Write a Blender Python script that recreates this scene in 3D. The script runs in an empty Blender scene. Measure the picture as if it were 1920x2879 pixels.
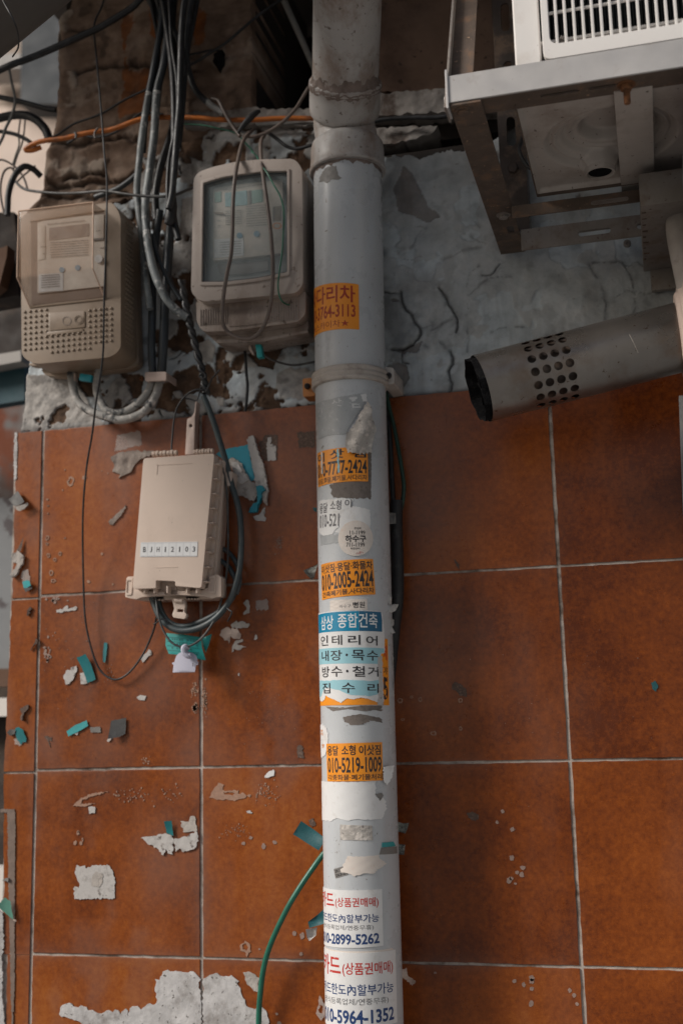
import bpy, bmesh, math, random
import numpy as np
from mathutils import Vector, Matrix
from mathutils.geometry import delaunay_2d_cdt
R = math.radians
random.seed(11)
sc = bpy.context.scene
COL = sc.collection

# ------------------------------------------------------------------ camera
CAM = np.array((0.7450348967946125, -1.903668183892518, 0.3432548988252921))
ROT = np.array(((0.9663713422083683, 0.2560739141389522, -0.02350700865600129),
                (-0.0694567830666383, 0.1719098280390269, -0.9826610638005487),
                (-0.24759277906358804, 0.9512482123616048, 0.18391480156425835)))
FPX, PCX, PCY = 3382.46, 960.0, 1439.5
cd = bpy.data.cameras.new('camera'); cam = bpy.data.objects.new('camera', cd); COL.objects.link(cam)
m = Matrix.Identity(4)
for i in range(3):
    m[i][0] = ROT[0][i]; m[i][1] = -ROT[1][i]; m[i][2] = -ROT[2][i]; m[i][3] = CAM[i]
cam.matrix_world = m
cd.sensor_fit = 'VERTICAL'; cd.sensor_height = 36; cd.lens = FPX / 2879 * 36
cd.clip_start = .05; cd.clip_end = 400
cd.dof.use_dof = True; cd.dof.focus_distance = 1.74; cd.dof.aperture_fstop = 3.2
sc.camera = cam
# ------------------------------------------------------------------ world, sun, exposure
SUN_EL, SUN_AZ = R(33), R(-56)          # azimuth: 0 = straight in front of the wall, negative = from the left
w = bpy.data.worlds.new('World'); sc.world = w; w.use_nodes = True
nt = w.node_tree; nt.nodes.clear()
wo = nt.nodes.new('ShaderNodeOutputWorld'); bg = nt.nodes.new('ShaderNodeBackground'); sky = nt.nodes.new('ShaderNodeTexSky')
sky.sky_type = 'NISHITA'; sky.sun_disc = False; sky.sun_elevation = SUN_EL
sdir = Vector((math.sin(SUN_AZ) * math.cos(SUN_EL), -math.cos(SUN_AZ) * math.cos(SUN_EL), math.sin(SUN_EL)))
sky.sun_rotation = math.atan2(sdir.x, sdir.y)
sky.air_density = 1.0; sky.dust_density = 4.0; sky.ozone_density = 1.0
nt.links.new(sky.outputs[0], bg.inputs[0]); bg.inputs[1].default_value = 0.05
nt.links.new(bg.outputs[0], wo.inputs[0])
ld = bpy.data.lights.new('sun', 'SUN'); sun = bpy.data.objects.new('sun', ld); COL.objects.link(sun)
ld.energy = 3.0; ld.angle = R(18); ld.color = (1.0, .95, .89)
sun.rotation_euler = sdir.to_track_quat('Z', 'Y').to_euler()
sc.view_settings.view_transform = 'Standard'; sc.view_settings.look = 'None'
sc.view_settings.exposure = 0.08; sc.view_settings.gamma = 1.0
sc.render.engine = 'CYCLES'; sc.cycles.use_denoising = True
sc.cycles.max_bounces = 8; sc.cycles.transparent_max_bounces = 12
sc.cycles.caustics_reflective = False; sc.cycles.caustics_refractive = False

# ------------------------------------------------------------------ pixel helpers (photograph pixels -> points at a true distance)
ZONE = dict(S=(0, 0, 1), F=(0, 0, 1.22449), A1=(0, 0, .30612), A2=(400, 0, .30612), A3=(0, 300, .30612), A4=(400, 300, .30612),
            B1=(0, 1150, .30612), B2=(0, 1600, .30612), B3=(0, 2050, .30612), B4=(0, 2400, .30612),
            C1=(440, 1150, .30612), C2=(440, 1600, .30612), C3=(440, 2050, .30612), C4=(440, 2400, .30612),
            D1=(1050, 1050, .30612), D2=(1440, 1050, .30612), E1=(1050, 1600, .55485), E2=(1050, 2200, .55485),
            G1=(0, 0, .61224), G2=(960, 0, .61224), G3=(0, 500, .61224), G4=(960, 500, .61224), G5=(0, 1150, .61224),
            P1=(840, 1050, .23392), P2=(840, 1550, .22959), P3=(840, 2050, .35259),
            Q1=(380, 880, .21684), Q2=(1050, 380, .32751), X2=(1740, 440, .32316), X4=(340, 1560, .21684),
            M1=(20, 540, .26148), M2=(520, 430, .24675), N1=(820, 180, .17857))

def Z(zn, pts):
    a, b, s = ZONE[zn]
    return [(a + x * s, b + y * s) for x, y in pts]
def ray(p):
    return ROT[0] * ((p[0] - PCX) / FPX) + ROT[1] * ((p[1] - PCY) / FPX) + ROT[2]
def W(p, d=0.0):
    r = ray(p); t = (-d - CAM[1]) / r[1]
    return CAM + r * t
def WH(p, z):
    r = ray(p); t = (z - CAM[2]) / r[2]
    return CAM + r * t
def WX(p, x):
    r = ray(p); t = (x - CAM[0]) / r[0]
    return CAM + r * t

# ------------------------------------------------------------------ objects
WLOC = {}
def setp(o, label=None, cat=None, group=None, kind=None):
    if label: o['label'] = label
    if cat: o['category'] = cat
    if group: o['group'] = group
    if kind: o['kind'] = kind
    return o
def thing(name, label, cat, loc=(0, 0, 0), group=None, kind=None):
    o = bpy.data.objects.new(name, None); COL.objects.link(o)
    o.location = loc; o.empty_display_size = .02; WLOC[o] = np.array(loc, float)
    return setp(o, label, cat, group, kind)
def mob(name, verts, faces, mat, parent=None, smooth=False, label=None, cat=None, group=None, kind=None, attrs=None, angle=None):
    v = np.array(verts, float)
    if parent is not None: loc = WLOC[parent]
    else:
        loc = (v.min(0) + v.max(0)) / 2; loc[2] = v[:, 2].min()
    me = bpy.data.meshes.new(name)
    me.from_pydata((v - loc).tolist(), [], faces); me.update()
    if smooth: me.polygons.foreach_set('use_smooth', [True] * len(me.polygons))
    if attrs:
        for k, a in attrs.items():
            at = me.attributes.new(k, 'FLOAT', 'POINT'); at.data.foreach_set('value', np.asarray(a, np.float32))
    me.materials.append(mat)
    if angle is not None: me.set_sharp_from_angle(angle=R(angle))
    o = bpy.data.objects.new(name, me); COL.objects.link(o)
    if parent is not None: o.parent = parent
    else: o.location = loc
    WLOC[o] = np.array(loc, float)
    return setp(o, label, cat, group, kind)
def bmob(name, bm, mat, parent=None, smooth=True, angle=35, **k):
    bmesh.ops.recalc_face_normals(bm, faces=bm.faces)
    bm.verts.index_update()
    v = [tuple(x.co) for x in bm.verts]; f = [[x.index for x in q.verts] for q in bm.faces]
    bm.free()
    return mob(name, v, f, mat, parent, smooth, angle=angle if smooth else None, **k)

# ------------------------------------------------------------------ 2-D helpers
def pip(px, pz, poly):
    px = np.asarray(px, float); pz = np.asarray(pz, float); ins = np.zeros(px.shape, bool); n = len(poly)
    for i in range(n):
        x1, y1 = poly[i]; x2, y2 = poly[(i + 1) % n]
        if y1 == y2: continue
        c = (y1 > pz) != (y2 > pz)
        ins ^= c & (px < (x2 - x1) * (pz - y1) / (y2 - y1) + x1)
    return ins
def segd(px, pz, line):
    d = np.full(np.shape(px), 1e9)
    for (x1, y1), (x2, y2) in zip(line[:-1], line[1:]):
        dx, dy = x2 - x1, y2 - y1; L = dx * dx + dy * dy + 1e-12
        t = np.clip(((px - x1) * dx + (pz - y1) * dy) / L, 0, 1)
        d = np.minimum(d, np.hypot(px - x1 - t * dx, pz - y1 - t * dy))
    return d
def rnd(poly, r, n=5):
    out = []; N = len(poly)
    for i in range(N):
        p0, p1, p2 = (np.array(poly[(i + k - 1) % N], float) for k in range(3))
        rr = r[i] if isinstance(r, (list, tuple)) else r
        a = p0 - p1; b = p2 - p1; la, lb = np.linalg.norm(a), np.linalg.norm(b)
        q = min(rr, la * .45, lb * .45)
        if q <= 0: out.append(tuple(p1)); continue
        s, e = p1 + a / la * q, p1 + b / lb * q
        for k in range(n + 1):
            t = k / n
            out.append(tuple((1 - t) ** 2 * s + 2 * t * (1 - t) * p1 + t * t * e))
    return out
def torn(poly, step, amp, seed=0):
    rg = random.Random(seed); out = []; N = len(poly)
    for i in range(N):
        a, b = np.array(poly[i], float), np.array(poly[(i + 1) % N], float)
        L = np.linalg.norm(b - a); n = max(1, int(L / step)); nrm = np.array((-(b - a)[1], (b - a)[0])) / (L + 1e-9)
        for k in range(n):
            j = rg.gauss(0, amp) if k else rg.gauss(0, amp * .4)
            out.append(tuple(a + (b - a) * (k / n) + nrm * j))
    return out
def circ(cx, cy, rx, ry=None, n=20, a0=0.):
    ry = rx if ry is None else ry
    return [(cx + rx * math.cos(a0 + 2 * math.pi * i / n), cy + ry * math.sin(a0 + 2 * math.pi * i / n)) for i in range(n)]
def stad(cx, cy, L, r, ang=0, n=6):
    c, s = math.cos(ang), math.sin(ang); o = []
    for sg, b in ((1, -math.pi / 2), (-1, math.pi / 2)):
        for k in range(n + 1):
            t = b + math.pi * k / n; x = sg * (L / 2 - r) + r * math.cos(t); y = r * math.sin(t)
            o.append((cx + x * c - y * s, cy + x * s + y * c))
    return o
def tri(poly, holes=(), step=None):
    """triangles filling poly minus holes; optional inner grid"""
    pts, fl = [], []
    loops = []
    for lp in [poly] + list(holes):
        idx = list(range(len(pts), len(pts) + len(lp))); pts += [tuple(p) for p in lp]; loops.append(idx)
    edges = [(a[i], a[(i + 1) % len(a)]) for a in loops for i in range(len(a))]
    if step:
        P = np.array(poly); x0, z0 = P.min(0); x1, z1 = P.max(0)
        gx, gz = np.meshgrid(np.arange(x0 + step / 2, x1, step), np.arange(z0 + step / 2, z1, step))
        gx[1::2] += step * .5
        k = pip(gx, gz, poly)
        for h in holes: k &= ~pip(gx, gz, h)
        pts += list(zip(gx[k].tolist(), gz[k].tolist()))
    r = delaunay_2d_cdt([Vector(p) for p in pts], edges, [], 0, 1e-7)
    V = np.array([tuple(v) for v in r[0]]); F = np.array(r[2], int)
    if len(F) == 0: return V, [], []
    c = V[F].mean(1); k = pip(c[:, 0], c[:, 1], poly)
    for h in holes: k &= ~pip(c[:, 0], c[:, 1], h)
    F = F[k]
    cnt = {}
    for f in F:
        for a, b in ((f[0], f[1]), (f[1], f[2]), (f[2], f[0])): cnt[(a, b)] = 1
    bnd = [(a, b) for (a, b) in cnt if (b, a) not in cnt]
    return V, F.tolist(), bnd
def slab_bm(poly, holes, f0, f1, step=None, bevel=0, seg=2):
    """closed slab between two maps f(x,z)->point"""
    V, F, bnd = tri(poly, holes, step); bm = bmesh.new()
    a = [bm.verts.new(f0(x, z)) for x, z in V]; b = [bm.verts.new(f1(x, z)) for x, z in V]
    for f in F:
        bm.faces.new([a[i] for i in f]); bm.faces.new([b[i] for i in reversed(f)])
    for i, j in bnd: bm.faces.new((a[j], a[i], b[i], b[j]))
    bmesh.ops.delete(bm, geom=[v for v in bm.verts if not v.link_faces], context='VERTS')
    bmesh.ops.recalc_face_normals(bm, faces=bm.faces)
    if bevel:
        es = [e for e in bm.edges if len(e.link_faces) == 2 and e.calc_face_angle(0) > R(50)]
        bmesh.ops.bevel(bm, geom=es, offset=bevel, segments=seg, affect='EDGES', profile=.6, clamp_overlap=True)
    return bm
def prism(name, poly, d0, d1, mat, parent=None, bevel=0, holes=(), seg=2, step=None, **k):
    """outline in photograph pixels seen at distance d0 in front of the wall, extruded straight back to d1"""
    Pw = [W(p, d0) for p in poly]; pl = [(q[0], q[2]) for q in Pw]
    hl = [[(W(p, d0)[0], W(p, d0)[2]) for p in h] for h in holes]
    bm = slab_bm(pl, hl, lambda x, z: (x, -d0, z), lambda x, z: (x, -d1, z), step, bevel, seg)
    return bmob(name, bm, mat, parent, **k)
def boxbm(bm, o, u, v, n, bevel=0):
    """parallelepiped from corner o along vectors u, v, n"""
    o, u, v, n = (np.array(q, float) for q in (o, u, v, n))
    vs = [bm.verts.new(o + u * i + v * j + n * k) for k in (0, 1) for j in (0, 1) for i in (0, 1)]
    for f in ((0, 1, 3, 2), (4, 6, 7, 5), (0, 4, 5, 1), (2, 3, 7, 6), (0, 2, 6, 4), (1, 5, 7, 3)): bm.faces.new([vs[i] for i in f])
    if bevel:
        es = list({e for x in vs for e in x.link_edges})
        bmesh.ops.bevel(bm, geom=es, offset=bevel, segments=2, affect='EDGES', profile=.6, clamp_overlap=True)
def lathe(bm, base, axis, prof, n=40, up=None):
    """prof: list of (t along axis, radius)"""
    a = Vector(axis).normalized(); u = a.orthogonal().normalized() if up is None else Vector(up); v = a.cross(u)
    rings = []
    for t, r in prof:
        rings.append([bm.verts.new(Vector(base) + a * t + (u * math.cos(2 * math.pi * i / n) + v * math.sin(2 * math.pi * i / n)) * r) for i in range(n)])
    for p, q in zip(rings[:-1], rings[1:]):
        for i in range(n): bm.faces.new((p[i], p[(i + 1) % n], q[(i + 1) % n], q[i]))
    return rings
def catmull(P, sub=7):
    P = [np.array(p, float) for p in P]
    if len(P) < 3: return [P[0] + (P[-1] - P[0]) * k / sub for k in range(sub + 1)]
    Q = [2 * P[0] - P[1]] + P + [2 * P[-1] - P[-2]]; out = []
    for i in range(1, len(Q) - 2):
        p0, p1, p2, p3 = Q[i - 1:i + 3]
        for k in range(sub):
            t = k / sub
            out.append(.5 * (2 * p1 + (p2 - p0) * t + (2 * p0 - 5 * p1 + 4 * p2 - p3) * t * t + (3 * p1 - p0 - 3 * p2 + p3) * t ** 3))
    out.append(P[-1]); return out
def tube_bm(bm, path, rad, n=10):
    path = [Vector(p) for p in path]; N = len(path)
    rad = [rad] * N if np.isscalar(rad) else list(np.interp(np.linspace(0, 1, N), np.linspace(0, 1, len(rad)), rad))
    tg = [(path[min(i + 1, N - 1)] - path[max(i - 1, 0)]).normalized() for i in range(N)]
    u = tg[0].orthogonal().normalized(); rings = []
    for i in range(N):
        u = (u - tg[i] * u.dot(tg[i])).normalized(); v = tg[i].cross(u)
        rings.append([bm.verts.new(path[i] + (u * math.cos(2 * math.pi * k / n) + v * math.sin(2 * math.pi * k / n)) * rad[i]) for k in range(n)])
    for p, q in zip(rings[:-1], rings[1:]):
        for k in range(n): bm.faces.new((p[k], p[(k + 1) % n], q[(k + 1) % n], q[k]))
    bm.faces.new(rings[0][::-1]); bm.faces.new(rings[-1])
def pxpath(zn, pts, d, sub=7):
    P = Z(zn, pts); D = [d] * len(P) if np.isscalar(d) else list(np.interp(np.linspace(0, 1, len(P)), np.linspace(0, 1, len(d)), d))
    return catmull([W(p, q) for p, q in zip(P, D)], sub)
def prad(zn, wpx, d=.08):
    return wpx * ZONE[zn][2] / 2 / FPX * (1.95 - d * .95)

# ------------------------------------------------------------------ noise on arrays
def vn(x, y, seed):
    ix = np.floor(x).astype(np.int64); iy = np.floor(y).astype(np.int64); fx = x - ix; fy = y - iy
    def h(a, b):
        n = (a * 374761393 + b * 668265263 + seed * 974634721) & 0xffffffff
        n = ((n ^ (n >> 13)) * 1274126177) & 0xffffffff
        return ((n ^ (n >> 16)) & 0xffff) / 65535.
    sx = fx * fx * (3 - 2 * fx); sy = fy * fy * (3 - 2 * fy)
    return (h(ix, iy) * (1 - sx) + h(ix + 1, iy) * sx) * (1 - sy) + (h(ix, iy + 1) * (1 - sx) + h(ix + 1, iy + 1) * sx) * sy
def fbm(x, y, f, o=4, seed=0):
    x = np.asarray(x, float); y = np.asarray(y, float)
    s = 0; a = 1; t = 0
    for k in range(o):
        s = s + a * vn(x * f + 17.3 * k, y * f - 9.1 * k, seed + k); t += a; a *= .5; f *= 2
    return s / t
def sst(a, b, x):
    t = np.clip((x - a) / (b - a), 0, 1); return t * t * (3 - 2 * t)

# ------------------------------------------------------------------ materials
def newmat(name):
    mt = bpy.data.materials.new(name); mt.use_nodes = True
    n = mt.node_tree; b = n.nodes['Principled BSDF']; return mt, n, b
def nz(n, scale, detail=5, rough=.6, vec=None, w=0):
    t = n.nodes.new('ShaderNodeTexNoise'); t.inputs['Scale'].default_value = scale; t.inputs['Detail'].default_value = detail
    t.inputs['Roughness'].default_value = rough
    if vec is not None: n.links.new(vec, t.inputs['Vector'])
    return t.outputs['Fac']
def ramp(n, fac, stops):
    r = n.nodes.new('ShaderNodeValToRGB'); e = r.color_ramp.elements
    while len(e) < len(stops): e.new(.5)
    for q, (p, c) in zip(e, stops):
        q.position = p; q.color = (*c, 1) if len(c) == 3 else c
    n.links.new(fac, r.inputs[0]); return r.outputs[0]
def gr(n, fac, a, b): return ramp(n, fac, [(a, (0, 0, 0)), (b, (1, 1, 1))])
def mix(n, fac, a, b, mode='MIX'):
    x = n.nodes.new('ShaderNodeMix'); x.data_type = 'RGBA'; x.blend_type = mode
    for s, v in ((0, fac), (6, a), (7, b)):
        if hasattr(v, 'is_output'): n.links.new(v, x.inputs[s])
        else: x.inputs[s].default_value = v if s == 0 else (*v[:3], 1)
    return x.outputs[2]
def mth(n, op, a, b=0.):
    x = n.nodes.new('ShaderNodeMath'); x.operation = op
    for s, v in ((0, a), (1, b)):
        if hasattr(v, 'is_output'): n.links.new(v, x.inputs[s])
        else: x.inputs[s].default_value = v
    return x.outputs[0]
def oco(n, scale=(1, 1, 1), off=(0, 0, 0)):
    c = n.nodes.new('ShaderNodeTexCoord'); mp = n.nodes.new('ShaderNodeMapping')
    mp.inputs['Scale'].default_value = scale; mp.inputs['Location'].default_value = off
    n.links.new(c.outputs['Object'], mp.inputs[0]); return mp.outputs[0]
def bump(n, b, h, strength, dist=.001):
    x = n.nodes.new('ShaderNodeBump'); x.inputs['Strength'].default_value = strength; x.inputs['Distance'].default_value = dist
    n.links.new(h, x.inputs['Height']); n.links.new(x.outputs[0], b.inputs['Normal'])
def attr(n, k):
    a = n.nodes.new('ShaderNodeAttribute'); a.attribute_name = k; return a.outputs['Fac']
def PM(name, col, rough=.6, var=.18, s=25, col2=None, s2=14, lo=.52, hi=.66, spk=None, ss=160, slo=.63, shi=.7,
       metal=0., bmp=.25, bs=220, bd=.001, spec=.5, streak=None, coat=0., rvar=.12, amt2=1., trans=None):
    mt, n, b = newmat(name); co = oco(n, off=(random.random() * 9, random.random() * 9, random.random() * 9))
    f1 = nz(n, s, 6, .62, co)
    c = np.array(col)
    o = ramp(n, f1, [(.28, tuple(c * (1 - var))), (.72, tuple(np.minimum(c * (1 + var), .95)))])
    if col2 is not None:
        cv = oco(n, streak, (3, 5, 7)) if streak else co
        f2 = gr(n, nz(n, s2, 7, .65, cv), lo, hi); f2 = mth(n, 'MULTIPLY', f2, amt2)
        o = mix(n, f2, o, col2)
    if spk is not None:
        o = mix(n, gr(n, nz(n, ss, 3, .6, co), slo, shi), o, spk)
    n.links.new(o, b.inputs['Base Color'])
    rr = ramp(n, nz(n, s * 1.7, 5, .6, co), [(.3, (max(rough - rvar, .03),) * 3), (.7, (min(rough + rvar, 1),) * 3)])
    n.links.new(rr, b.inputs['Roughness'])
    b.inputs['Metallic'].default_value = metal; b.inputs['Specular IOR Level'].default_value = spec
    b.inputs['Coat Weight'].default_value = coat
    if bmp: bump(n, b, nz(n, bs, 4, .6, co), bmp, bd)
    if trans: b.inputs['Transmission Weight'].default_value = trans
    return mt
def film(name, col, fac, rough=.15):
    """thin dirty clear plastic: partly see-through, with its own reflections"""
    mt, n, b = newmat(name); b.inputs['Base Color'].default_value = (*col, 1); b.inputs['Roughness'].default_value = rough
    tr = n.nodes.new('ShaderNodeBsdfTransparent'); mx = n.nodes.new('ShaderNodeMixShader')
    f = ramp(n, nz(n, 30, 5, .6, oco(n)), [(.3, (fac * .75,) * 3), (.7, (min(1, fac * 1.25),) * 3)])
    n.links.new(f, mx.inputs[0]); n.links.new(tr.outputs[0], mx.inputs[1]); n.links.new(b.outputs[0], mx.inputs[2])
    n.links.new(mx.outputs[0], n.nodes['Material Output'].inputs[0]); return mt
def flatm(name, col, rough=.5, spec=.5):
    mt, n, b = newmat(name); b.inputs['Base Color'].default_value = (*col, 1); b.inputs['Roughness'].default_value = rough
    b.inputs['Specular IOR Level'].default_value = spec; return mt

# glazed terracotta tiles
M = {}
mt, n, b = newmat('terracotta_tile'); co = oco(n); rnda = attr(n, 'rnd'); wear_sheen = attr(n, 'wear_sheen')
f = mth(n, 'ADD', mth(n, 'MULTIPLY', nz(n, 8, 6, .6, co), .50), mth(n, 'MULTIPLY', nz(n, 110, 6, .75, co), .52))
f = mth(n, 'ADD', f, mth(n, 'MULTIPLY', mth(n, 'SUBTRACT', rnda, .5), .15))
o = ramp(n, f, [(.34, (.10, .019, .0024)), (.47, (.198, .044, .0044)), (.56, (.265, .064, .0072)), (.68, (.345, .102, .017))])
o = mix(n, mth(n, 'MULTIPLY', gr(n, nz(n, 420, 4, .7, co), .60, .76), .7), o, (.075, .018, .006))
o = mix(n, mth(n, 'MULTIPLY', gr(n, nz(n, 650, 3, .7, co), .62, .72), .5), o, (.46, .17, .07))
dust = mth(n, 'MULTIPLY', gr(n, nz(n, 5, 7, .6, oco(n, (1.4, 1, .55), (2, 1, 4))), .50, .75), .20)
o = mix(n, mth(n, 'ADD', dust, mth(n, 'MULTIPLY', wear_sheen, .42)), o, (.21, .125, .10))
n.links.new(o, b.inputs['Base Color'])
rr = mth(n, 'ADD', mth(n, 'MULTIPLY', nz(n, 30, 6, .7, co), .26), .17); n.links.new(mth(n, 'ADD', rr, mth(n, 'MULTIPLY', dust, .5)), b.inputs['Roughness'])
b.inputs['Specular IOR Level'].default_value = .42
bump(n, b, mth(n, 'ADD', nz(n, 300, 4, .7, co), mth(n, 'MULTIPLY', nz(n, 60, 3, .6, co), 1.5)), .13, .001); M['tile'] = mt
M['grout'] = PM('grout', (.44, .39, .35), .9, .25, 60, (.13, .095, .075), 13, .48, .62, (.1, .08, .07), 300, bmp=.6, bs=400)
# plaster with paint, filler and bare render, driven by mesh attributes
mt, n, b = newmat('peeling_plaster'); co = oco(n)
pt = ramp(n, nz(n, 18, 8, .7, co), [(.28, (.33, .37, .40)), (.5, (.51, .57, .61)), (.7, (.64, .68, .70))])
pt = mix(n, mth(n, 'MULTIPLY', gr(n, nz(n, 9, 6, .65, oco(n, (1.6, 1, .22), (8, 1, 2))), .5, .68), .5), pt, (.19, .19, .185))
pt = mix(n, mth(n, 'MULTIPLY', gr(n, nz(n, 7, 5, .6, oco(n, (1, 1, 1), (5, 5, 5))), .5, .7), .45), pt, (.33, .285, .25))
pt = mix(n, mth(n, 'MULTIPLY', gr(n, nz(n, 130, 4, .65, co), .66, .76), .6), pt, (.17, .15, .14))
fil = ramp(n, nz(n, 45, 7, .7, co), [(.3, (.22, .215, .21)), (.55, (.40, .38, .36)), (.75, (.56, .53, .50))])
br = ramp(n, nz(n, 32, 6, .65, co), [(.3, (.055, .034, .022)), (.55, (.13, .078, .050)), (.75, (.24, .16, .11))])
o = mix(n, attr(n, 'filler'), pt, fil); o = mix(n, attr(n, 'bare'), o, br); o = mix(n, mth(n, 'MULTIPLY', attr(n, 'soot_shade'), .85), o, (.045, .038, .034))
n.links.new(o, b.inputs['Base Color']); b.inputs['Roughness'].default_value = .85; b.inputs['Specular IOR Level'].default_value = .25
bump(n, b, mth(n, 'ADD', nz(n, 180, 5, .7, co), nz(n, 40, 4, .6, co)), .35, .002); M['plaster'] = mt
# old stone / render pier
mt, n, b = newmat('old_stone'); co = oco(n)
o = ramp(n, nz(n, 14, 7, .65, co), [(.27, (.09, .058, .042)), (.5, (.21, .145, .108)), (.72, (.36, .275, .22))])
o = mix(n, attr(n, 'rust'), o, ramp(n, nz(n, 20, 5, .6, co), [(.3, (.10, .028, .006)), (.7, (.33, .10, .018))]))
o = mix(n, attr(n, 'pale'), o, (.42, .355, .30)); o = mix(n, mth(n, 'MULTIPLY', attr(n, 'soot_shade'), .85), o, (.05, .035, .028))
n.links.new(o, b.inputs['Base Color']); b.inputs['Roughness'].default_value = .9; b.inputs['Specular IOR Level'].default_value = .2
bump(n, b, mth(n, 'ADD', nz(n, 90, 7, .75, co), nz(n, 320, 4, .7, co)), .4, .002); M['stone'] = mt
M['mortar'] = PM('white_mortar', (.52, .51, .51), .9, .2, 40, (.28, .26, .25), 26, .50, .66, (.12, .11, .10), 130, .62, .68, bmp=.6, bs=120, bd=.002)
M['mortar_dark'] = PM('grey_cement', (.24, .20, .175), .9, .3, 60, (.40, .35, .31), 40, .55, .7, bmp=.7, bs=150, bd=.002)
M['sheen'] = film('dried_glue', (.55, .50, .47), .42, .4)
M['spot'] = PM('dried_drop', (.29, .20, .165), .6, .2, 200, bmp=.1)
M['scuff'] = PM('scuffed_paint', (.34, .205, .145), .8, .2, 150, bmp=.1)
M['darkstain'] = PM('dark_glue_stain', (.10, .065, .05), .8, .3, 200, (.2, .13, .1), 300, bmp=.2)
M['pvc'] = PM('grey_pvc', (.50, .525, .55), .32, .06, 12, (.33, .315, .30), 9, .50, .72, (.22, .20, .18), 120, .67, .73, bmp=.06, bs=60, streak=(1, 1, .25), amt2=.6)
M['pvc_dirty'] = PM('dirty_pvc', (.43, .41, .395), .5, .10, 16, (.26, .20, .165), 17, .47, .66, (.15, .12, .1), 120, .62, .7, bmp=.2, bs=90, streak=(1, 1, .5))
M['grimem'] = PM('pipe_grime', (.20, .155, .135), .8, .25, 60, (.11, .085, .07), 50, .5, .65, (.3, .26, .24), 120, .62, .7, bmp=.4)
M['band'] = PM('aged_pvc_band', (.46, .42, .385), .55, .12, 40, (.27, .22, .19), 30, .55, .7, bmp=.2)
M['orange_block'] = PM('orange_block', (.42, .17, .05), .7, .2, 40, (.2, .09, .04), 40, bmp=.2)
M['screw'] = PM('dark_screw', (.05, .045, .045), .4, .2, 200, metal=.7, bmp=.1)
M['meter'] = PM('beige_plastic', (.25, .185, .132), .45, .08, 18, (.14, .10, .07), 15, .50, .70, (.17, .13, .1), 180, .68, .75, bmp=.08, amt2=.5)
M['meter2'] = PM('pale_dirty_plastic', (.37, .315, .28), .5, .07, 16, (.22, .165, .135), 13, .52, .68, (.15, .11, .09), 120, .64, .7, bmp=.12, streak=(1, 1, .4), amt2=.75)
M['meter2d'] = PM('dirtier_plastic', (.33, .275, .24), .6, .1, 16, (.17, .125, .10), 15, .44, .62, (.12, .09, .07), 100, .6, .68, bmp=.2, streak=(1, 1, .3))
M['face'] = PM('meter_face', (.58, .52, .455), .5, .04, 30, bmp=0)
M['face_in'] = PM('meter_interior', (.30, .32, .32), .6, .1, 20, bmp=0)
M['hoodin'] = PM('hood_interior', (.17, .115, .085), .6, .15, 20, bmp=0); M['hoodglint'] = PM('edge_glint', (.62, .44, .33), .25, .05, 30, bmp=0); M['hood'] = film('smoky_cover', (.40, .26, .175), .38, .16)
M['glass'] = film('meter_glass', (.30, .34, .345), .26, .05)
M['lcd'] = PM('lcd', (.36, .55, .58), .3, .05, 30, bmp=0); M['lcd2'] = PM('lcd_grey', (.30, .255, .23), .3, .05, 30, bmp=0)
M['btn'] = PM('blue_button', (.13, .27, .38), .4, .1, 60, bmp=0); M['ink'] = flatm('ink', (.06, .055, .06), .6)
M['inkp'] = flatm('faded_ink', (.17, .155, .145), .6); M['green_ink'] = PM('green_label', (.25, .42, .37), .5, .1, 60, bmp=0); M['orange_ink'] = flatm('orange_mark', (.75, .28, .08), .5)
M['cyan'] = PM('cyan_seal', (.03, .36, .45), .4, .15, 80, bmp=.1); M['tealseal'] = PM('teal_seal', (.02, .33, .34), .4, .15, 80, bmp=.1)
M['tbox'] = PM('beige_box', (.60, .485, .41), .45, .03, 14, (.46, .38, .32), 9, .5, .75, (.25, .2, .17), 260, .7, .76, bmp=.05, amt2=.5)
M['tbox_in'] = PM('box_inside', (.03, .026, .024), .7, .2, 60, bmp=.1)
M['label'] = PM('label_paper', (.66, .67, .68), .4, .03, 60, bmp=.02); M['cell'] = flatm('cell_line', (.45, .46, .48), .5)
M['strap'] = PM('pinkish_steel', (.52, .41, .36), .5, .08, 40, (.3, .22, .18), 60, .6, .75, metal=.2, bmp=.1)
M['cblack'] = PM('black_cable', (.012, .013, .015), .5, .3, 40, (.045, .045, .05), 50, .5, .75, bmp=.15)
M['cdark'] = PM('dark_conduit', (.022, .028, .034), .45, .3, 30, (.07, .08, .09), 22, .52, .72, bmp=.15, streak=(1, 1, .2))
M['cgrey'] = PM('paint_splashed_conduit', (.20, .22, .225), .55, .2, 30, (.07, .08, .085), 28, .48, .60, (.42, .42, .41), 70, .57, .64, bmp=.3, streak=(1, 1, .35))
M['cpale'] = PM('mortar_smeared_conduit', (.30, .29, .275), .7, .2, 40, (.05, .052, .055), 45, .53, .60, (.48, .45, .42), 80, .56, .64, bmp=.35)
M['csleeve'] = PM('grey_sleeve', (.17, .17, .165), .6, .2, 60, bmp=.2)
M['cmid'] = PM('grey_cable', (.045, .045, .046), .5, .2, 40, (.12, .115, .11), 40, .5, .7, bmp=.1)
M['cteal'] = PM('teal_grey_cable', (.045, .062, .068), .45, .2, 40, (.09, .09, .088), 40, .52, .72, bmp=.1)
M['cbrown'] = PM('brown_grey_cable', (.135, .105, .09), .5, .15, 50, (.06, .045, .038), 60, .55, .7, bmp=.1)
M['corange'] = PM('orange_cable', (.50, .145, .022), .45, .15, 35, (.20, .075, .03), 25, .52, .68, bmp=.2)
M['cgreen'] = PM('green_cable', (.012, .125, .082), .4, .12, 40, bmp=.06); M['cgreen2'] = PM('green_wire', (.03, .14, .09), .45, .2, 60, bmp=.05)
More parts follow.
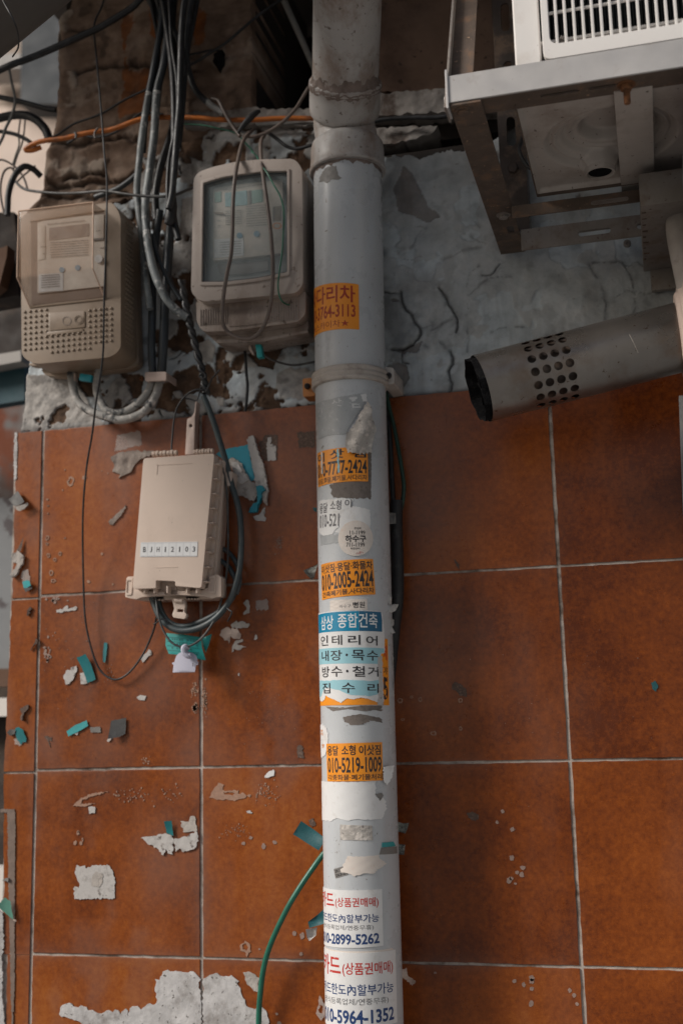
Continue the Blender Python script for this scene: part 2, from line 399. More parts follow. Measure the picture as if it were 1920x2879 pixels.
M['cgreend'] = PM('dark_green_cable', (.012, .045, .032), .5, .2, 60, bmp=.05); M['cwrap'] = PM('wrapped_hose', (.014, .014, .016), .6, .3, 30, (.045, .045, .045), 40, .55, .7, bmp=.5, bs=90, bd=.003)
M['galv'] = PM('galvanised_steel', (.50, .485, .475), .45, .09, 18, (.33, .28, .25), 14, .54, .72, (.22, .17, .14), 140, .69, .75, metal=.25, bmp=.12)
M['galvd'] = PM('dull_steel', (.25, .225, .205), .55, .15, 22, (.17, .115, .085), 18, .5, .68, (.10, .06, .04), 140, .64, .72, metal=.2, bmp=.2)
M['rust'] = PM('rusty_steel', (.11, .080, .062), .7, .25, 30, (.19, .11, .065), 30, .54, .68, (.36, .24, .15), 170, .66, .72, metal=.15, bmp=.5, bs=260)
M['rust2'] = PM('rusty_bolt', (.20, .085, .035), .75, .3, 120, (.09, .045, .025), 90, metal=.3, bmp=.5)
M['rail'] = PM('dark_rail', (.06, .045, .038), .6, .2, 25, (.17, .115, .08), 20, metal=.2, bmp=.2)
M['white'] = PM('white_enamel', (.80, .775, .75), .38, .03, 12, (.60, .53, .47), 14, .60, .78, (.25, .2, .16), 220, .72, .77, bmp=.04, amt2=.6)
M['pan'] = PM('dusty_pan', (.45, .405, .37), .5, .08, 16, (.26, .205, .17), 9, .52, .75, (.12, .09, .07), 130, .66, .72, metal=.1, bmp=.25)
M['fins'] = PM('dark_fins', (.018, .022, .024), .6, .3, 60, bmp=.1)
M['flue'] = PM('stained_stainless', (.205, .187, .172), .32, .2, 9, (.14, .098, .072), 8, .47, .66, (.10, .07, .055), 110, .67, .72, metal=.75, bmp=.12, bs=120, rvar=.1)
M['soot_shade'] = PM('soot_shade', (.008, .008, .009), .9, .3, 120, (.018, .018, .018), 200, bmp=.8, bs=300, bd=.002, spec=.08)
M['seal'] = PM('pale_sealant', (.60, .475, .41), .6, .08, 30, (.33, .24, .20), 30, .55, .72, (.15, .1, .08), 120, .68, .73, bmp=.25)
M['lag'] = PM('grey_lagging', (.36, .325, .30), .7, .15, 30, (.20, .17, .15), 25, bmp=.4); M['sidew'] = PM('blue_grey_render', (.30, .325, .345), .85, .15, 18, (.42, .40, .37), 12, bmp=.4, bs=140, bd=.002)
M['board'] = PM('brown_board', (.20, .13, .095), .85, .2, 9, (.10, .06, .045), 7, .5, .7, (.07, .045, .035), 70, .64, .7, bmp=.4, bs=80, bd=.002)
M['ledge'] = PM('grey_ledge', (.26, .24, .225), .9, .3, 25, (.12, .09, .075), 20, bmp=.7, bs=70, bd=.004)
M['void'] = PM('recess_shade', (.022, .016, .013), .95, .3, 8, bmp=.3)  # near-black colour puts the deep shade of recess and gap into the material
M['eave'] = PM('shade_eave_board', (.16, .14, .125), .9, .2, 6, bmp=.2)
M['ground'] = PM('concrete_paving', (.23, .22, .21), .9, .2, 6, (.28, .265, .25), 3, bmp=.4, bs=120)
M['duct'] = PM('dark_grey_duct', (.085, .08, .074), .55, .08, 5, (.06, .055, .05), 6, bmp=.05)
M['tape_teal'] = PM('teal_tape', (.010, .17, .19), .5, .12, 60, bmp=.25, bs=400); M['tape_teal2'] = PM('bright_teal_tape', (.03, .30, .32), .45, .12, 60, bmp=.2, bs=400)
M['tape_dteal'] = PM('dark_teal_tape', (.008, .085, .10), .55, .15, 60, bmp=.3, bs=500)
M['tape_grey'] = PM('dark_grey_tape', (.055, .055, .055), .5, .15, 60, (.08, .08, .08), 40, bmp=.25, bs=400); M['tape_mid'] = PM('grey_tape', (.20, .19, .18), .55, .12, 60, bmp=.2)
M['paper'] = PM('white_paper', (.50, .48, .465), .8, .08, 60, (.32, .30, .285), 60, .52, .66, (.16, .14, .13), 120, .63, .70, bmp=.4, bs=160, bd=.002)
M['paperg'] = PM('grey_paper', (.42, .385, .355), .85, .2, 60, (.24, .21, .19), 70, .52, .66, bmp=.6, bs=150, bd=.003)
M['leafg'] = PM('pale_green_scrap', (.16, .40, .31), .5, .15, 60, bmp=.1)
M['cloth'] = PM('woven_scrap', (.23, .235, .215), .8, .25, 150, (.09, .095, .09), 300, .5, .56, bmp=.6, bs=600)
M['bluepaper'] = PM('teal_poster', (.006, .21, .29), .5, .1, 40, bmp=.2, bs=120)
M['st_orange'] = PM('orange_sticker', (.84, .295, .018), .38, .05, 40, (.62, .24, .07), 50, .62, .75, bmp=.08, bs=150)
M['st_white'] = PM('white_sticker', (.72, .725, .73), .4, .03, 40, (.58, .56, .54), 40, .58, .75, bmp=.08, bs=150)
M['st_cream'] = PM('cream_sticker', (.68, .62, .57), .45, .05, 40, (.6, .45, .36), 40, .6, .75, bmp=.08, bs=150)
M['st_grey'] = PM('silver_grey_sticker', (.36, .38, .395), .35, .08, 60, (.48, .49, .5), 90, .57, .66, bmp=.2, bs=180)
M['st_dirt'] = PM('dirty_glue', (.17, .145, .13), .8, .12, 80, (.11, .095, .085), 120, bmp=.3, bs=300)
M['st_blue'] = PM('deep_cyan_print', (.004, .225, .40), .35, .05, 30, bmp=.05); M['st_blue2'] = PM('dark_blue_end', (.004, .11, .225), .35, .05, 30, bmp=.05)
M['st_sky'] = PM('sky_blue_print', (.30, .56, .64), .38, .04, 30, bmp=.05)
M['peel'] = PM('peeled_backing', (.40, .375, .35), .6, .15, 90, (.60, .56, .52), 70, .52, .62, (.2, .18, .17), 120, bmp=.6, bs=120, bd=.003)
M['tx_black'] = flatm('black_print', (.022, .02, .024), .45); M['tx_white'] = flatm('white_print', (.72, .76, .78), .4)
M['tx_red'] = flatm('red_print', (.50, .035, .025), .5); M['tx_navy'] = flatm('navy_print', (.012, .045, .16), .5); M['tx_brick'] = flatm('brick_print', (.36, .035, .012), .45)
M['tx_grey'] = flatm('grey_print', (.12, .12, .13), .5); M['tx_orange'] = flatm('orange_print', (.62, .25, .08), .5); M['tx_peel'] = PM('print_residue', (.60, .61, .62), .6, .1, 120, bmp=.1)
M['tag'] = PM('lilac_tag', (.48, .48, .58), .5, .03, 40, bmp=.03); M['card'] = PM('green_card', (.012, .26, .25), .45, .08, 30, bmp=.05); M['card_ink'] = flatm('card_ink', (.006, .10, .11), .5)
M['bg_cream'] = PM('cream_render', (.80, .66, .57), .85, .08, 6, bmp=.1); M['bg_navy'] = PM('navy_shutter', (.012, .020, .028), .6, .2, 5, bmp=.1)
M['bg_beige'] = PM('beige_render', (.42, .34, .28), .85, .15, 5, bmp=.1); M['bg_dark'] = PM('dark_clutter', (.035, .026, .022), .8, .4, 12, (.10, .07, .05), 9, bmp=.4)
M['bg_mural'] = PM('painted_mural', (.13, .085, .072), .8, .2, 6, (.19, .05, .018), 4.5, .48, .56, (.19, .18, .175), 5, .56, .62, bmp=.1)
M['bg_pattern'] = PM('patterned_sheet', (.24, .25, .26), .7, .08, 8, (.10, .085, .09), 11, .53, .56, bmp=.1)
M['bg_white'] = PM('white_ledge', (.78, .74, .70), .6, .05, 8, bmp=.05); M['bg_teal'] = PM('dark_teal_panel', (.010, .055, .075), .6, .2, 6, bmp=.1); M['bg_pale'] = PM('pale_batten', (.42, .40, .38), .7, .1, 8, bmp=.1)
M['bg_brown'] = PM('brown_timber', (.12, .065, .04), .8, .25, 8, bmp=.2)

# ================================================================== SETTING
def grid_plane(name, x0, x1, y0, y1, z, mat, **k):
    return mob(name, [(x0, y0, z), (x1, y0, z), (x1, y1, z), (x0, y1, z)], [(0, 1, 2, 3)], mat, **k)
GZ = -1.17
grid_plane('ground', -60, 60, -60, 60, GZ, M['ground'], kind='structure')

# ------------------------------------------------------------------ the wall
wall = thing('tiled_wall', 'old street wall with terracotta tiles below peeling plaster', 'wall', (.2, 0, GZ))
EDGE = [W(p) for p in ((60, 900), (49, 1217), (37, 1487), (35, 1692), (23, 1906), (12, 2170), (3, 2280), (1, 2440), (4, 2584), (12, 2680), (17, 2879))]
ez = [p[2] for p in EDGE][::-1]; ex = [p[0] for p in EDGE][::-1]
def edge_x(z): return float(np.interp(z, ez, ex))
TOP = [W(p) for p in ((122, 1208), (254, 1196), (611, 1162), (884, 1143), (1123, 1114.3), (1310, 1097.5))]
ZT = float(np.mean([p[2] for p in TOP]))
cols = [None, -.3027, 0., .3, .6, .9]
rows = [GZ, -.9, -.6, -.3, 0., .3, .6, ZT + .0015]
SMEAR_SHEEN = [((330, 1285), .055), ((420, 1240), .05), ((480, 1215), .06), ((330, 1400), .04), ((700, 1260), .10), ((1160, 1250), .09), ((1190, 1420), .08), ((1180, 1850), .09),
         ((300, 1700), .08), ((430, 1900), .07), ((110, 1500), .03), ((560, 2110), .05), ((590, 2150), .05), ((300, 2100), .05), ((130, 2100), .03), ((570, 2790), .05), ((840, 1300), .10), ((460, 2420), .05)]
SMEAR_SHEEN = [(W(p), r) for p, r in SMEAR_SHEEN]  # grey smears; those beside the pipe also paint in the tiles' glossy sheen
bmA = []; 
VV, FF, RN, ED = [], [], [], []
gv = .0058; gh = .0042
for r in range(len(rows) - 1):
    for c in range(len(cols) - 1):
        z0, z1 = rows[r] + gh / 2, rows[r + 1] - gh / 2
        if c == 0: zo = -.0035 if r >= 4 else 0; z0 += zo if r > 0 else 0; z1 += zo if r < len(rows) - 2 else 0
        x1 = cols[c + 1] - gv / 2
        x0a, x0b = (edge_x(z0), edge_x(z1)) if c == 0 else (cols[c] + gv / 2,) * 2
        if c == 0 and r <= 3: x0a = x0b = edge_x(z0)
        tx, tz, ty = random.gauss(0, .0012), random.gauss(0, .0012), random.uniform(-.0002, .0002)
        mx, mz = (x0a + x1) / 2, (z0 + z1) / 2
        f0 = lambda x, z: (x, ty + (x - mx) * tx + (z - mz) * tz, z)
        f1 = lambda x, z: (x, .008, z)
        pl = [(x0a, z0), (x1, z0), (x1, z1), (x0b, z1)] if r < 3 or c == 0 else torn([(x0a, z0), (x1, z0), (x1, z1), (x0b, z1)], .012, .00032, r * 9 + c)
        if c == 0: pl = pl[:3] + torn([(x0b, z1), (x0a, z0)], .012, .0008, r)[:int(abs(z1 - z0) / .012) + 1]
        bm = slab_bm(pl, (), f0, f1, .014 if r >= 3 else None, .0011, 2)
        k = len(VV); rnd_shade = random.random() * (.75 if c >= 3 else 1) - (.22 if c >= 3 else 0) - (.12 if c == 4 and r >= 5 else 0); bm.verts.index_update()  # random tone per tile; right-hand columns painted darker for the light falling off there
        for v in bm.verts: VV.append(tuple(v.co)); RN.append(rnd_shade); ED.append(min(abs(v.co.x - x0a), abs(v.co.x - x1), abs(v.co.z - z0), abs(v.co.z - z1)))
        for f in bm.faces: FF.append([k + v.index for v in f.verts])
        bm.free()
VA = np.array(VV); we = np.zeros(len(VA))
for p, s in SMEAR_SHEEN:
    we = np.maximum(we, np.exp(-(((VA[:, 0] - p[0]) / s) ** 2 + ((VA[:, 2] - p[2]) / (s * 1.3)) ** 2)))
we *= .55 + .45 * fbm(VA[:, 0], VA[:, 2], 25, 3, 5)
we = np.maximum(we, .75 * np.exp(-np.array(ED) / .009) * sst(.38, .62, fbm(VA[:, 0], VA[:, 2], 14, 4, 15)) * sst(.75, .25, VA[:, 0]))
we = np.maximum(we, .55 * sst(.60, .72, fbm(VA[:, 0] * 2.2, VA[:, 2] * .7, 9, 4, 25)) * sst(.5, .2, VA[:, 0]))
mob('tile_cladding', VV, FF, M['tile'], wall, attrs=dict(rnd=RN, wear_sheen=we))
bm = bmesh.new()
boxbm(bm, (-.36, .0022, GZ), (1.4, 0, 0), (0, .02, 0), (0, 0, ZT - GZ - .003)); bmob('grout', bm, M['grout'], wall, smooth=False)
# masonry core
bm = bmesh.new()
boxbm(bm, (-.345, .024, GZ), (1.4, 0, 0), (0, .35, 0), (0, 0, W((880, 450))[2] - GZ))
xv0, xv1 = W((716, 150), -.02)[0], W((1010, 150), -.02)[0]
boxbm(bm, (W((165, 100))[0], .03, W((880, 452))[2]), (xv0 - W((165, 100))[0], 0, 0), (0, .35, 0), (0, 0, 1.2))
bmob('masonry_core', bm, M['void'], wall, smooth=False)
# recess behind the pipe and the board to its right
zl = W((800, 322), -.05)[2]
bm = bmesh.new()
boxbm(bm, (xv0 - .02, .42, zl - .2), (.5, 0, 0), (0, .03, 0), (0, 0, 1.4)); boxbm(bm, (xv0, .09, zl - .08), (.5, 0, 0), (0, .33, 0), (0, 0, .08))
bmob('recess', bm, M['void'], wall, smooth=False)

def hfield(name, x0, x1, z0, z1, step, fy, keep, mat, attrs, back=.05, parent=wall, smooth=True):
    X, Zz = np.meshgrid(np.arange(x0, x1, step), np.arange(z0, z1, step)); nz_, nx = X.shape
    Y = fy(X, Zz); K = keep(X, Zz); at = attrs(X, Zz)
    idx = np.full(X.shape, -1); 
    q = K[:-1, :-1] & K[1:, :-1] & K[:-1, 1:] & K[1:, 1:]
    use = np.zeros(X.shape, bool); use[:-1, :-1] |= q; use[1:, :-1] |= q; use[:-1, 1:] |= q; use[1:, 1:] |= q
    idx[use] = np.arange(use.sum())
    V = np.stack([X[use], Y[use], Zz[use]], 1); A = {k: v[use] for k, v in at.items()}
    i, j = np.nonzero(q); F = np.stack([idx[i, j], idx[i, j + 1], idx[i + 1, j + 1], idx[i + 1, j]], 1)
    # side skirt
    E = np.concatenate([F[:, [0, 1]], F[:, [1, 2]], F[:, [2, 3]], F[:, [3, 0]]]); n = len(V)
    key = E[:, 0].astype(np.int64) * n + E[:, 1]; rev = E[:, 1].astype(np.int64) * n + E[:, 0]
    B = E[~np.isin(key, rev)]
    bv = np.unique(B); mp = np.full(n, -1); mp[bv] = np.arange(len(bv)) + n
    V2 = V[bv].copy(); V2[:, 1] = V2[:, 1] + back
    S = np.stack([B[:, 1], B[:, 0], mp[B[:, 0]], mp[B[:, 1]]], 1)
    V = np.concatenate([V, V2]); A = {k: np.concatenate([v, v[bv] if k != 'soot_shade' else np.ones(len(bv))]) for k, v in A.items()}  # skirt made fully dark: shade on the set-back sides painted in
    return mob(name, V, np.concatenate([F, S]).tolist(), mat, parent, smooth, attrs=A)

def wl(zn, pts, d=0.): return [(W(p, d)[0], W(p, d)[2]) for p in Z(zn, pts)]
# -- plaster
CR = [(wl('Q2', c), w_) for c, w_ in (
    ([(80, 1340), (150, 1360), (215, 1355), (232, 1330)], .0011), ([(228, 1340), (240, 1430), (275, 1500), (315, 1525), (350, 1600), (395, 1650), (400, 1690), (375, 1740), (330, 1790), (240, 1840), (150, 1830)], .0026),
    ([(400, 1655), (450, 1640), (500, 1615)], .0009), ([(380, 1745), (420, 1780), (455, 1815)], .0009), ([(555, 1300), (610, 1370), (640, 1450), (690, 1520), (718, 1570), (712, 1630), (698, 1680)], .0019),
    ([(490, 1665), (560, 1635), (600, 1600), (670, 1570)], .0006), ([(555, 1745), (590, 1790), (620, 1830)], .0008), ([(650, 1840), (675, 1890), (670, 1950), (635, 2010), (640, 2060), (665, 2120), (655, 2195)], .0027),
    ([(370, 780), (400, 770), (440, 790)], .0008), ([(215, 1050), (330, 1055), (395, 1030)], .0007), ([(400, 810), (350, 880), (320, 960)], .0007), ([(590, 1050), (680, 1020), (780, 970), (900, 950)], .0009),
    ([(815, 1360), (900, 1280), (990, 1220), (1060, 1200), (1170, 1210)], .0006), ([(795, 1290), (820, 1170), (900, 1110)], .0006), ([(795, 1430), (800, 1600), (808, 1750), (795, 1850)], .0005),
    ([(1010, 1680), (1080, 1640), (1200, 1630), (1290, 1640)], .0005), ([(830, 850), (900, 900), (960, 915)], .0008), ([(860, 720), (910, 780)], .0006), ([(240, 1850), (235, 1940), (290, 1955)], .0010), ([(930, 1195), (1000, 1190), (1080, 1095)], .001))]
CR += [(wl('G4', c), w_) for c, w_ in (([(1130, 390), (1190, 480), (1215, 580), (1210, 650)], .0006), ([(1250, 545), (1310, 510), (1400, 525), (1490, 520)], .0006), ([(1290, 380), (1330, 450), (1350, 560), (1340, 620)], .0005), ([(1150, 385), (1260, 380), (1330, 400)], .0005))]
CR += [(wl('Q1', c), w_) for c, w_ in (([(430, 590), (520, 550), (580, 480)], .0010), ([(300, 1240), (320, 1300), (345, 1335)], .0012), ([(640, 1180), (690, 1240), (620, 1330)], .001))]
BARE = [wl('Q2', [(250, 260), (330, 330), (470, 590), (560, 680), (480, 750), (410, 720), (200, 640), (160, 450)]),
        wl('Q2', [(330, 1790), (400, 1780), (380, 1840), (260, 1870), (200, 1860)]), wl('Q2', [(100, 1960), (260, 1950), (300, 2080), (220, 2190), (100, 2220)]),
        wl('Q1', [(530, 60), (690, 40), (705, 300), (765, 420), (700, 455), (600, 490), (560, 420), (515, 260)]),
        wl('Q1', [(490, 750), (570, 740), (620, 700), (760, 655), (830, 720), (900, 640), (980, 690), (1030, 780), (1050, 920), (960, 1060), (800, 1000), (700, 1060), (620, 1110), (540, 1170), (470, 1040), (400, 1260), (230, 1200), (290, 900), (430, 860)]),
        wl('G3', [(540, 890), (650, 900), (640, 1000), (560, 1040), (490, 1020), (600, 960)]), wl('G3', [(1220, 770), (1300, 760), (1250, 870), (1180, 860), (1130, 800)]),
        wl('G3', [(330, 905), (450, 900), (430, 1000), (360, 1010)]), wl('A4', [(330, 180), (580, 200), (520, 330), (560, 480), (360, 430)])]
FILL = [wl('G3', [(490, 960), (540, 910), (590, 960), (605, 1010), (540, 1070), (480, 1040)]), wl('Q1', [(470, 1000), (560, 980), (600, 1090), (540, 1160)]), wl('Q1', [(640, 1060), (700, 1040), (820, 1070), (760, 1160), (640, 1150)]),
        wl('G3', [(90, 900), (330, 900), (420, 1060), (420, 1110), (90, 1160)]), wl('A4', [(340, 450), (560, 570), (460, 700), (340, 680)]), wl('A4', [(350, 830), (450, 830), (450, 1300), (330, 1300)]),
        wl('Q1', [(800, 380), (950, 330), (1030, 430), (1000, 640), (880, 640), (820, 560)]), wl('Q1', [(1040, 600), (1150, 590), (1130, 1180), (1060, 1170)])]
topL = [(W(p)[0], W(p)[2]) for p in ((20, 640), (370, 560), (400, 440), (560, 372), (716, 350), (880, 352), (1000, 425), (1075, 436), (1180, 428), (1250, 432), (1330, 412), (1390, 380), (1500, 330), (1960, 300))]
pL = W((70, 900))[0]
def plaster_masks(X, Zz):
    wx = X + .010 * (fbm(X, Zz, 60, 4, 3) - .5); wz = Zz + .010 * (fbm(X, Zz, 60, 4, 8) - .5)
    left = sst(.26, .20, X)
    bare = np.zeros_like(X); fil = np.zeros_like(X)
    for p in BARE: bare = np.maximum(bare, pip(wx, wz, p).astype(float))
    n1 = fbm(X, Zz, 26, 5, 21); n2 = fbm(X, Zz, 19, 5, 33)
    bare = np.maximum(bare, (sst(.60, .61, n1) * left)); bare = np.maximum(bare, sst(.80, .81, n1) * (1 - left))
    fil = np.maximum(sst(.50, .53, n2) * left * .85, sst(.70, .73, n2) * .5)
    for p in FILL:
        k = pip(wx, wz, p).astype(float); fil = np.maximum(fil, k); bare = np.where(k > 0, np.minimum(bare, sst(.66, .67, n1)), bare)
    soot_shade = np.zeros_like(X); g = np.zeros_like(X)
    cx_ = X + .0016 * (fbm(X, Zz, 260, 3, 55) - .5) + .003 * (fbm(X, Zz, 90, 3, 58) - .5)
    for c, w_ in CR:
        st_ = 1. if w_ >= .00095 else .38
        d = segd(cx_, Zz + .003 * (fbm(X, Zz, 120, 3, 57) - .5), c)
        wv = w_ * ((.62 if st_ == 1 else .40) + .55 * fbm(X, Zz, 70, 3, 61))
        g = np.maximum(g, st_ * np.exp(-(d / wv) ** 2)); soot_shade = np.maximum(soot_shade, st_ * np.exp(-(d / (wv * .95)) ** 2)); 
        soot_shade = np.maximum(soot_shade, .45 * np.exp(-(d / (w_ * 6)) ** 2) * sst(.48, .62, fbm(X, Zz, 50, 4, 77)))
    soot_shade = np.maximum(soot_shade, (.22 + .3 * left) * sst(.60, .72, fbm(X, Zz, 38, 5, 91)))
    dl = np.abs(Zz - ZT); soot_shade = np.maximum(soot_shade, .75 * np.exp(-(dl / .006) ** 2))
    soot_shade = np.maximum(soot_shade, .6 * sst(.16, .30, X) * sst(.40, .33, X) * sst(.42, .6, fbm(X, Zz, 16, 4, 13)))
    lay = fbm(X, Zz, 9, 5, 171); e = np.exp(-((lay - .50) / .006) ** 2) * (1 - left)
    soot_shade = np.maximum(soot_shade, .22 * e * sst(.35, .6, fbm(X, Zz, 30, 3, 172)))
    fil = np.maximum(fil, .35 * sst(.50, .505, lay) * (1 - left))
    bare = bare * (1 - .42 * (1 - left))
    return bare, fil, soot_shade, g
def plaster_y(X, Zz):
    b, f, s, g = plaster_masks(X, Zz)
    y = .0065 - .006 * (fbm(X, Zz, 14, 4, 2) - .5) - .0025 * (fbm(X, Zz, 90, 4, 4) - .5)
    left = sst(.26, .20, X)
    y = y - left * .006 * (fbm(X, Zz, 30, 5, 9) - .5)
    # tilted flakes beside the two big cracks
    y = y - .004 * np.exp(-(segd(X + .012, Zz, CR[1][0]) / .014) ** 2) - .003 * np.exp(-(segd(X + .008, Zz, CR[7][0]) / .010) ** 2)
    y = y - .0008 * sst(.495, .503, fbm(X, Zz, 9, 5, 171)) * (1 - left)
    return y + b * (.0035 + .002 * fbm(X, Zz, 100, 4, 6)) - f * (.0012 + .001 * fbm(X, Zz, 70, 4, 15)) + g * .008
def plaster_keep(X, Zz):
    t = np.interp(X, [p[0] for p in topL], [p[1] for p in topL]) + .03 * (fbm(X, Zz * 0, 40, 4, 66) - .5)
    return (Zz < t) & (X > np.interp(Zz, [ZT, 1.1], [pL - .004, pL + .012]) + .006 * (fbm(X * 0, Zz, 60, 3, 44) - .5))
def plaster_at(X, Zz):
    b, f, s, g = plaster_masks(X, Zz); return dict(bare=b, filler=f * (1 - b), soot_shade=s)
hfield('plaster', pL - .02, .84, ZT - .004, 1.50, .0017, plaster_y, plaster_keep, M['plaster'], plaster_at, .025)

# -- stone pier, upper left
pe = [(W(p)[0], W(p)[2]) for p in ((47, 640), (50, 588), (78, 560), (95, 526), (104, 453), (116, 420), (132, 390), (145, 340), (147, 306), (146, 250), (150, 190), (147, 153), (152, 61), (184, 27), (200, -80), (200, -300))]
pbot = [(W(p)[0], W(p)[2]) for p in ((40, 605), (300, 570), (380, 545), (430, 470), (560, 400), (716, 360))]
def px_h(y, x=300): return W((x, y))[2]
def slantz(X, Zz): return Zz + (X - W((300, 300))[0]) * .0   # courses are level in the world
JO = [(wl('A1', [(700, 640), (800, 622), (900, 610), (1100, 600), (1380, 600)]), .004), (wl('A3', [(480, 330), (700, 330), (900, 300), (1250, 270)]), .006), (wl('A3', [(560, 630), (750, 590), (900, 570), (1000, 640)]), .004),
      (wl('A3', [(380, 690), (560, 690), (800, 670), (1000, 650), (1230, 600)]), .005), (wl('A3', [(350, 780), (600, 800), (900, 780), (1200, 810)]), .005), (wl('A1', [(640, 280), (760, 285)]), .003), (wl('A1', [(500, 180), (540, 400), (500, 650), (530, 900)]), .003)]
RUST = [wl('A1', [(1130, 120), (1230, 60), (1250, 200), (1160, 400), (1120, 600), (1130, 700), (1120, 850), (1090, 1080), (1380, 1050), (1390, 620), (1180, 650), (1140, 480)]), wl('A1', [(1370, 60), (1470, 100), (1440, 360), (1380, 330)]), wl('A2', [(480, 60), (600, 100), (560, 380), (470, 400)])]
PALE = [wl('A1', [(600, 640), (690, 640), (700, 1000), (560, 1000)]), wl('A3', [(400, 380), (480, 460), (640, 440), (960, 440), (930, 560), (560, 600), (400, 620)]), wl('A3', [(700, 720), (1020, 670), (1000, 770), (720, 790)]), wl('A1', [(520, 200), (620, 90), (680, 120), (600, 330)])]
def pier_masks(X, Zz):
    wx = X + .02 * (fbm(X, Zz, 45, 4, 103) - .5); wz = Zz + .02 * (fbm(X, Zz, 45, 4, 108) - .5)
    ru = np.zeros_like(X); pa = np.zeros_like(X); g = np.zeros_like(X)
    for p in RUST: ru = np.maximum(ru, pip(wx, wz, p) * (.55 + .45 * fbm(X, Zz, 40, 4, 2)))
    for p in PALE: pa = np.maximum(pa, pip(wx, wz, p) * sst(.35, .6, fbm(X, Zz, 40, 5, 12)))
    pa = np.maximum(pa, .5 * sst(.6, .7, fbm(X, Zz, 24, 5, 18)))
    for c, w_ in JO: g = np.maximum(g, np.exp(-(segd(wx, wz, c) / w_) ** 2))
    low = sst(px_h(395), px_h(425), Zz)
    return ru, pa * .8, g, 1 - low
def pier_y(X, Zz):
    ru, pa, g, low = pier_masks(X, Zz)
    lumps = .55 * (fbm(X * .45, Zz * 1.6, 26, 5, 120) - .5) + .5 * (fbm(X * .5, Zz * 2.2, 18, 4, 121) - .5)
    y = .014 - .003 * (fbm(X, Zz, 10, 3, 111) - .5) - .002 * (fbm(X, Zz, 90, 5, 112) - .5) - .002 * sst(.5, .52, fbm(X, Zz * .6, 13, 4, 113)) + g * .010 - low * (.020 * lumps + .010) - pa * .004
    el = X - np.interp(Zz, [p[1] for p in pe], [p[0] for p in pe])
    return y + .03 * np.exp(-(np.maximum(el, 0) / .012)) - .012 * np.exp(-((el - .02) / .02) ** 2)
def pier_keep(X, Zz):
    l = np.interp(Zz, [p[1] for p in pe], [p[0] for p in pe]) + .008 * (fbm(X * 0, Zz, 70, 3, 140) - .5)
    t = np.interp(X, [p[0] for p in pbot], [p[1] for p in pbot]) + .03 * (fbm(X, Zz * 0, 40, 3, 145) - .5)
    return (X > l) & (X < xv0 + .004 * fbm(X * 0, Zz, 60, 3, 150)) & (Zz > t)
def pier_at(X, Zz):
    ru, pa, g, low = pier_masks(X, Zz)
    return dict(rust=ru, pale=pa, soot_shade=np.maximum(g, .7 * sst(.62, .75, fbm(X, Zz, 30, 5, 160))))
hfield('stone_pier', -.40, xv0 + .02, 1.02, 1.86, .0026, pier_y, pier_keep, M['stone'], pier_at, .2)
# -- ledge with rubble under the recess, board and ledge right of the pipe
def lump(name, poly, d0, d1, mat, amp, f, seed, step=.004, parent=wall, **k):
    Pw = [W(p, d0) for p in poly]; pl = torn([(q[0], q[2]) for q in Pw], .006, .0015, seed)
    def f0(x, z):
        q = fbm(np.array([x]), np.array([z]), f, 4, seed)[0]; return (x, -d0 - amp * (q - .5) * 2, z)
    bm = slab_bm(pl, (), f0, lambda x, z: (x, -d1, z), step)
    return bmob(name, bm, mat, parent, **k)
lump('ledge', [(520, 320), (620, 305), (716, 300), (760, 312), (880, 300), (900, 345), (880, 352), (640, 355), (520, 360)], .004, -.10, M['ledge'], .010, 30, 201)
lump('ledge', [(1040, 262), (1230, 250), (1400, 245), (1420, 300), (1230, 318), (1040, 322)], -.02, -.12, M['ledge'], .008, 25, 202)
lump('rubble', [(1040, 362), (1130, 355), (1228, 352), (1215, 372), (1150, 395), (1080, 405), (1040, 400)], -.012, -.08, M['ledge'], .006, 40, 203)
lump('upper_board', [(1000, 262), (1000, -160), (1960, -300), (1960, 230)], -.055, -.09, M['board'], .012, 9, 204, .012)
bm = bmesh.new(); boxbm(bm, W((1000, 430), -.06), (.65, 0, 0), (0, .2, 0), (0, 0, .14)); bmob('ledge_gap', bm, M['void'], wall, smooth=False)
# -- mortar patches, seams and stains on the tiles
def wpatch(name, zn, pts, mat, th=.0008, amp=.0006, step=None, seed=1, rough=.0, d=.0005, parent=wall, holes=(), f=60, **k):
    pl = wl(zn, pts); hl = [wl(zn, h) for h in holes]
    if rough: pl = torn(pl, rough * 3, rough, seed); hl = [torn(h, rough * 3, rough, seed + 1) for h in hl]
    def f0(x, z):
        q = fbm(np.array([x]), np.array([z]), f, 4, seed)[0] - .5 if amp else 0
        return (x, -d - th - amp * 2 * q, z)
    bm = slab_bm(pl, hl, f0, lambda x, z: (x, .0015 if parent is wall else -d, z), step)
    return bmob(name, bm, mat, parent, **k)
wpatch('mortar_patch', 'B4', [(555, 1440), (580, 1385), (640, 1370), (700, 1415), (800, 1410), (880, 1450), (960, 1460), (1060, 1430), (1110, 1470), (1160, 1420), (1190, 1500), (1220, 1400), (1270, 1400), (1300, 1430), (1380, 1375), (1430, 1390), (1450, 1340), (1430, 1150), (1470, 1160), (1500, 1085), (1568, 1075), (1640, 1080), (1800, 1095), (1830, 1130), (1850, 1360), (1862, 1700), (560, 1700), (760, 1560), (690, 1525), (570, 1500)], M['mortar'], .0010, .0006, .004, 301, .0014)
wpatch('mortar_patch', 'C4', [(440, 1150), (490, 1110), (560, 1095), (620, 1130), (690, 1115), (760, 1170), (740, 1190), (790, 1290), (830, 1400), (900, 1420), (960, 1400), (1010, 1440), (1035, 1520), (1020, 1760), (430, 1760), (425, 1300)], M['mortar'], .0010, .0006, .004, 302, .0014)
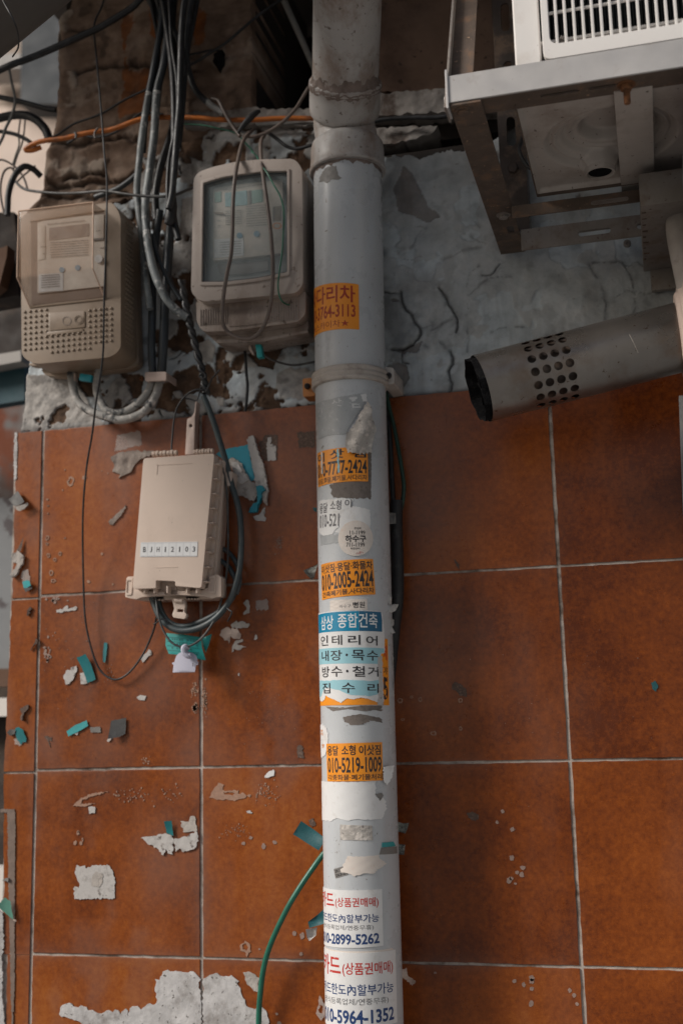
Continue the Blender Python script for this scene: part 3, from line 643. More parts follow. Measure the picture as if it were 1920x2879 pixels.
wpatch('mortar_patch', 'C4', [(800, 1095), (850, 1090), (900, 1100), (945, 1140), (935, 1270), (880, 1240), (830, 1190)], M['paperg'], .0012, .001, .004, 303, .001)
wpatch('edge_mortar', 'B4', [(-30, 500), (35, 545), (45, 850), (25, 960), (35, 1150), (28, 1300), (45, 1430), (62, 1700), (-40, 1700)], M['mortar'], .0025, .001, .006, 304, .0009)
wpatch('edge_mortar', 'B1', [(140, 220), (163, 215), (165, 400), (158, 640), (138, 660), (132, 500)], M['mortar'], .0012, .0006, .006, 305, .0006, d=.0002)
M['caulk'] = PM('old_caulk', (.20, .15, .125), .8, .25, 60, bmp=.3)
wpatch('caulk_seam', 'B3', [(10, 735), (145, 735), (150, 900), (145, 1401), (143, 2300), (128, 2750), (118, 2750), (105, 2300), (85, 1401), (80, 900), (75, 765), (10, 765)], M['caulk'], .0016, .0006, .006, 306, .0006)
wpatch('cement_smear', 'B1', [(1030, 440), (1100, 400), (1250, 390), (1420, 385), (1380, 440), (1290, 470), (1240, 520), (1210, 590), (1150, 610), (1100, 640), (1080, 590), (1040, 580), (1060, 540)], M['mortar_dark'], .003, .003, .004, 307, .0014, f=90)
wpatch('cement_smear', 'B1', [(1030, 1060), (1000, 1040), (1100, 950), (1160, 885), (1165, 910), (1110, 990), (1040, 1068)], M['mortar_dark'], .002, .0012, .004, 308, .0008)
def spots(name, zn, lst, mat, th=.00012, ring=False, seed=1):
    bm = bmesh.new(); rg = random.Random(seed)
    for x, y, r in lst:
        (px, py), = Z(zn, [(x, y)]); c = W((px, py)); rr = r * ZONE[zn][2] / FPX * 1.95 * rg.uniform(.7, 1.15)
        pl = torn(circ(c[0], c[2], rr, rr * rg.uniform(.7, 1.35), 12), 1, rr * .12, rg.randint(0, 9999))
        pl = [(a + rg.gauss(0, rr * .14), b_ + rg.gauss(0, rr * .14)) for a, b_ in pl]
        hl = [[(c[0] + (a - c[0]) * .55, c[2] + (b_ - c[2]) * .55) for a, b_ in pl]] if ring else []
        V, F, B = tri(pl, hl); vs = [bm.verts.new((q[0], -.0007 - th, q[1])) for q in V]
        for f in F: bm.faces.new([vs[i] for i in f])
        for i, j in B: bm.faces.new((vs[i], vs[j], bm.verts.new((V[j][0], .0005, V[j][1])), bm.verts.new((V[i][0], .0005, V[i][1]))))
    bmob(name, bm, mat, wall, smooth=False)
spots('glue_drops', 'E2', [(652, 145, 11), (625, 200, 9), (702, 237, 12), (700, 382, 10), (756, 432, 15), (727, 455, 10), (749, 466, 13), (685, 495, 14), (697, 487, 12), (718, 512, 10), (312, 964, 7), (713, 1006, 12), (760, 1024, 12), (801, 990, 13), (800, 1006, 14), (800, 1045, 13), (797, 1121, 13), (992, 1053, 11), (1015, 1077, 11), (1030, 1123, 9)], M['spot'], seed=3)
spots('glue_drops', 'C3', [(800, 1052, 23), (868, 1000, 19), (985, 1075, 24), (1088, 1040, 22)], M['spot'], seed=4)
spots('glue_drops', 'C4', [(1267, 732, 18), (1340, 757, 18), (948, 876, 13), (1330, 922, 17), (1107, 1472, 16), (1130, 1560, 20)], M['spot'], seed=5)
spots('glue_rings', 'B1', [(440, 1185, 20), (437, 1240, 18), (448, 1345, 24), (555, 1330, 18), (508, 1385, 18), (475, 1505, 22), (495, 1580, 24), (445, 890, 18), (445, 960, 12), (600, 1185, 14)], M['scuff'], ring=True, seed=6)
spots('glue_rings', 'B1', [(655, 665, 46)], M['scuff'], ring=True, seed=8)
spots('glue_rings', 'E1', [(133, 665, 15), (236, 660, 12), (440, 665, 12), (302, 833, 14), (440, 808, 12), (148, 762, 12), (193, 648, 9)], M['scuff'], ring=True, seed=9)
spots('glue_drops', 'B1', [(780, 630, 26), (940, 1330, 16), (1040, 1610, 14), (820, 1585, 22), (580, 745, 8), (940, 570, 8), (995, 590, 8), (600, 560, 8), (440, 830, 12)], M['scuff'], seed=10)
rg = random.Random(77)
def scatter(zn, x0, y0, x1, y1, n, r0, r1): return [(rg.gauss((x0 + x1) / 2, (x1 - x0) / 4), rg.gauss((y0 + y1) / 2, (y1 - y0) / 4), rg.uniform(r0, r1)) for _ in range(n)]
spots('paint_flecks', 'C3', scatter('C3', 900, 480, 1110, 700, 60, 2, 9) + scatter('C3', 600, 860, 840, 1010, 40, 2, 6) + scatter('C3', 30, 520, 260, 680, 18, 3, 10), M['scuff'], seed=12)
spots('paint_flecks', 'C2', scatter('C2', 320, 1060, 390, 1180, 30, 3, 11) + scatter('C2', 420, 1080, 470, 1350, 60, 3, 11) + scatter('C2', 325, 1220, 385, 1320, 40, 4, 14) + scatter('C2', 600, 900, 1300, 1500, 60, 1.5, 3.5), M['scuff'], seed=13)
spots('paint_flecks', 'C1', scatter('C1', 1080, 1160, 1165, 1300, 70, 2, 6), M['spot'], seed=14)
spots('paint_flecks', 'B3', scatter('B3', 1050, 540, 1420, 670, 40, 3, 10) + scatter('B3', 1300, 250, 1400, 330, 14, 3, 9) + scatter('B3', 680, 960, 810, 1110, 6, 8, 20), M['scuff'], seed=15)
spots('paint_flecks', 'B2', scatter('B2', 400, 660, 500, 860, 14, 6, 20) + scatter('B2', 450, 240, 660, 330, 8, 8, 22) + scatter('B2', 950, 850, 1080, 1050, 18, 2, 6) + scatter('B2', 400, 100, 900, 1500, 40, 2, 5), M['spot'], seed=16)
spots('paint_flecks', 'E1', scatter('E1', 150, 100, 1500, 1200, 60, .8, 2), M['spot'], seed=18)
wpatch('chalk_smear', 'C3', [(485, 630), (525, 560), (570, 490), (620, 510), (610, 560), (760, 560), (750, 590), (870, 600), (800, 640), (700, 650), (560, 650)], M['scuff'], .0004, .0002, .004, 311, .0012, holes=[[(620, 575), (740, 590), (700, 605), (630, 600)]])
wpatch('chalk_smear', 'B3', [(670, 705), (740, 640), (860, 590), (1000, 575), (880, 610), (760, 655), (745, 690), (880, 680), (800, 710)], M['scuff'], .0004, .0002, .004, 312, .0008)
wpatch('chalk_smear', 'C4', [(770, 830), (815, 800), (860, 830), (870, 900), (835, 950), (810, 900), (775, 890)], M['scuff'], .0005, .0002, None, 313, .0010, holes=[[(790, 840), (820, 825), (845, 860), (830, 890), (795, 880)]])
for i, (zn, pts) in enumerate((('E1', [(395, 590), (410, 570), (440, 580), (470, 610), (474, 650), (440, 645), (420, 620), (395, 610)]), ('E2', [(470, 155), (500, 148), (535, 165), (530, 190), (500, 192), (478, 180)]), ('D1', [(735, 1715), (750, 1708), (775, 1745), (790, 1805), (770, 1775)]),
                                ('C3', [(1285, 145), (1340, 150), (1355, 270), (1300, 260)]), ('C3', [(1400, 830), (1445, 820), (1465, 880), (1430, 900), (1405, 870)]), ('B3', [(410, 65), (480, 75), (485, 110), (455, 100), (470, 170), (440, 100)]))):
    wpatch('dark_stain', zn, pts, M['darkstain'], .0004, .0002, None, 320 + i, .0007)
for i, (zn, pts) in enumerate((('C1', [(1000, 240), (1115, 235), (1110, 470), (985, 480), (940, 320)]), ('C1', [(1290, 215), (1460, 200), (1460, 350), (1310, 360)]), ('B1', [(1080, 240), (1290, 200), (1310, 330), (1060, 390)]), ('C2', [(915, 290), (1020, 280), (1030, 370), (920, 380)]))):
    wpatch('glue_film', zn, pts, M['darkstain'] if i < 2 else M['sheen'], .0002, 0, None, 330 + i, .0008)

# ------------------------------------------------------------------ side wall on the right, unseen eave slab added above for shade
sx = W((1926, 700), .20)[0]; swt = W((1900, 560), .2)[2]
bm = bmesh.new(); boxbm(bm, (sx, .0, GZ), (.4, 0, 0), (0, -1.25, 0), (0, 0, swt - GZ)); bmob('side_wall', bm, M['sidew'], None, smooth=False, label='blue grey rendered side wall jutting out at the right edge', cat='wall')  # jut lengthened to keep light off the right of the tiles
prism('wall_trim', [(1907, 1112), (1960, 1108), (1960, 1700), (1925, 1560), (1917, 1400)], .012, -.002, M['sidew'], None, .001, label='narrow blue grey trim beside the tiles at the right edge', cat='trim')
bm = bmesh.new(); boxbm(bm, (-.40, .5, 1.86), (2.2, 0, 0), (0, -.91, 0), (0, 0, .1)); boxbm(bm, (-1.2, -.03, 1.862), (.802, 0, 0), (0, -.377, 0), (0, 0, .096)); bmob('shade_eave', bm, M['eave'], None, smooth=False, label='unseen brown eave slab added above the wall to shade its top', cat='eave')  # out of view, sized to shade the top; left piece only shades the pier

# ================================================================== DOWNPIPE
PR, PD = .057, .080
PAX = [W(p, PD) for p in ((977, 450), (984.5, 1060), (1025.5, 2879))]
PK1 = (PAX[0][0] - PAX[1][0]) / (PAX[0][2] - PAX[1][2]); PK2 = (PAX[1][0] - PAX[2][0]) / (PAX[1][2] - PAX[2][2])
def pax(z): return PAX[1][0] + (PK1 if z > PAX[1][2] else PK2) * (z - PAX[1][2])
def cyl(p):
    PK = PK1 if p[1] < 1060 else PK2; P0 = PAX[1][0] - PK * PAX[1][2]
    r = ray(p); ox = CAM[0] - P0 - PK * CAM[2]; dx = r[0] - PK * r[2]; oy = CAM[1] + PD; dy = r[1]
    a = dx * dx + dy * dy; b = ox * dx + oy * dy; c = ox * ox + oy * oy - PR * PR
    t = (-b - math.sqrt(max(b * b - a * c, 0))) / a
    q = CAM + r * t; th = math.atan2(q[0] - pax(q[2]), -(q[1] + PD))
    return np.array((th * PR, q[2]))
def cpt(s, z, off=0.):
    th = s / PR; rr = PR + off
    return (pax(z) + rr * math.sin(th), -PD - rr * math.cos(th), z)
pipe = thing('drainpipe', 'grey plastic drainpipe covered in advert stickers running down the tiled wall', 'drainpipe', (pax(GZ), -PD, GZ))
z1, z2 = W((975, 352), PD + .06)[2], W((975, 439), PD + .06)[2]
zb = GZ; prf = [(zb, PR)] + [(z, PR) for z in np.linspace(zb + .05, z2 + .001, 40)]
bm = bmesh.new()
def vlathe(bm, prof, n=64):
    rings = [[bm.verts.new((pax(z) + r * math.sin(2 * math.pi * i / n), -PD - r * math.cos(2 * math.pi * i / n), z)) for i in range(n)] for z, r in prof]
    for p, q in zip(rings[:-1], rings[1:]):
        for i in range(n): bm.faces.new((p[i], p[(i + 1) % n], q[(i + 1) % n], q[i]))
vlathe(bm, prf); bmob('pipe_body', bm, M['pvc'], pipe, angle=60)
bm = bmesh.new()
vlathe(bm, [(z2, PR - .002), (z2 - .0005, .0625), (z2 + .002, .0642), (z2 + .005, .0640), (z2 + .008, .0622), (z2 + .02, .0618), (z1 - .012, .0612), (z1 - .004, .0596), (z1, .0555), (z1 + .001, .050)]); bmob('socket', bm, M['pvc_dirty'], pipe, angle=50)
J = W((968, 338), .088); dT = .088 + .16; Tt = W((978, -60), dT)
bm = bmesh.new(); L = np.linalg.norm(J - Tt); k = L / 398
ax_ = (J - Tt) / L
lathe(bm, Tt - ax_ * .25, ax_, [(0, .0545), (.25, .0545), (.25 + 270 * k, .0545), (.25 + 280 * k, .0560), (.25 + 285 * k, .0600), (.25 + 297 * k, .0605), (.25 + 302 * k, .0588), (.25 + 330 * k, .0590), (.25 + 366 * k, .0590), (.25 + 379 * k, .0575), (.25 + 387 * k, .0535), (.25 + 388 * k, .050)], 64)
bmob('upper_pipe', bm, M['pvc_dirty'], pipe, angle=40)
bm = bmesh.new(); tube_bm(bm, catmull([J - ax_ * .03, J + ax_ * .01, (pax(z1 + .01), -PD, z1 + .004), (pax(z1), -PD, z1 - .03)], 5), .0515, 48); bmob('neck', bm, M['pvc_dirty'], pipe)
def grime(fp, t0, t1, a0, a1, seed, n=110):
    bm = bmesh.new(); top, bot = [], []
    for i in range(n):
        th = 2 * math.pi * i / n; q = fbm(np.array([math.cos(th) * 2 + 5, ]), np.array([math.sin(th) * 2 + 5.]), 4, 4, seed)[0] - .5; q2 = fbm(np.array([math.cos(th) * 2 + 9]), np.array([math.sin(th) * 2 + 5.]), 4, 4, seed + 3)[0] - .5
        ta, tb_ = t0 + a0 * 2 * q, t1 + a1 * 2 * q2
        top.append([bm.verts.new(fp(ta + (tb_ - ta) * k / 4, th)) for k in range(5)])
    for i in range(n):
        a, b_ = top[i], top[(i + 1) % n]
        for k in range(4): bm.faces.new((a[k], b_[k], b_[k + 1], a[k + 1]))
    return bm
ua = Vector(ax_).orthogonal().normalized(); ub_ = Vector(ax_).cross(ua)
def fup(t, th):
    rr_ = np.interp(t, [0, 270, 280, 285, 297, 302, 330], [.0545, .0545, .0560, .0600, .0605, .0588, .0590]) + .0004
    return Vector(Tt) + Vector(ax_) * (t * k) + (ua * math.cos(th) + ub_ * math.sin(th)) * rr_
bmob('grime', grime(fup, 258, 304, 26, 12, 3), M['grimem'], pipe)
bmob('grime', grime(lambda t, th: cpt(th * PR, z2 - t, .0004), .001, .007, .0, .008, 8), M['grimem'], pipe)
# bracket that holds the pipe
zc0, zc1 = W((985, 1062), PD + .06)[2], W((985, 1021), PD + .06)[2]
brk = thing('pipe_bracket', 'ridged plastic bracket band clamping the drainpipe to the wall', 'pipe bracket', (pax(zc0), -PD, zc0))
bm = bmesh.new(); h = zc1 - zc0
vlathe(bm, [(zc0 - .0005, PR), (zc0, .0608)] + [(zc0 + h * t, .0614 + .0016 * abs(math.sin(t * math.pi * 3))) for t in np.linspace(.02, .98, 30)] + [(zc1, .0608), (zc1 + .0005, PR)]); bmob('band', bm, M['band'], brk, angle=50)
prism('mounting_ear', rnd([(1072, 1030), (1106, 1034), (1109, 1078), (1076, 1084)], 5), .078, .004, M['band'], brk, .002)
prism('mounting_ear', rnd([(851, 1064), (884, 1062), (886, 1113), (852, 1116)], 5), .034, .002, M['orange_block'], brk, .002)
def screw(name, p, d, rp, parent, mat=M['screw'], cross=True):
    c = W(p, d); r = rp / FPX * 1.9; bm = bmesh.new()
    lathe(bm, c + np.array((0, .004, 0)), (0, -1, 0), [(0, r), (.004, r), (.0055, r * .8), (.006, r * .45), (.0045, r * .3), (.0035, .0001)], 20)
    if cross:
        for a in (.3, 1.87): boxbm(bm, c + np.array((-math.cos(a) * r * .5 - math.sin(a) * r * .12, -.0072, -math.sin(a) * r * .5 + math.cos(a) * r * .12)), (math.cos(a) * r, 0, math.sin(a) * r), (math.sin(a) * r * .24, 0, -math.cos(a) * r * .24), (0, .003, 0))
    return bmob(name, bm, mat, parent)
screw('screw', (1091, 1056), .0795, 10, brk); screw('screw', (863, 1085), .0375, 9, brk)

# ------------------------------------------------------------------ stickers
def text2d(body, off=.0):
    cu = bpy.data.curves.new('tmp', 'FONT'); cu.body = body; cu.size = 1; cu.offset = off; cu.resolution_u = 3; cu.fill_mode = 'FRONT'
    ob = bpy.data.objects.new('tmp', cu); COL.objects.link(ob)
    dg = bpy.context.evaluated_depsgraph_get(); ev = ob.evaluated_get(dg); me = ev.to_mesh()
    V = np.array([v.co[:2] for v in me.vertices]); F = [list(p.vertices) for p in me.polygons]
    ev.to_mesh_clear(); bpy.data.objects.remove(ob); bpy.data.curves.remove(cu)
    return V, F
def text_into(bm, body, rect, bold, fmap, cut=.06, keep=None):
    """text fitted into rect (u0,v0,u1,v1) of the unit square, v downward"""
    V, F = text2d(body, bold)
    if not len(V): return
    lo, hi = V.min(0), V.max(0); U = (V - lo) / (hi - lo)
    u = rect[0] + U[:, 0] * (rect[2] - rect[0]); v = rect[3] + U[:, 1] * (rect[1] - rect[3])
    b2 = bmesh.new(); vs = [b2.verts.new((a, c, 0)) for a, c in zip(u, v)]
    for f in F:
        try: b2.faces.new([vs[i] for i in f])
        except ValueError: pass
    x = rect[0] + cut * .5
    while x < rect[2]:
        bmesh.ops.bisect_plane(b2, geom=b2.verts[:] + b2.edges[:] + b2.faces[:], plane_co=(x, 0, 0), plane_no=(1, 0, 0)); x += cut
    bmesh.ops.triangulate(b2, faces=b2.faces)
    mp = {}
    for f in b2.faces:
        c = f.calc_center_median()
        if keep and not keep(c.x, c.y): continue
        q = []
        for w_ in f.verts:
            if w_ not in mp: mp[w_] = bm.verts.new(fmap(w_.co.x, w_.co.y))
            q.append(mp[w_])
        bm.faces.new(q)
    b2.free()
STG = 'adverts and scraps stuck on the drainpipe'
class Sticker:
    def __init__(s, zn, TL, TR, BR, BL, ext=0.):
        q = [cyl(p) for p in Z(zn, [TL, TR, BR, BL])]
        s.pq = None if ext else [np.array(p) for p in Z(zn, [TL, TR, BR, BL])]
        if ext: q[0] = q[0] - (ext, 0); q[3] = q[3] - (ext, 0)
        s.q = q
    def rc(s, r):
        """a text box given as seen in the photograph -> the sticker's own coordinates"""
        if s.pq is None: return r
        f = lambda u, v: s.inv(cyl(s.pq[0] * (1 - u) * (1 - v) + s.pq[1] * u * (1 - v) + s.pq[2] * u * v + s.pq[3] * (1 - u) * v))
        (a, _), (c, _) = f(r[0], (r[1] + r[3]) / 2), f(r[2], (r[1] + r[3]) / 2)
        return (a, r[1], c, r[3])
    def uv(s, u, v): return s.q[0] * (1 - u) * (1 - v) + s.q[1] * u * (1 - v) + s.q[2] * u * v + s.q[3] * (1 - u) * v
    def inv(s, p):
        u = v = .5
        for _ in range(12):
            e = s.uv(u, v) - p; ju = (s.uv(u + 1e-3, v) - s.uv(u, v)) / 1e-3; jv = (s.uv(u, v + 1e-3) - s.uv(u, v)) / 1e-3
            d = np.linalg.solve(np.array([ju, jv]).T, -e); u += d[0]; v += d[1]
        return u, v
    def px(s, zn, pts): return [s.inv(cyl(p)) for p in Z(zn, pts)]
    def fm(s, off):
        def f(u, v):
            a = s.uv(u, v); return cpt(a[0], a[1], off)
        return f
def sheet(name, S, poly, mat, off=.0004, th=.0003, step=.05, parent=None, holes=(), lift=None, rough=0, seed=1, **k):
    """paper or vinyl lying on the pipe; poly in the sticker's own unit square"""
    poly = torn(poly, rough * 3, rough, seed) if rough else poly
    if len(poly) < 30: poly = torn(poly, .045, 0)
    lf = lift or (lambda u, v: 0.)
    wob = lambda u, v: .00012 * math.sin(u * 23) * math.sin(v * 17)
    bm = slab_bm(poly, holes, lambda u, v: S.fm(off + th + lf(u, v) + wob(u, v))(u, v), lambda u, v: S.fm(max(off - .0003, 0) + lf(u, v) + wob(u, v))(u, v), step)
    return bmob(name, bm, mat, parent, angle=40, **k)
def rect(u0=0, v0=0, u1=1, v1=1, r=0): 
    p = [(u0, v0), (u1, v0), (u1, v1), (u0, v1)]
    return rnd(p, r, 3) if r else p
def lettering(S, root, mat, lines, off, name='lettering', keep=None):
    bm = bmesh.new()
    for body, rc, bold in lines: text_into(bm, body, S.rc(rc), bold, S.fm(off), .05, keep)
    return bmob(name, bm, mat, root, smooth=False)

s = Sticker('F', (724, 659), (823, 653.5), (824.5, 757), (724, 771), ext=.022)
o = sheet('advert_sticker', s, rect(r=.02), M['st_orange'], label='orange sticker with dark red letters, topmost on the drainpipe beside the meters', cat='sticker', group=STG)
lettering(s, o, M['tx_brick'], [('사다리차', (.05, .05, .95, .42), .018), ('010-3764-3113', (.05, .46, .95, .74), .02), ('★스카이차★', (.14, .80, .86, .95), .0)], .00085)

s = Sticker('P1', (205, 385), (808, 245), (850, 700), (238, 795))
o = sheet('advert_sticker', s, s.px('P1', [(205, 385), (400, 310), (600, 265), (808, 245), (820, 345), (790, 350), (700, 500), (610, 640), (565, 730), (430, 735), (330, 755), (240, 798)]), M['st_grey'], rough=.006, seed=3,
          label='silver grey sticker half torn away below the bracket', cat='sticker', group=STG)
lettering(s, o, M['tx_peel'], [('짐', (.66, .07, .88, .38), .03), ('이', (.03, .08, .12, .34), .01), ('삿', (.32, .08, .52, .30), .01)], .00085, keep=lambda u, v: fbm(np.array([u]), np.array([v]), 9, 3, 5)[0] > (.40 if u > .6 else .52))
sheet('white_corner', s, s.px('P1', [(742, 252), (806, 247), (818, 342), (770, 345)]), M['st_white'], off=.0009, parent=o, rough=.006)
s2 = Sticker('P1', (570, 350), (880, 350), (880, 965), (570, 965))
def lf(u, v): return .004 + .010 * math.sin(min(max(v, 0), 1) * math.pi) ** .7 * (.4 + .6 * u) + .003 * math.sin(9 * u + 5 * v)
sheet('torn_strip', s2, s2.px('P1', [(800, 350), (822, 420), (832, 560), (878, 690), (845, 860), (850, 965), (700, 975), (590, 960), (565, 860), (580, 740), (650, 640), (720, 500)]), M['peel'], off=.0012, lift=lf, step=.07, rough=.012, seed=5,
      label='crumpled grey strip of sticker peeling off the drainpipe', cat='sticker scrap', group=STG)
s = Sticker('P1', (372, 880), (872, 870), (868, 1512), (400, 1505))
sheet('glue_patch', s, s.px('P1', [(560, 900), (872, 870), (868, 1512), (640, 1500), (420, 1495), (385, 1440), (400, 1390), (365, 1345), (500, 1300)]), M['st_dirt'], off=.0001, th=.0002, rough=.008, seed=6, label='dark brown square of old glue behind an orange sticker', cat='glue patch', group=STG)
s = Sticker('P1', (230, 962), (822, 895), (830, 1300), (240, 1370))
o = sheet('advert_sticker', s, rect(r=.015), M['st_orange'], off=.0006, label='orange sticker reading 010-7777-2424 under the crumpled grey strip', cat='sticker', group=STG)
lettering(s, o, M['tx_black'], [('이', (.01, .06, .14, .33), .02), ('삿', (.25, .03, .53, .30), .02), ('짐', (.69, .05, .97, .30), .02), ('010-7777-2424', (.01, .36, .98, .77), .022), ('용달,화물,폐기물,사다리차', (.01, .80, .98, .97), .01)], .00105)
for a, b_ in ((.145, .185), (.50, .53)):
    sheet('tape_strip', s, torn(rect(a, .02, b_, .66 if a < .3 else .72), .05, .006, int(a * 99)), M['st_cream'] if a < .3 else M['st_sky'], off=.0012, th=.0001, parent=o)
s = Sticker('P1', (250, 1525), (650, 1508), (640, 1900), (250, 1945))
o = sheet('advert_sticker', s, s.px('P1', [(245, 1530), (400, 1512), (520, 1498), (655, 1512), (620, 1605), (545, 1640), (492, 1710), (480, 1850), (440, 1880), (405, 1935), (300, 1950), (245, 1905)]), M['st_white'], rough=.008, seed=8, label='white sticker torn off after 010-521, left of the round sticker', cat='sticker', group=STG)
lettering(s, o, M['tx_grey'], [('용달', (.02, .10, .25, .40), .018), ('소형', (.33, .05, .66, .34), .018), ('이', (.76, .02, .97, .26), .018), ('010-521', (.02, .44, .60, .82), .018)], .00085)
s = Sticker('P1', (490, 1600), (860, 1640), (850, 2050), (480, 2050))
sheet('torn_paper', s, s.px('P1', [(500, 1690), (560, 1610), (650, 1598), (760, 1615), (856, 1640), (860, 1760), (850, 1920), (700, 1960), (520, 1930), (430, 1900), (485, 1850)]), M['st_white'], off=.0002, rough=.01, seed=9, label='blank torn white paper behind the top of the round sticker', cat='torn paper', group=STG)
sheet('glue_patch', s, s.px('P1', [(262, 1945), (480, 1935), (480, 2030), (380, 2045), (270, 2070)]), M['st_grey'], off=.0001, rough=.01, seed=10, label='pale grey glue strip left of the round sticker', cat='glue patch', group=STG)
s = Sticker('P1', (477, 1778), (887, 1778), (887, 2202), (477, 2202))
o = sheet('advert_sticker', s, circ(.5, .5, .5, .5, 48), M['st_cream'], off=.0010, step=.06, label='round cream sticker reading 711-1199', cat='sticker', group=STG)
lettering(s, o, M['tx_black'], [('문업체', (.46, .19, .65, .25), .012), ('11-1199', (.33, .28, .77, .40), .014), ('하수구', (.20, .41, .80, .61), .030), ('711-1199', (.23, .62, .76, .74), .014), ('종합설비', (.35, .76, .62, .82), .008)], .00145)
lettering(s, o, M['tx_red'], [('상담', (.50, .90, .60, .95), .0), ('환영', (.60, .86, .72, .95), .0)], .00145, 'faded_lettering', keep=lambda u, v: fbm(np.array([u]), np.array([v]), 40, 3, 5)[0] > .48)
s = Sticker('P2', (278, 165), (905, 95), (935, 530), (290, 600))
o = sheet('advert_sticker', s, rect(r=.015), M['st_orange'], off=.0004, label='orange sticker reading 010-2005-2424 below the round sticker', cat='sticker', group=STG)
lettering(s, o, M['tx_black'], [('이삿짐·용달·화물차', (.01, .05, .98, .29), .018), ('010-2005-2424', (.01, .31, .98, .77), .022), ('건축폐기물,사다리차', (.02, .80, .98, .96), .016)], .00085)
s = Sticker('P2', (385, 605), (835, 585), (838, 715), (385, 745))
o = sheet('advert_sticker', s, rect(), M['st_cream'], off=.0003, label='narrow white strip sticker above the blue and white one', cat='sticker', group=STG)
lettering(s, o, M['tx_grey'], [('하수구', (.25, .44, .56, .76), .0)], .00075, 'faded_lettering', keep=lambda u, v: fbm(np.array([u]), np.array([v]), 30, 3, 5)[0] > .40)
lettering(s, o, M['tx_black'], [('뻥원', (.61, .25, .93, .82), .014)], .00075)
# orange one under the large blue and white one
s = Sticker('P2', (330, 1075), (1083, 1075), (1103, 1885), (268, 1892))
o = sheet('advert_sticker', s, rect(), M['st_orange'], off=.0003, label='orange sticker mostly hidden behind the blue and white one', cat='sticker', group=STG)
lettering(s, o, M['tx_red'], [('제', (.925, .10, .985, .33), .02)], .00065, 'red_lettering'); lettering(s, o, M['tx_black'], [('야', (.915, .42, .985, .54), .02), ('5', (.915, .58, .985, .92), .03), ('010', (.24, .86, .33, .95), .01)], .00065)
s = Sticker('P2', (208, 768), (1015, 735), (1035, 1865), (240, 1852))
right = [(1, .012), (1.01, .10), (1.025, .2), (1.03, .36), (1.03, .455), (.985, .46), (.965, .475), (.975, .53), (.985, .60), (.985, .72), (.99, .85), (1.0, .98)]
def band(v0, v1, mat, name, extra=()):
    rp = [(np.interp(v, [q[1] for q in right], [q[0] for q in right]), v) for v in sorted({v0, v1, *[q[1] for q in right if v0 < q[1] < v1]})]
    return torn([(0, v0)] + rp + [(0, v1)], .05, .0015, int(v0 * 100))
o = sheet('advert_sticker', s, [(0, 0), (.93, 0), (.985, .02)] + right + [(.93, 1.0), (.80, .955), (.70, .945), (.62, .965), (.55, .955), (.48, 1.0), (.40, .97), (.33, .95), (.24, .92), (.23, .955), (.16, .99), (.08, .98), (.02, .97)], M['st_white'], off=.0008, step=.04, rough=.003, seed=12,
          label='large blue and white striped sticker with five lines of text', cat='sticker', group=STG)
sheet('blue_stripe', s, [(.02, .015), (.70, .008), (.70, .226), (.02, .226)], M['st_blue'], off=.0011, th=.00015, parent=o); sheet('blue_stripe', s, [(.703, .008), (.94, .010), (.98, .012), (.995, .10), (.99, .226), (.703, .226)], M['st_blue2'], off=.0011, th=.00015, parent=o)  # right end of the top stripe in a darker blue
sheet('blue_stripe', s, [(.015, .405), (1.02, .405), (1.02, .452), (.98, .455), (.955, .475), (.965, .53), (.97, .578), (.015, .578)], M['st_sky'], off=.0011, th=.00015, parent=o)
sheet('blue_stripe', s, torn([(.015, .757), (.965, .757), (.965, .87), (.90, .91), (.80, .925), (.66, .92), (.56, .905), (.46, .865), (.36, .85), (.26, .835), (.20, .855), (.14, .92), (.10, .94), (.015, .945)], .05, .004, 4), M['st_sky'], off=.0011, th=.00015, parent=o)
lettering(s, o, M['tx_white'], [('삼상', (.09, .045, .27, .20), .012), ('종합건축', (.335, .03, .925, .19), .012)], .0014, 'white_lettering')
lettering(s, o, M['tx_black'], [('인', (.08, .262, .185, .375), .012), ('테', (.24, .265, .395, .375), .012), ('리', (.48, .27, .665, .375), .012), ('어', (.75, .275, .92, .38), .012), ('내', (.085, .43, .19, .545), .012), ('장', (.215, .43, .385, .545), .012), ('·', (.44, .47, .475, .50), .1), ('목', (.53, .43, .72, .545), .012), ('수', (.755, .435, .925, .545), .012),
                            ('방', (.085, .605, .195, .725), .012), ('수', (.22, .605, .385, .72), .012), ('·', (.44, .645, .475, .675), .1), ('철', (.535, .605, .725, .72), .012), ('거', (.765, .61, .925, .715), .012), ('집', (.085, .785, .20, .90), .012), ('수', (.37, .785, .57, .895), .012), ('리', (.755, .79, .925, .89), .012)], .0014, 'black_lettering')
for pts, i in (([(960, 1290), (1010, 1290), (1018, 1500), (1030, 1880), (960, 1880), (975, 1600)], 1),):
    sheet('torn_edge', s, s.px('P2', pts), M['paper'], off=.0016, th=.0002, parent=o, rough=.006, seed=14)
s = Sticker('P2', (270, 1890), (1010, 1890), (1020, 2110), (270, 2110))
sheet('glue_patch', s, s.px('P2', [(330, 1900), (560, 1915), (760, 1890), (1008, 1890), (1010, 1960), (900, 1945), (820, 1960), (600, 1930), (420, 1960)]), M['st_dirt'], off=.0001, th=.0002, rough=.01, seed=15, label='upper brown glue smear under the blue and white sticker', cat='glue patch', group=STG)
sheet('glue_patch', s, s.px('P2', [(540, 2030), (760, 1990), (1015, 2050), (1018, 2100), (860, 2070), (800, 2120), (640, 2130), (560, 2090)]), M['st_dirt'], off=.0001, th=.0002, rough=.012, seed=16, label='lower brown glue smear under the blue and white sticker', cat='glue patch', group=STG)
s = Sticker('P3', (150, -40), (240, -40), (240, 235), (150, 235), ext=.006)
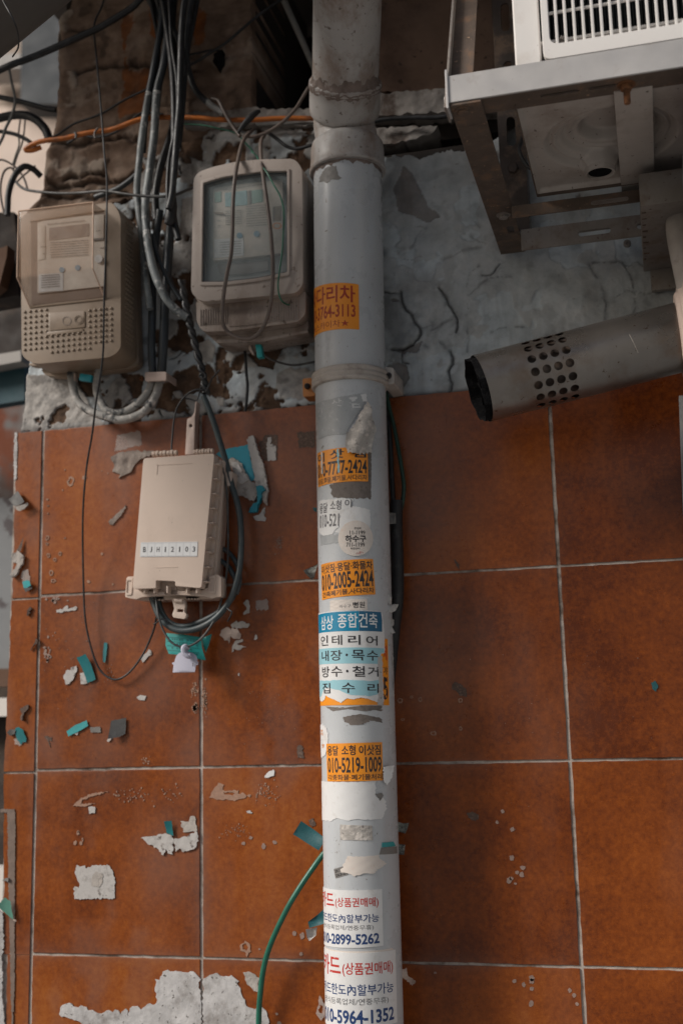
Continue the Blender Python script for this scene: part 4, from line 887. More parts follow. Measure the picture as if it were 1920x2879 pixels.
o = sheet('torn_sticker', s, s.px('P3', [(160, -10), (175, -32), (195, -40), (222, -10), (237, 40), (236, 110), (222, 170), (216, 205), (185, 235), (170, 190), (165, 120), (150, 60)]), M['st_white'], off=.0006, rough=.01, seed=17, label='torn white oval sticker at the left edge above an orange sticker', cat='sticker', group=STG)
lettering(s, o, M['tx_orange'], [('환', (.35, .16, .62, .24), .02), ('영업', (.28, .25, .62, .33), .02), ('전화', (.45, .58, .75, .70), .04)], .00105)
s = Sticker('P3', (225, 116), (660, 104), (666, 408), (233, 416))
o = sheet('advert_sticker', s, rect(), M['st_orange'], off=.0010, label='bright orange sticker reading 010-5219-1009', cat='sticker', group=STG)
lettering(s, o, M['tx_black'], [('용달', (.02, .06, .21, .32), .018), ('소형', (.27, .05, .52, .32), .018), ('이삿짐', (.58, .06, .97, .33), .018), ('010-5219-1009', (.02, .37, .98, .78), .018), ('각종화물·폐기물처리', (.02, .82, .98, .97), .012)], .00145)
s = Sticker('P3', (190, 415), (690, 415), (690, 730), (190, 730), ext=.012)
sheet('torn_paper', s, [(0, 0)] + s.px('P3', [(235, 420), (610, 412), (610, 480), (606, 515), (640, 570), (672, 545), (692, 580), (690, 650), (660, 716), (530, 725), (470, 715), (405, 730), (300, 708), (260, 732)]) + [(0, .99)], M['st_white'], off=.0004, rough=.008, seed=18, label='big blank white paper remnant under the bright orange sticker', cat='torn paper', group=STG)
sheet('torn_paper', s, s.px('P3', [(662, 300), (720, 290), (712, 380), (685, 446), (664, 408)]), M['st_white'], off=.002, lift=lambda u, v: .005 * max(0, u - .9) * 8, rough=.006, label='small white paper flap beside the bright orange sticker', cat='torn paper', group=STG)
sheet('dark_scrap', s, s.px('P3', [(606, 515), (660, 510), (668, 535), (642, 572)]), M['tape_mid'], off=.0011, rough=.006, label='small grey scrap at the edge of the big white paper', cat='scrap', group=STG)
s = Sticker('P3', (330, 760), (582, 768), (590, 886), (330, 882))
sheet('worn_label', s, rect(), M['peel'], off=.0003, rough=.006, seed=20, label='worn grey rectangular label on the drainpipe', cat='label', group=STG)
s = Sticker('P3', (280, 1000), (700, 1000), (700, 1190), (280, 1190))
o = sheet('worn_label', s, s.px('P3', [(280, 1117), (360, 1090), (395, 1160), (295, 1190)]), M['tape_mid'], off=.0003, label='tiny grey date label tilted under white paper', cat='label', group=STG)
sl = Sticker('P3', (280, 1117), (370, 1088), (395, 1160), (295, 1190)); lettering(sl, o, M['tx_black'], [('24.11.21', (.08, .1, .95, .45), .02), ('063-21', (.08, .56, .95, .9), .02)], .0008)
sheet('torn_paper', s, s.px('P3', [(330, 1140), (375, 1045), (395, 1010), (500, 1015), (640, 1003), (655, 1040), (697, 1070), (640, 1112), (590, 1150), (520, 1150), (450, 1175), (400, 1150)]), M['st_cream'], off=.0008, rough=.014, seed=21, label='ragged cream paper shred above the two white cards', cat='torn paper', group=STG)
s = Sticker('P3', (640, 890), (782, 890), (782, 1000), (640, 1000))
sheet('tape_scrap', s, s.px('P3', [(662, 905), (750, 897), (766, 932), (660, 942)]), M['tape_teal2'], off=.0009, label='teal tape strip on the drainpipe', cat='tape', group=STG)
sheet('tape_scrap', s, s.px('P3', [(655, 945), (700, 940), (780, 935), (782, 990), (640, 1000)]), M['tape_mid'], off=.0003, label='grey tape strip below the teal tape on the drainpipe', cat='tape', group=STG)
for lab, TL, TR, BR, BL, num, ex, box in (('upper white card reading 2899-5262 on the drainpipe', (203, 1262), (660, 1275), (671, 1725), (212, 1722), '010-2899-5262', .013, .03),
                                   ('lower white card reading 5964-1352 on the drainpipe', (212, 1748), (766, 1756), (780, 2335), (224, 2352), '010-5964-1352', .012, .03)):
    s = Sticker('P3', TL, TR, BR, BL, ext=ex)
    if ex == .012:
        o = sheet('advert_card', s, [(.02, -.015), (.95, -.03), (.99, .01), (.99, .06), (.02, .06)], M['st_cream'], off=.0001, label='cream card edge showing behind the lower white card', cat='card', group=STG)
    o = sheet('advert_card', s, rect(), M['st_white'], off=.0006, seed=25, label=lab, cat='card', group=STG)
    lettering(s, o, M['tx_red'], [('카드', (.05, .05, .38, .32), .02), ('(상품권매매)', (.40, .13, .95, .32), .014)], .00105, 'red_lettering')
    lettering(s, o, M['tx_navy'], [('카드한도內할부가능', (.04, .42, .95, .57), .012), (num, (.05, .76, .95, .95), .028)], .00105, 'blue_lettering')
    lettering(s, o, M['tx_grey'], [('(정식등록업체/연중무휴)', (.06, .61, .88, .71), .0)], .00105, 'grey_lettering')
s = Sticker('N1', (420, 1590), (800, 1590), (800, 1890), (420, 1890))
sheet('glue_patch', s, s.px('N1', [(440, 1800), (480, 1720), (530, 1640), (700, 1600), (722, 1740), (790, 1790), (720, 1830), (640, 1815), (560, 1880), (500, 1850), (430, 1870)]), M['tape_mid'], off=.0001, th=.0002, rough=.02, seed=33, label='rough grey smear just below the lower socket of the drainpipe', cat='glue patch', group=STG)
# curls of peeling paint and woven scraps at the pipe's edges
def curl(name, zn, pts, d, mat, bend=.004, seed=1, rough=0, step=.004, nrm=(0, -1, 0), **k):
    pl = [W(p, d) for p in Z(zn, pts)]; q = [(a[0], a[2]) for a in pl]
    if rough: q = torn(q, rough * 3, rough, seed)
    c = np.mean(q, 0); e = max(np.ptp([a[0] for a in q]), np.ptp([a[1] for a in q]))
    def f(x, z): return -d - bend * (((x - c[0]) / e * 2) ** 2 + .6 * math.sin((z - c[1]) / e * 6 + seed)) 
    bm = slab_bm(q, (), lambda x, z: (x, f(x, z) - .0003, z), lambda x, z: (x, f(x, z) + .0003, z), step)
    return bmob(name, bm, mat, None, angle=50, **k)
CG = 'scraps curling off the edges of the drainpipe'
curl('paint_curl', 'P2', [(1060, 560), (1095, 460), (1110, 480), (1140, 560), (1130, 640), (1095, 650), (1065, 620)], .085, M['peel'], seed=2, label='grey curl of peeling film at the right edge above the leaf shaped curl', cat='peeling film', group=CG)
curl('paint_curl', 'P2', [(1010, 660), (1130, 660), (1160, 645), (1225, 650), (1190, 730), (1140, 755), (1080, 745), (1060, 680)], .088, M['peel'], seed=3, label='leaf shaped grey curl of film at the right edge of the drainpipe', cat='peeling film', group=CG)
curl('paint_curl', 'P2', [(1125, 820), (1165, 840), (1160, 900), (1135, 920), (1185, 1000), (1140, 1010), (1095, 960), (1110, 880)], .085, M['peel'], seed=4, label='twisted grey curl of film beside the blue and white sticker', cat='peeling film', group=CG)
curl('paint_curl', 'P2', [(1150, 1290), (1165, 1300), (1140, 1480), (1170, 1780), (1150, 1760), (1125, 1500)], .085, M['peel'], seed=5, label='long thin curl of film hanging at the right edge of the drainpipe', cat='peeling film', group=CG)
curl('woven_scrap', 'P3', [(788, 735), (830, 750), (886, 745), (862, 800), (850, 832), (792, 815)], .045, M['cloth'], seed=6, label='upper woven scrap sticking out right of the drainpipe', cat='cloth scrap', group=CG)
curl('woven_scrap', 'P3', [(785, 915), (850, 920), (838, 1003), (788, 1000)], .045, M['cloth'], seed=7, label='lower woven scrap sticking out right of the drainpipe', cat='cloth scrap', group=CG)
curl('woven_scrap', 'P2', [(85, 245), (150, 190), (235, 155), (235, 240), (190, 320), (150, 345), (120, 310)], .05, M['cloth'], .010, seed=8, label='woven scrap curled like a cone left of the drainpipe', cat='cloth scrap', group=CG)
curl('tape_scrap', 'D1', [(125, 1278), (203, 1282), (207, 1380), (135, 1385)], .05, M['tape_mid'], seed=9, label='grey tape tab sticking out at the right of the drainpipe', cat='tape', group=CG)
curl('tape_scrap', 'C3', [(1330, 843), (1440, 920), (1532, 985), (1532, 1055), (1495, 1112), (1390, 1050), (1310, 998), (1257, 965), (1295, 900)], .03, M['tape_dteal'], .003, seed=10, label='large dark teal tape stuck left of the drainpipe above the green cable', cat='tape', group=CG)
curl('tape_scrap', 'C4', [(1395, 625), (1480, 560), (1545, 505), (1548, 640), (1410, 680)], .04, M['tape_dteal'], .003, seed=11, label='teal tape left of the drainpipe beside the upper white card', cat='tape', group=CG)
curl('torn_paper', 'C4', [(1382, 690), (1490, 668), (1465, 750), (1408, 802), (1382, 770)], .032, M['paper'], .006, seed=12, label='white paper flap hanging below the teal tape', cat='torn paper', group=CG)
curl('torn_paper', 'E2', [(140, 950), (165, 938), (178, 980), (215, 1005), (195, 1032), (150, 990)], .035, M['seal'], .006, seed=13, rough=.0006, label='beige paper flap right of the lower white card', cat='torn paper', group=CG)
curl('tape_scrap', 'P1', [(170, 1610), (218, 1615), (215, 1668), (180, 1650)], .05, M['tape_dteal'], .002, seed=14, label='tiny teal tape end left of the torn white sticker', cat='tape', group=CG)

# ================================================================== METERS
def growpx(poly, k):
    c = np.mean(poly, 0); return [tuple(c + (np.array(p) - c) * k) for p in poly]
def disc(name, p, d, rp, mat, parent, th=.0006, ry=None, n=20, ring=0):
    pl = circ(p[0], p[1], rp, ry, n)
    return prism(name, pl, d + th, d - .0005, mat, parent, holes=[circ(p[0], p[1], rp * ring, (ry or rp) * ring, n)] if ring else (), smooth=False)
def bars(name, zn, rows_, d, mat, parent, h, seed):
    """lines of small print: broken bars too small to read"""
    rgx = random.Random(seed); bm = bmesh.new()
    for x0, x1, y0, y1 in rows_:
        x = x0
        while x < x1:
            L = rgx.uniform(6, 26); e = min(x + L, x1)
            ya = y0 + (y1 - y0) * (x - x0) / (x1 - x0)
            q = [W(p, d) for p in Z(zn, [(x, ya - h / 2), (e, ya - h / 2), (e, ya + h / 2), (x, ya + h / 2)])]
            bm.faces.new([bm.verts.new(p) for p in q]); x = e + rgx.uniform(3, 9)
    return bmob(name, bm, mat, parent, smooth=False)
def domes(name, pts, r, nrm, mat, parent):
    bm = bmesh.new(); nv = Vector(nrm); u = nv.orthogonal().normalized(); v = nv.cross(u)
    for c in pts:
        c = Vector(c); prev = None
        for k, (rr, hh) in enumerate(((1, 0), (.82, .45), (.45, .75))):
            ring = [bm.verts.new(c + (u * math.cos(2 * math.pi * i / 8) + v * math.sin(2 * math.pi * i / 8)) * r * rr + nv * r * hh) for i in range(8)]
            if prev:
                for i in range(8): bm.faces.new((prev[i], prev[(i + 1) % 8], ring[(i + 1) % 8], ring[i]))
            prev = ring
        bm.faces.new(prev)
    return bmob(name, bm, mat, parent, angle=60)
MD = .088
c0 = W((200, 1010), .004)
mt1 = thing('electricity_meter', 'beige electricity meter with smoky hood and dimpled lower cover, left on the wall', 'electricity meter', (c0[0], 0, c0[2]))
bodyp = rnd(Z('M1', [(150, 230), (1140, 108), (1225, 250), (1225, 1690), (1120, 1775), (300, 1850), (160, 1770)]), [30, 14, 30, 20, 24, 16, 26])
prism('housing', bodyp, MD, .014, M['meter'], mt1, .011, seg=4)
prism('base', rnd(Z('M1', [(350, 420), (1370, 320), (1420, 1850), (1330, 1900), (560, 1990), (380, 1960)]), 16), .022, .002, M['meter'], mt1, .004)
prism('base_lip', rnd(Z('M1', [(240, 1840), (1130, 1770), (1225, 1700), (1225, 1730), (1135, 1795), (300, 1868), (240, 1860)]), 6), .034, .016, M['meter'], mt1, .002)
pts = []
for r in range(9):
    for c in range(17):
        x = 195 + c * 58; y = 1290 + r * 58 - c * 6.2
        if r < 5 and 430 < x < 850: continue
        if y < 1250 - (x - 190) * .07 + 18: continue
        if r == 8 and not 440 < x < 940: continue
        pts.append(W(Z('M1', [(x, y)])[0], MD + .0002))
domes('dimples', pts, .0029, (0, -1, 0), M['meter'], mt1)
xs_ = W(Z('M1', [(1225, 900)])[0], MD)[0]; zt_, zb_ = W(Z('M1', [(1225, 280)])[0], MD)[2], W(Z('M1', [(1225, 1560)])[0], MD)[2]
pts = [(xs_ + .0002, -.068 + .0085 * c + (.004 if r % 2 else 0), zt_ + (zb_ - zt_) * r / 25) for r in range(26) for c in range(4)]
domes('side_dimples', pts, .0026, (1, 0, 0), M['meter'], mt1)
prism('emblem_plate', rnd(Z('M1', [(450, 1300), (838, 1275), (838, 1452), (455, 1492)]), 4), MD + .0016, MD - .001, M['meter'], mt1, .0006)
prism('emblem_plate', Z('M1', [(430, 1502), (820, 1465), (822, 1500), (432, 1540)]), MD + .0018, MD - .001, M['meter'], mt1, .0006)
disc('emblem_ring', Z('M1', [(645, 1385)])[0], MD + .0016, 12.5, M['meter2d'], mt1, ring=.86); disc('emblem_ring', Z('M1', [(772, 1372)])[0], MD + .0016, 13, M['meter'], mt1, th=.001, ring=.85); disc('emblem_ring', Z('M1', [(772, 1372)])[0], MD + .0016, 9, M['meter'], mt1, th=.001, ring=.85)
# what is under the hood
FD = MD + .0008
prism('meter_face', rnd(Z('M1', [(330, 330), (400, 308), (860, 255), (1050, 238), (1048, 1010), (600, 1060), (330, 1090)]), 4), FD + .002, FD - .002, M['face'], mt1)
prism('display', Z('M1', [(455, 385), (885, 335), (885, 472), (455, 522)]), FD + .0026, FD, M['lcd2'], mt1)
prism('side_panel', rnd(Z('M1', [(338, 375), (415, 360), (415, 720), (338, 735)]), 2), FD + .0028, FD, M['face'], mt1, .0004)
prism('side_panel', rnd(Z('M1', [(935, 250), (1045, 240), (1040, 495), (935, 512)]), 2), FD + .003, FD, M['face'], mt1, .0004)
prism('rating_label', Z('M1', [(345, 885), (605, 870), (605, 1060), (345, 1075)]), FD + .0025, FD, M['label'], mt1)
for p in ((592, 835), (762, 812)): disc('button', Z('M1', [p])[0], FD + .002, 7.6, M['btn'], mt1, th=.0012)
bars('small_print', 'M1', [(470, 880, 545 + k * 26, 515 + k * 26) for k in range(7)] + [(440, 840, 345, 305)] + [(370, 570, 900 + 25 * k, 885 + 25 * k) for k in range(6)] + [(365, 425, 590, 585), (385, 415, 665, 660), (960, 1010, 420, 410), (1000, 1045, 600, 595)], FD + .0031, M['inkp'], mt1, 9, 5)
lk = prism('seal_stub', Z('M1', [(930, 500), (1040, 488), (1040, 510), (930, 522)]), FD + .004, FD, M['inkp'], mt1)
disc('cover_screw', Z('M1', [(985, 715)])[0], FD + .002, 11, M['label'], mt1, th=.004)
prism('hood_recess', growpx(rnd(Z('M1', [(250, 310), (1058, 205), (1050, 1140), (258, 1230)]), 6), .97), MD + .0005, MD - .001, M['hoodin'], mt1, smooth=False)
# hood
HD = .124
hv = [W(p, HD) for p in Z('M1', [(130, 205), (930, 108), (925, 822), (112, 920)])] + [W(p, MD) for p in Z('M1', [(258, 318), (1062, 196), (1056, 1150), (250, 1240)])] + [W(Z('M1', [(236, 1010)])[0], MD)]
bm = bmesh.new(); V = [bm.verts.new(p) for p in hv]
for f in ((0, 1, 2, 3), (0, 4, 5, 1), (1, 5, 6, 2), (3, 2, 6, 7), (0, 3, 8, 4), (3, 7, 8)): bm.faces.new([V[i] for i in f])
bmesh.ops.recalc_face_normals(bm, faces=bm.faces)
bmesh.ops.bevel(bm, geom=[e for e in bm.edges if len(e.link_faces) == 2 and e.calc_face_angle(0) > R(15)], offset=.004, segments=3, affect='EDGES', profile=.6, clamp_overlap=True)
bmob('hood', bm, M['hood'], mt1, angle=30)
def edge_bead(name, P, r, mat, parent):
    bm = bmesh.new(); tube_bm(bm, catmull(P, 4), r, 8); bmob(name, bm, mat, parent)
for i_, j_ in ((0, 3), (1, 2), (0, 1), (2, 6), (3, 7)): edge_bead('hood_edge', [np.array(hv[i_]), (np.array(hv[i_]) + hv[j_]) / 2, np.array(hv[j_])], .0013, M['hoodglint'], mt1)  # pale beads paint the bright highlights along the hood's edges
edge_bead('hood_edge', [hv[7], (np.array(hv[7]) + hv[6]) / 2, hv[6]], .0022, M['meter'], mt1); edge_bead('hood_edge', [hv[4], (np.array(hv[4]) + hv[5]) / 2, hv[5]], .0022, M['meter'], mt1); edge_bead('hood_edge', [hv[5], (np.array(hv[5]) + hv[6]) / 2, hv[6]], .002, M['meter'], mt1)
prism('seal_bracket', Z('M1', [(720, 1945), (735, 1945), (735, 2030), (720, 2030)]), .03, .02, M['strap'], mt1)
prism('seal', Z('M1', [(785, 1950), (912, 1965), (895, 2035), (775, 2020)]), .036, .026, M['cyan'], mt1, .001)
prism('terminal_stub', Z('M1', [(640, 1960), (730, 1960), (720, 2030), (650, 2020)]), .02, .004, M['cblack'], mt1, .002)

# right meter
c0 = W((680, 960), .004)
mt2 = thing('electricity_meter', 'dirty pale electricity meter with square window and cable loop, beside the drainpipe', 'electricity meter', (c0[0], 0, c0[2]))
RD = .10
outer = rnd(Z('M2', [(100, 235), (330, 155), (600, 95), (900, 70), (1250, 65), (1335, 175), (1345, 1500), (1275, 1595), (700, 1650), (190, 1695), (70, 1600)]), [34, 10, 10, 10, 16, 16, 16, 22, 8, 24, 20])
inner = rnd(Z('M2', [(208, 340), (420, 275), (650, 238), (900, 208), (1165, 203), (1165, 1358), (800, 1430), (470, 1467), (190, 1470)]), 4)
prism('frame', outer, RD, RD - .034, M['meter2'], mt2, .007, holes=[inner], seg=3)
prism('window_trim', growpx(inner, 1.055), RD + .0022, RD - .004, M['meter2'], mt2, .0012, holes=[growpx(inner, 1.0)])
prism('window_gasket', growpx(inner, 1.004), RD - .001, RD - .012, M['ink'], mt2, holes=[growpx(inner, .988)], smooth=False)
prism('back_housing', [(x + 12, y + 18) for x, y in outer], RD - .030, .008, M['meter2d'], mt2, .006)
BD = .080; 
prism('inner_panel', growpx(inner, 1.02), BD, BD - .002, M['face_in'], mt2, smooth=False)
prism('meter_face', rnd(Z('M2', [(322, 415), (360, 395), (700, 345), (1000, 312), (1115, 308), (1110, 1138), (700, 1190), (322, 1228)]), 4), BD + .009, BD, M['face'], mt2, .001)
prism('lower_block', rnd(Z('M2', [(370, 1270), (720, 1250), (950, 1220), (950, 1340), (700, 1380), (400, 1392)]), 4), BD + .003, BD, M['inkp'], mt2, .001)
FD = BD + .009
prism('display', Z('M2', [(458, 455), (705, 425), (712, 590), (462, 612)]), FD + .0008, FD - .001, M['lcd'], mt2); prism('display_bar', Z('M2', [(722, 430), (755, 425), (760, 580), (728, 585)]), FD + .0009, FD - .001, M['inkp'], mt2); prism('display_side', Z('M2', [(760, 428), (880, 412), (885, 555), (764, 575)]), FD + .0008, FD - .001, M['green_ink'], mt2)
prism('status_label', Z('M2', [(338, 450), (412, 438), (412, 555), (340, 562)]), FD + .0009, FD - .001, M['green_ink'], mt2)
prism('port', Z('M2', [(1005, 612), (1100, 600), (1095, 770), (1005, 775)]), FD + .0009, FD - .001, M['meter'], mt2, .0004); prism('port_edge', Z('M2', [(1003, 612), (1022, 610), (1022, 772), (1003, 775)]), FD + .0014, FD - .001, M['inkp'], mt2)
for p in ((622, 940), (818, 920)): disc('button', Z('M2', [p])[0], FD, 8.2, M['btn'], mt2, th=.0015)
disc('brand_ring', Z('M2', [(1050, 830)])[0], FD, 13, M['orange_ink'], mt2, ry=9, ring=.72)
prism('step', Z('M2', [(318, 668), (435, 680), (435, 700), (340, 690)]), FD + .003, FD - .001, M['meter'], mt2)
prism('rating_label', Z('M2', [(335, 985), (668, 965), (668, 1165), (335, 1195)]), FD + .0008, FD - .001, M['label'], mt2)
bars('small_print', 'M2', [(465, 650, 668 + 25 * k, 652 + 25 * k) for k in range(7)] + [(700, 940, 610 + 28 * k, 590 + 28 * k) for k in range(9)] + [(400, 640, 1020 + 28 * k, 1003 + 28 * k) for k in range(6)] + [(440, 900, 415, 355), (375, 410, 775, 772), (375, 420, 828, 824)], FD + .0012, M['inkp'], mt2, 8, 9)
prism('window_pane', growpx(inner, .995), RD - .004, RD - .007, M['glass'], mt2, smooth=False)
prism('terminal_cover', rnd(Z('M2', [(130, 1695), (700, 1660), (1375, 1580), (1375, 1840), (1290, 1925), (800, 1990), (500, 2030), (200, 2035), (135, 1930)]), [4, 4, 4, 14, 20, 8, 8, 18, 14]), .083, .010, M['meter2d'], mt2, .006, seg=3)
for x0, y0, ya, yb in ((175, 0, 1785, 1965), (950, 0, 1715, 1930)):
    bm = bmesh.new()
    for k in range(13):
        if x0 == 175 and k > 11: continue
        x = x0 + k * 28; sl = -(x - 175) * .10 if x0 == 175 else -(x - 950) * .14
        q = Z('M2', [(x, ya + sl), (x + 11, ya + sl), (x + 11, yb + sl * .7), (x, yb + sl * .7)]); a = W(q[0], .083); b_ = W(q[2], .083)
        boxbm(bm, (a[0], -.0848, b_[2]), (b_[0] - a[0], 0, 0), (0, .004, 0), (0, 0, a[2] - b_[2]), .0006)
    bmob('ribbing', bm, M['meter2d'], mt2)
prism('cover_plate', rnd(Z('M2', [(500, 1790), (700, 1775), (950, 1740), (950, 1930), (700, 1965), (500, 1975)]), 2), .0843, .08, M['meter2d'], mt2, .0006)
prism('base', rnd(Z('M2', [(210, 2000), (800, 1960), (1400, 1880), (1410, 2030), (1000, 2110), (860, 2150), (360, 2160)]), 14), .06, .003, M['meter2d'], mt2, .004)
prism('base_rim', rnd(Z('M2', [(330, 2125), (860, 2115), (1400, 2020), (1405, 2045), (870, 2150), (360, 2165)]), 4), .066, .05, M['meter2d'], mt2, .002)
for p in ((1140, 1485), (1210, 1475)): disc('cover_screw', Z('M2', [p])[0], RD - .001, 7.5, M['meter2d'], mt2, ring=.78)
lettm = bmesh.new()
prism('seal', Z('M2', [(800, 2182), (865, 2178), (888, 2322), (822, 2332)]), .052, .04, M['tealseal'], mt2, .001)
prism('seal_bracket', Z('M2', [(728, 2170), (755, 2165), (758, 2225), (790, 2290), (770, 2298), (730, 2245)]), .045, .038, M['strap'], mt2, .001)
lettm.free()

# ================================================================== TERMINAL BOX
c0 = W((480, 1690), .01)
tb = thing('terminal_box', 'beige plastic terminal box marked BJH12103 hanging tilted on the tiles', 'terminal box', (c0[0], 0, c0[2]))
LD = .074
lid = rnd(Z('G5', [(660, 226), (985, 204), (925, 822), (806, 812), (806, 790), (716, 786), (716, 822), (610, 826)]), [9, 9, 8, 3, 5, 5, 3, 8])
prism('lid', lid, LD, .052, M['tbox'], tb, .0035, seg=3)
prism('lid_skirt', rnd(Z('G5', [(664, 250), (1018, 232), (968, 850), (618, 858)]), 6), .050, .040, M['tbox'], tb, .002)
prism('back_box', rnd(Z('G5', [(690, 262), (1035, 236), (985, 872), (640, 880)]), 8), .040, .010, M['tbox'], tb, .003)
for k in range(9):
    bm = bmesh.new(); t = .06 + k * .112; p = np.array(Z('G5', [(985, 214)])[0]) * (1 - t) + np.array(Z('G5', [(925, 818)])[0]) * t
    a = W(p, LD); boxbm(bm, (a[0] - .002, -.069, a[2] - .0011), (.0095, 0, 0), (0, .022, 0), (0, 0, .0022), .0004)
    bmob('side_rib', bm, M['tbox'], tb)
for x in (655, 700, 760, 850, 895):
    bm = bmesh.new(); a = W(Z('G5', [(x, 822)])[0], LD); boxbm(bm, (a[0], -.069, a[2] - .008), (.0022, 0, 0), (0, .018, 0), (0, 0, .012), .0004); bmob('bottom_rib', bm, M['tbox'], tb)
fl = rnd(Z('X4', [(78, 300), (100, 282), (170, 280), (178, 440), (430, 480), (570, 480), (570, 515), (730, 515), (735, 470), (1060, 460), (1140, 420), (1150, 270), (1260, 255), (1300, 290), (1300, 540), (1250, 545), (1180, 560), (1080, 540), (830, 520), (560, 525), (280, 545), (200, 575), (130, 565), (58, 545)]), 2)
prism('flange', fl, .056, .030, M['tbox'], tb, .0015)
for nm, pts in (('ear_frame', [(75, 305), (160, 300), (140, 520), (65, 525)]), ('ear_frame', [(1150, 275), (1232, 270), (1222, 500), (1130, 505)])):
    o = rnd(Z('X4', pts), 4); prism(nm, o, .0575, .052, M['tbox'], tb, .0008, holes=[growpx(o, .72)])
prism('cavity', Z('X4', [(440, 300), (730, 300), (730, 560), (420, 560)]), .035, .03, M['tbox_in'], tb, smooth=False)
prism('cable_comb', Z('X4', [(290, 540), (560, 535), (570, 590), (400, 585)]), .040, .02, M['tbox_in'], tb, .001); prism('cable_comb', Z('X4', [(830, 530), (1030, 528), (1010, 580), (850, 580)]), .040, .02, M['tbox_in'], tb, .001)
bm = bmesh.new()
for x, y in ((410, 568), (450, 568), (490, 570), (530, 572), (870, 560), (910, 560), (950, 562), (985, 560)):
    a = W(Z('X4', [(x, y)])[0], .044); boxbm(bm, a, (.0024, 0, 0), (0, .01, 0), (0, 0, -.003), .0004)
bmob('comb_teeth', bm, M['tbox'], tb)
bm = bmesh.new()
for x, y in ((600, 435), (645, 432), (690, 430)):
    a = W(Z('X4', [(x, y)])[0], .052); boxbm(bm, a, (.005, 0, 0), (0, .01, 0), (0, 0, -.004), .0006)
for x, y in ((580, 460),):
    a = W(Z('X4', [(x, y)])[0], .050); boxbm(bm, a, (.016, 0, 0), (0, .01, 0), (0, 0, -.0035), .0006)
bmob('connector', bm, M['tbox'], tb)
lt = rnd(Z('X4', [(665, 580), (700, 560), (820, 575), (835, 650), (820, 740), (855, 770), (830, 832), (680, 812), (668, 770), (695, 700)]), 4)
prism('latch', lt, .050, .040, M['tbox'], tb, .001, holes=[rnd(Z('X4', [(735, 700), (815, 705), (808, 745), (728, 740)]), 1)])
bm = bmesh.new(); a, b_ = W(Z('X4', [(700, 590)])[0], .052), W(Z('X4', [(800, 596)])[0], .052); tube_bm(bm, [a, (a + b_) / 2, b_], .0036, 12); bmob('latch_pin', bm, M['tbox'], tb)
for xa, ya, xb, yb in ((700, 207, 818, 201), (890, 200, 982, 194)):
    bm = bmesh.new(); a, b_ = W(Z('G5', [(xa, ya)])[0], .058), W(Z('G5', [(xb, yb)])[0], .058); n = 7
    for k in range(n):
        p, q = a + (b_ - a) * (k / n + .012), a + (b_ - a) * ((k + .82) / n); tube_bm(bm, [p, (p + q) / 2, q], .0055 if k % 2 else .0047, 12)
    bmob('hinge', bm, M['tbox'], tb)
disc('mould_mark', Z('G5', [(783, 505)])[0], LD - .0004, 7, M['tbox'], tb, ring=.8)
for pts in ([(722, 255), (880, 246), (880, 250), (722, 259)], [(722, 255), (726, 255), (722, 300), (718, 300)], [(716, 725), (815, 723), (815, 727), (716, 729)]):
    prism('lid_line', Z('G5', pts), LD + .0006, LD - .001, M['tbox'], tb, smooth=False)
LB = Z('G5', [(648, 612), (909, 609), (906, 677), (644, 679)])
lb = prism('number_label', LB, LD + .0007, LD - .0005, M['label'], tb, smooth=False)
def quad(P, d):
    P = [np.array(p) for p in P]
    def f(u, v): return W(P[0] * (1 - u) * (1 - v) + P[1] * u * (1 - v) + P[2] * u * v + P[3] * (1 - u) * v, d)
    return f
bm = bmesh.new(); bl = bmesh.new(); fq = quad(LB, LD + .0009); wd = {'1': .15, 'J': .30}
for k, ch in enumerate('BJH12103'):
    c = (k + .5) / 8 + (0 if k else .01); h = wd.get(ch, .40) / 16
    text_into(bm, ch, (c - h, .32, c + h, .68), .012, fq, 9)
    if k:
        for u0, u1, v0, v1 in ((k / 8 - .002, k / 8 + .002, .05, .95),): bl.faces.new([bl.verts.new(fq(u, v)) for u, v in ((u0, v0), (u1, v0), (u1, v1), (u0, v1))])
for v in (.05, .95): bl.faces.new([bl.verts.new(fq(u, w_)) for u, w_ in ((.01, v - .012), (.99, v - .012), (.99, v + .012), (.01, v + .012))])
bmob('lettering', bm, M['tx_black'], lb, smooth=False); bmob('cell_lines', bl, M['cell'], lb, smooth=False)
st = prism('mounting_strap', rnd(Z('Q1', [(678, 1375), (735, 1345), (772, 1280), (785, 1150), (800, 1140), (778, 1350), (762, 1835), (650, 1835)]), 2), .024, .006, M['strap'], None, .001, holes=[circ(*Z('Q1', [(722, 1460)])[0], 5, n=12)], label='pinkish steel strap with a bolt hole above the terminal box', cat='strap')
prism('side_bracket', Z('C1', [(620, 585), (650, 572), (695, 570), (690, 710), (625, 705)]), .035, .006, M['tbox'], tb, .002)

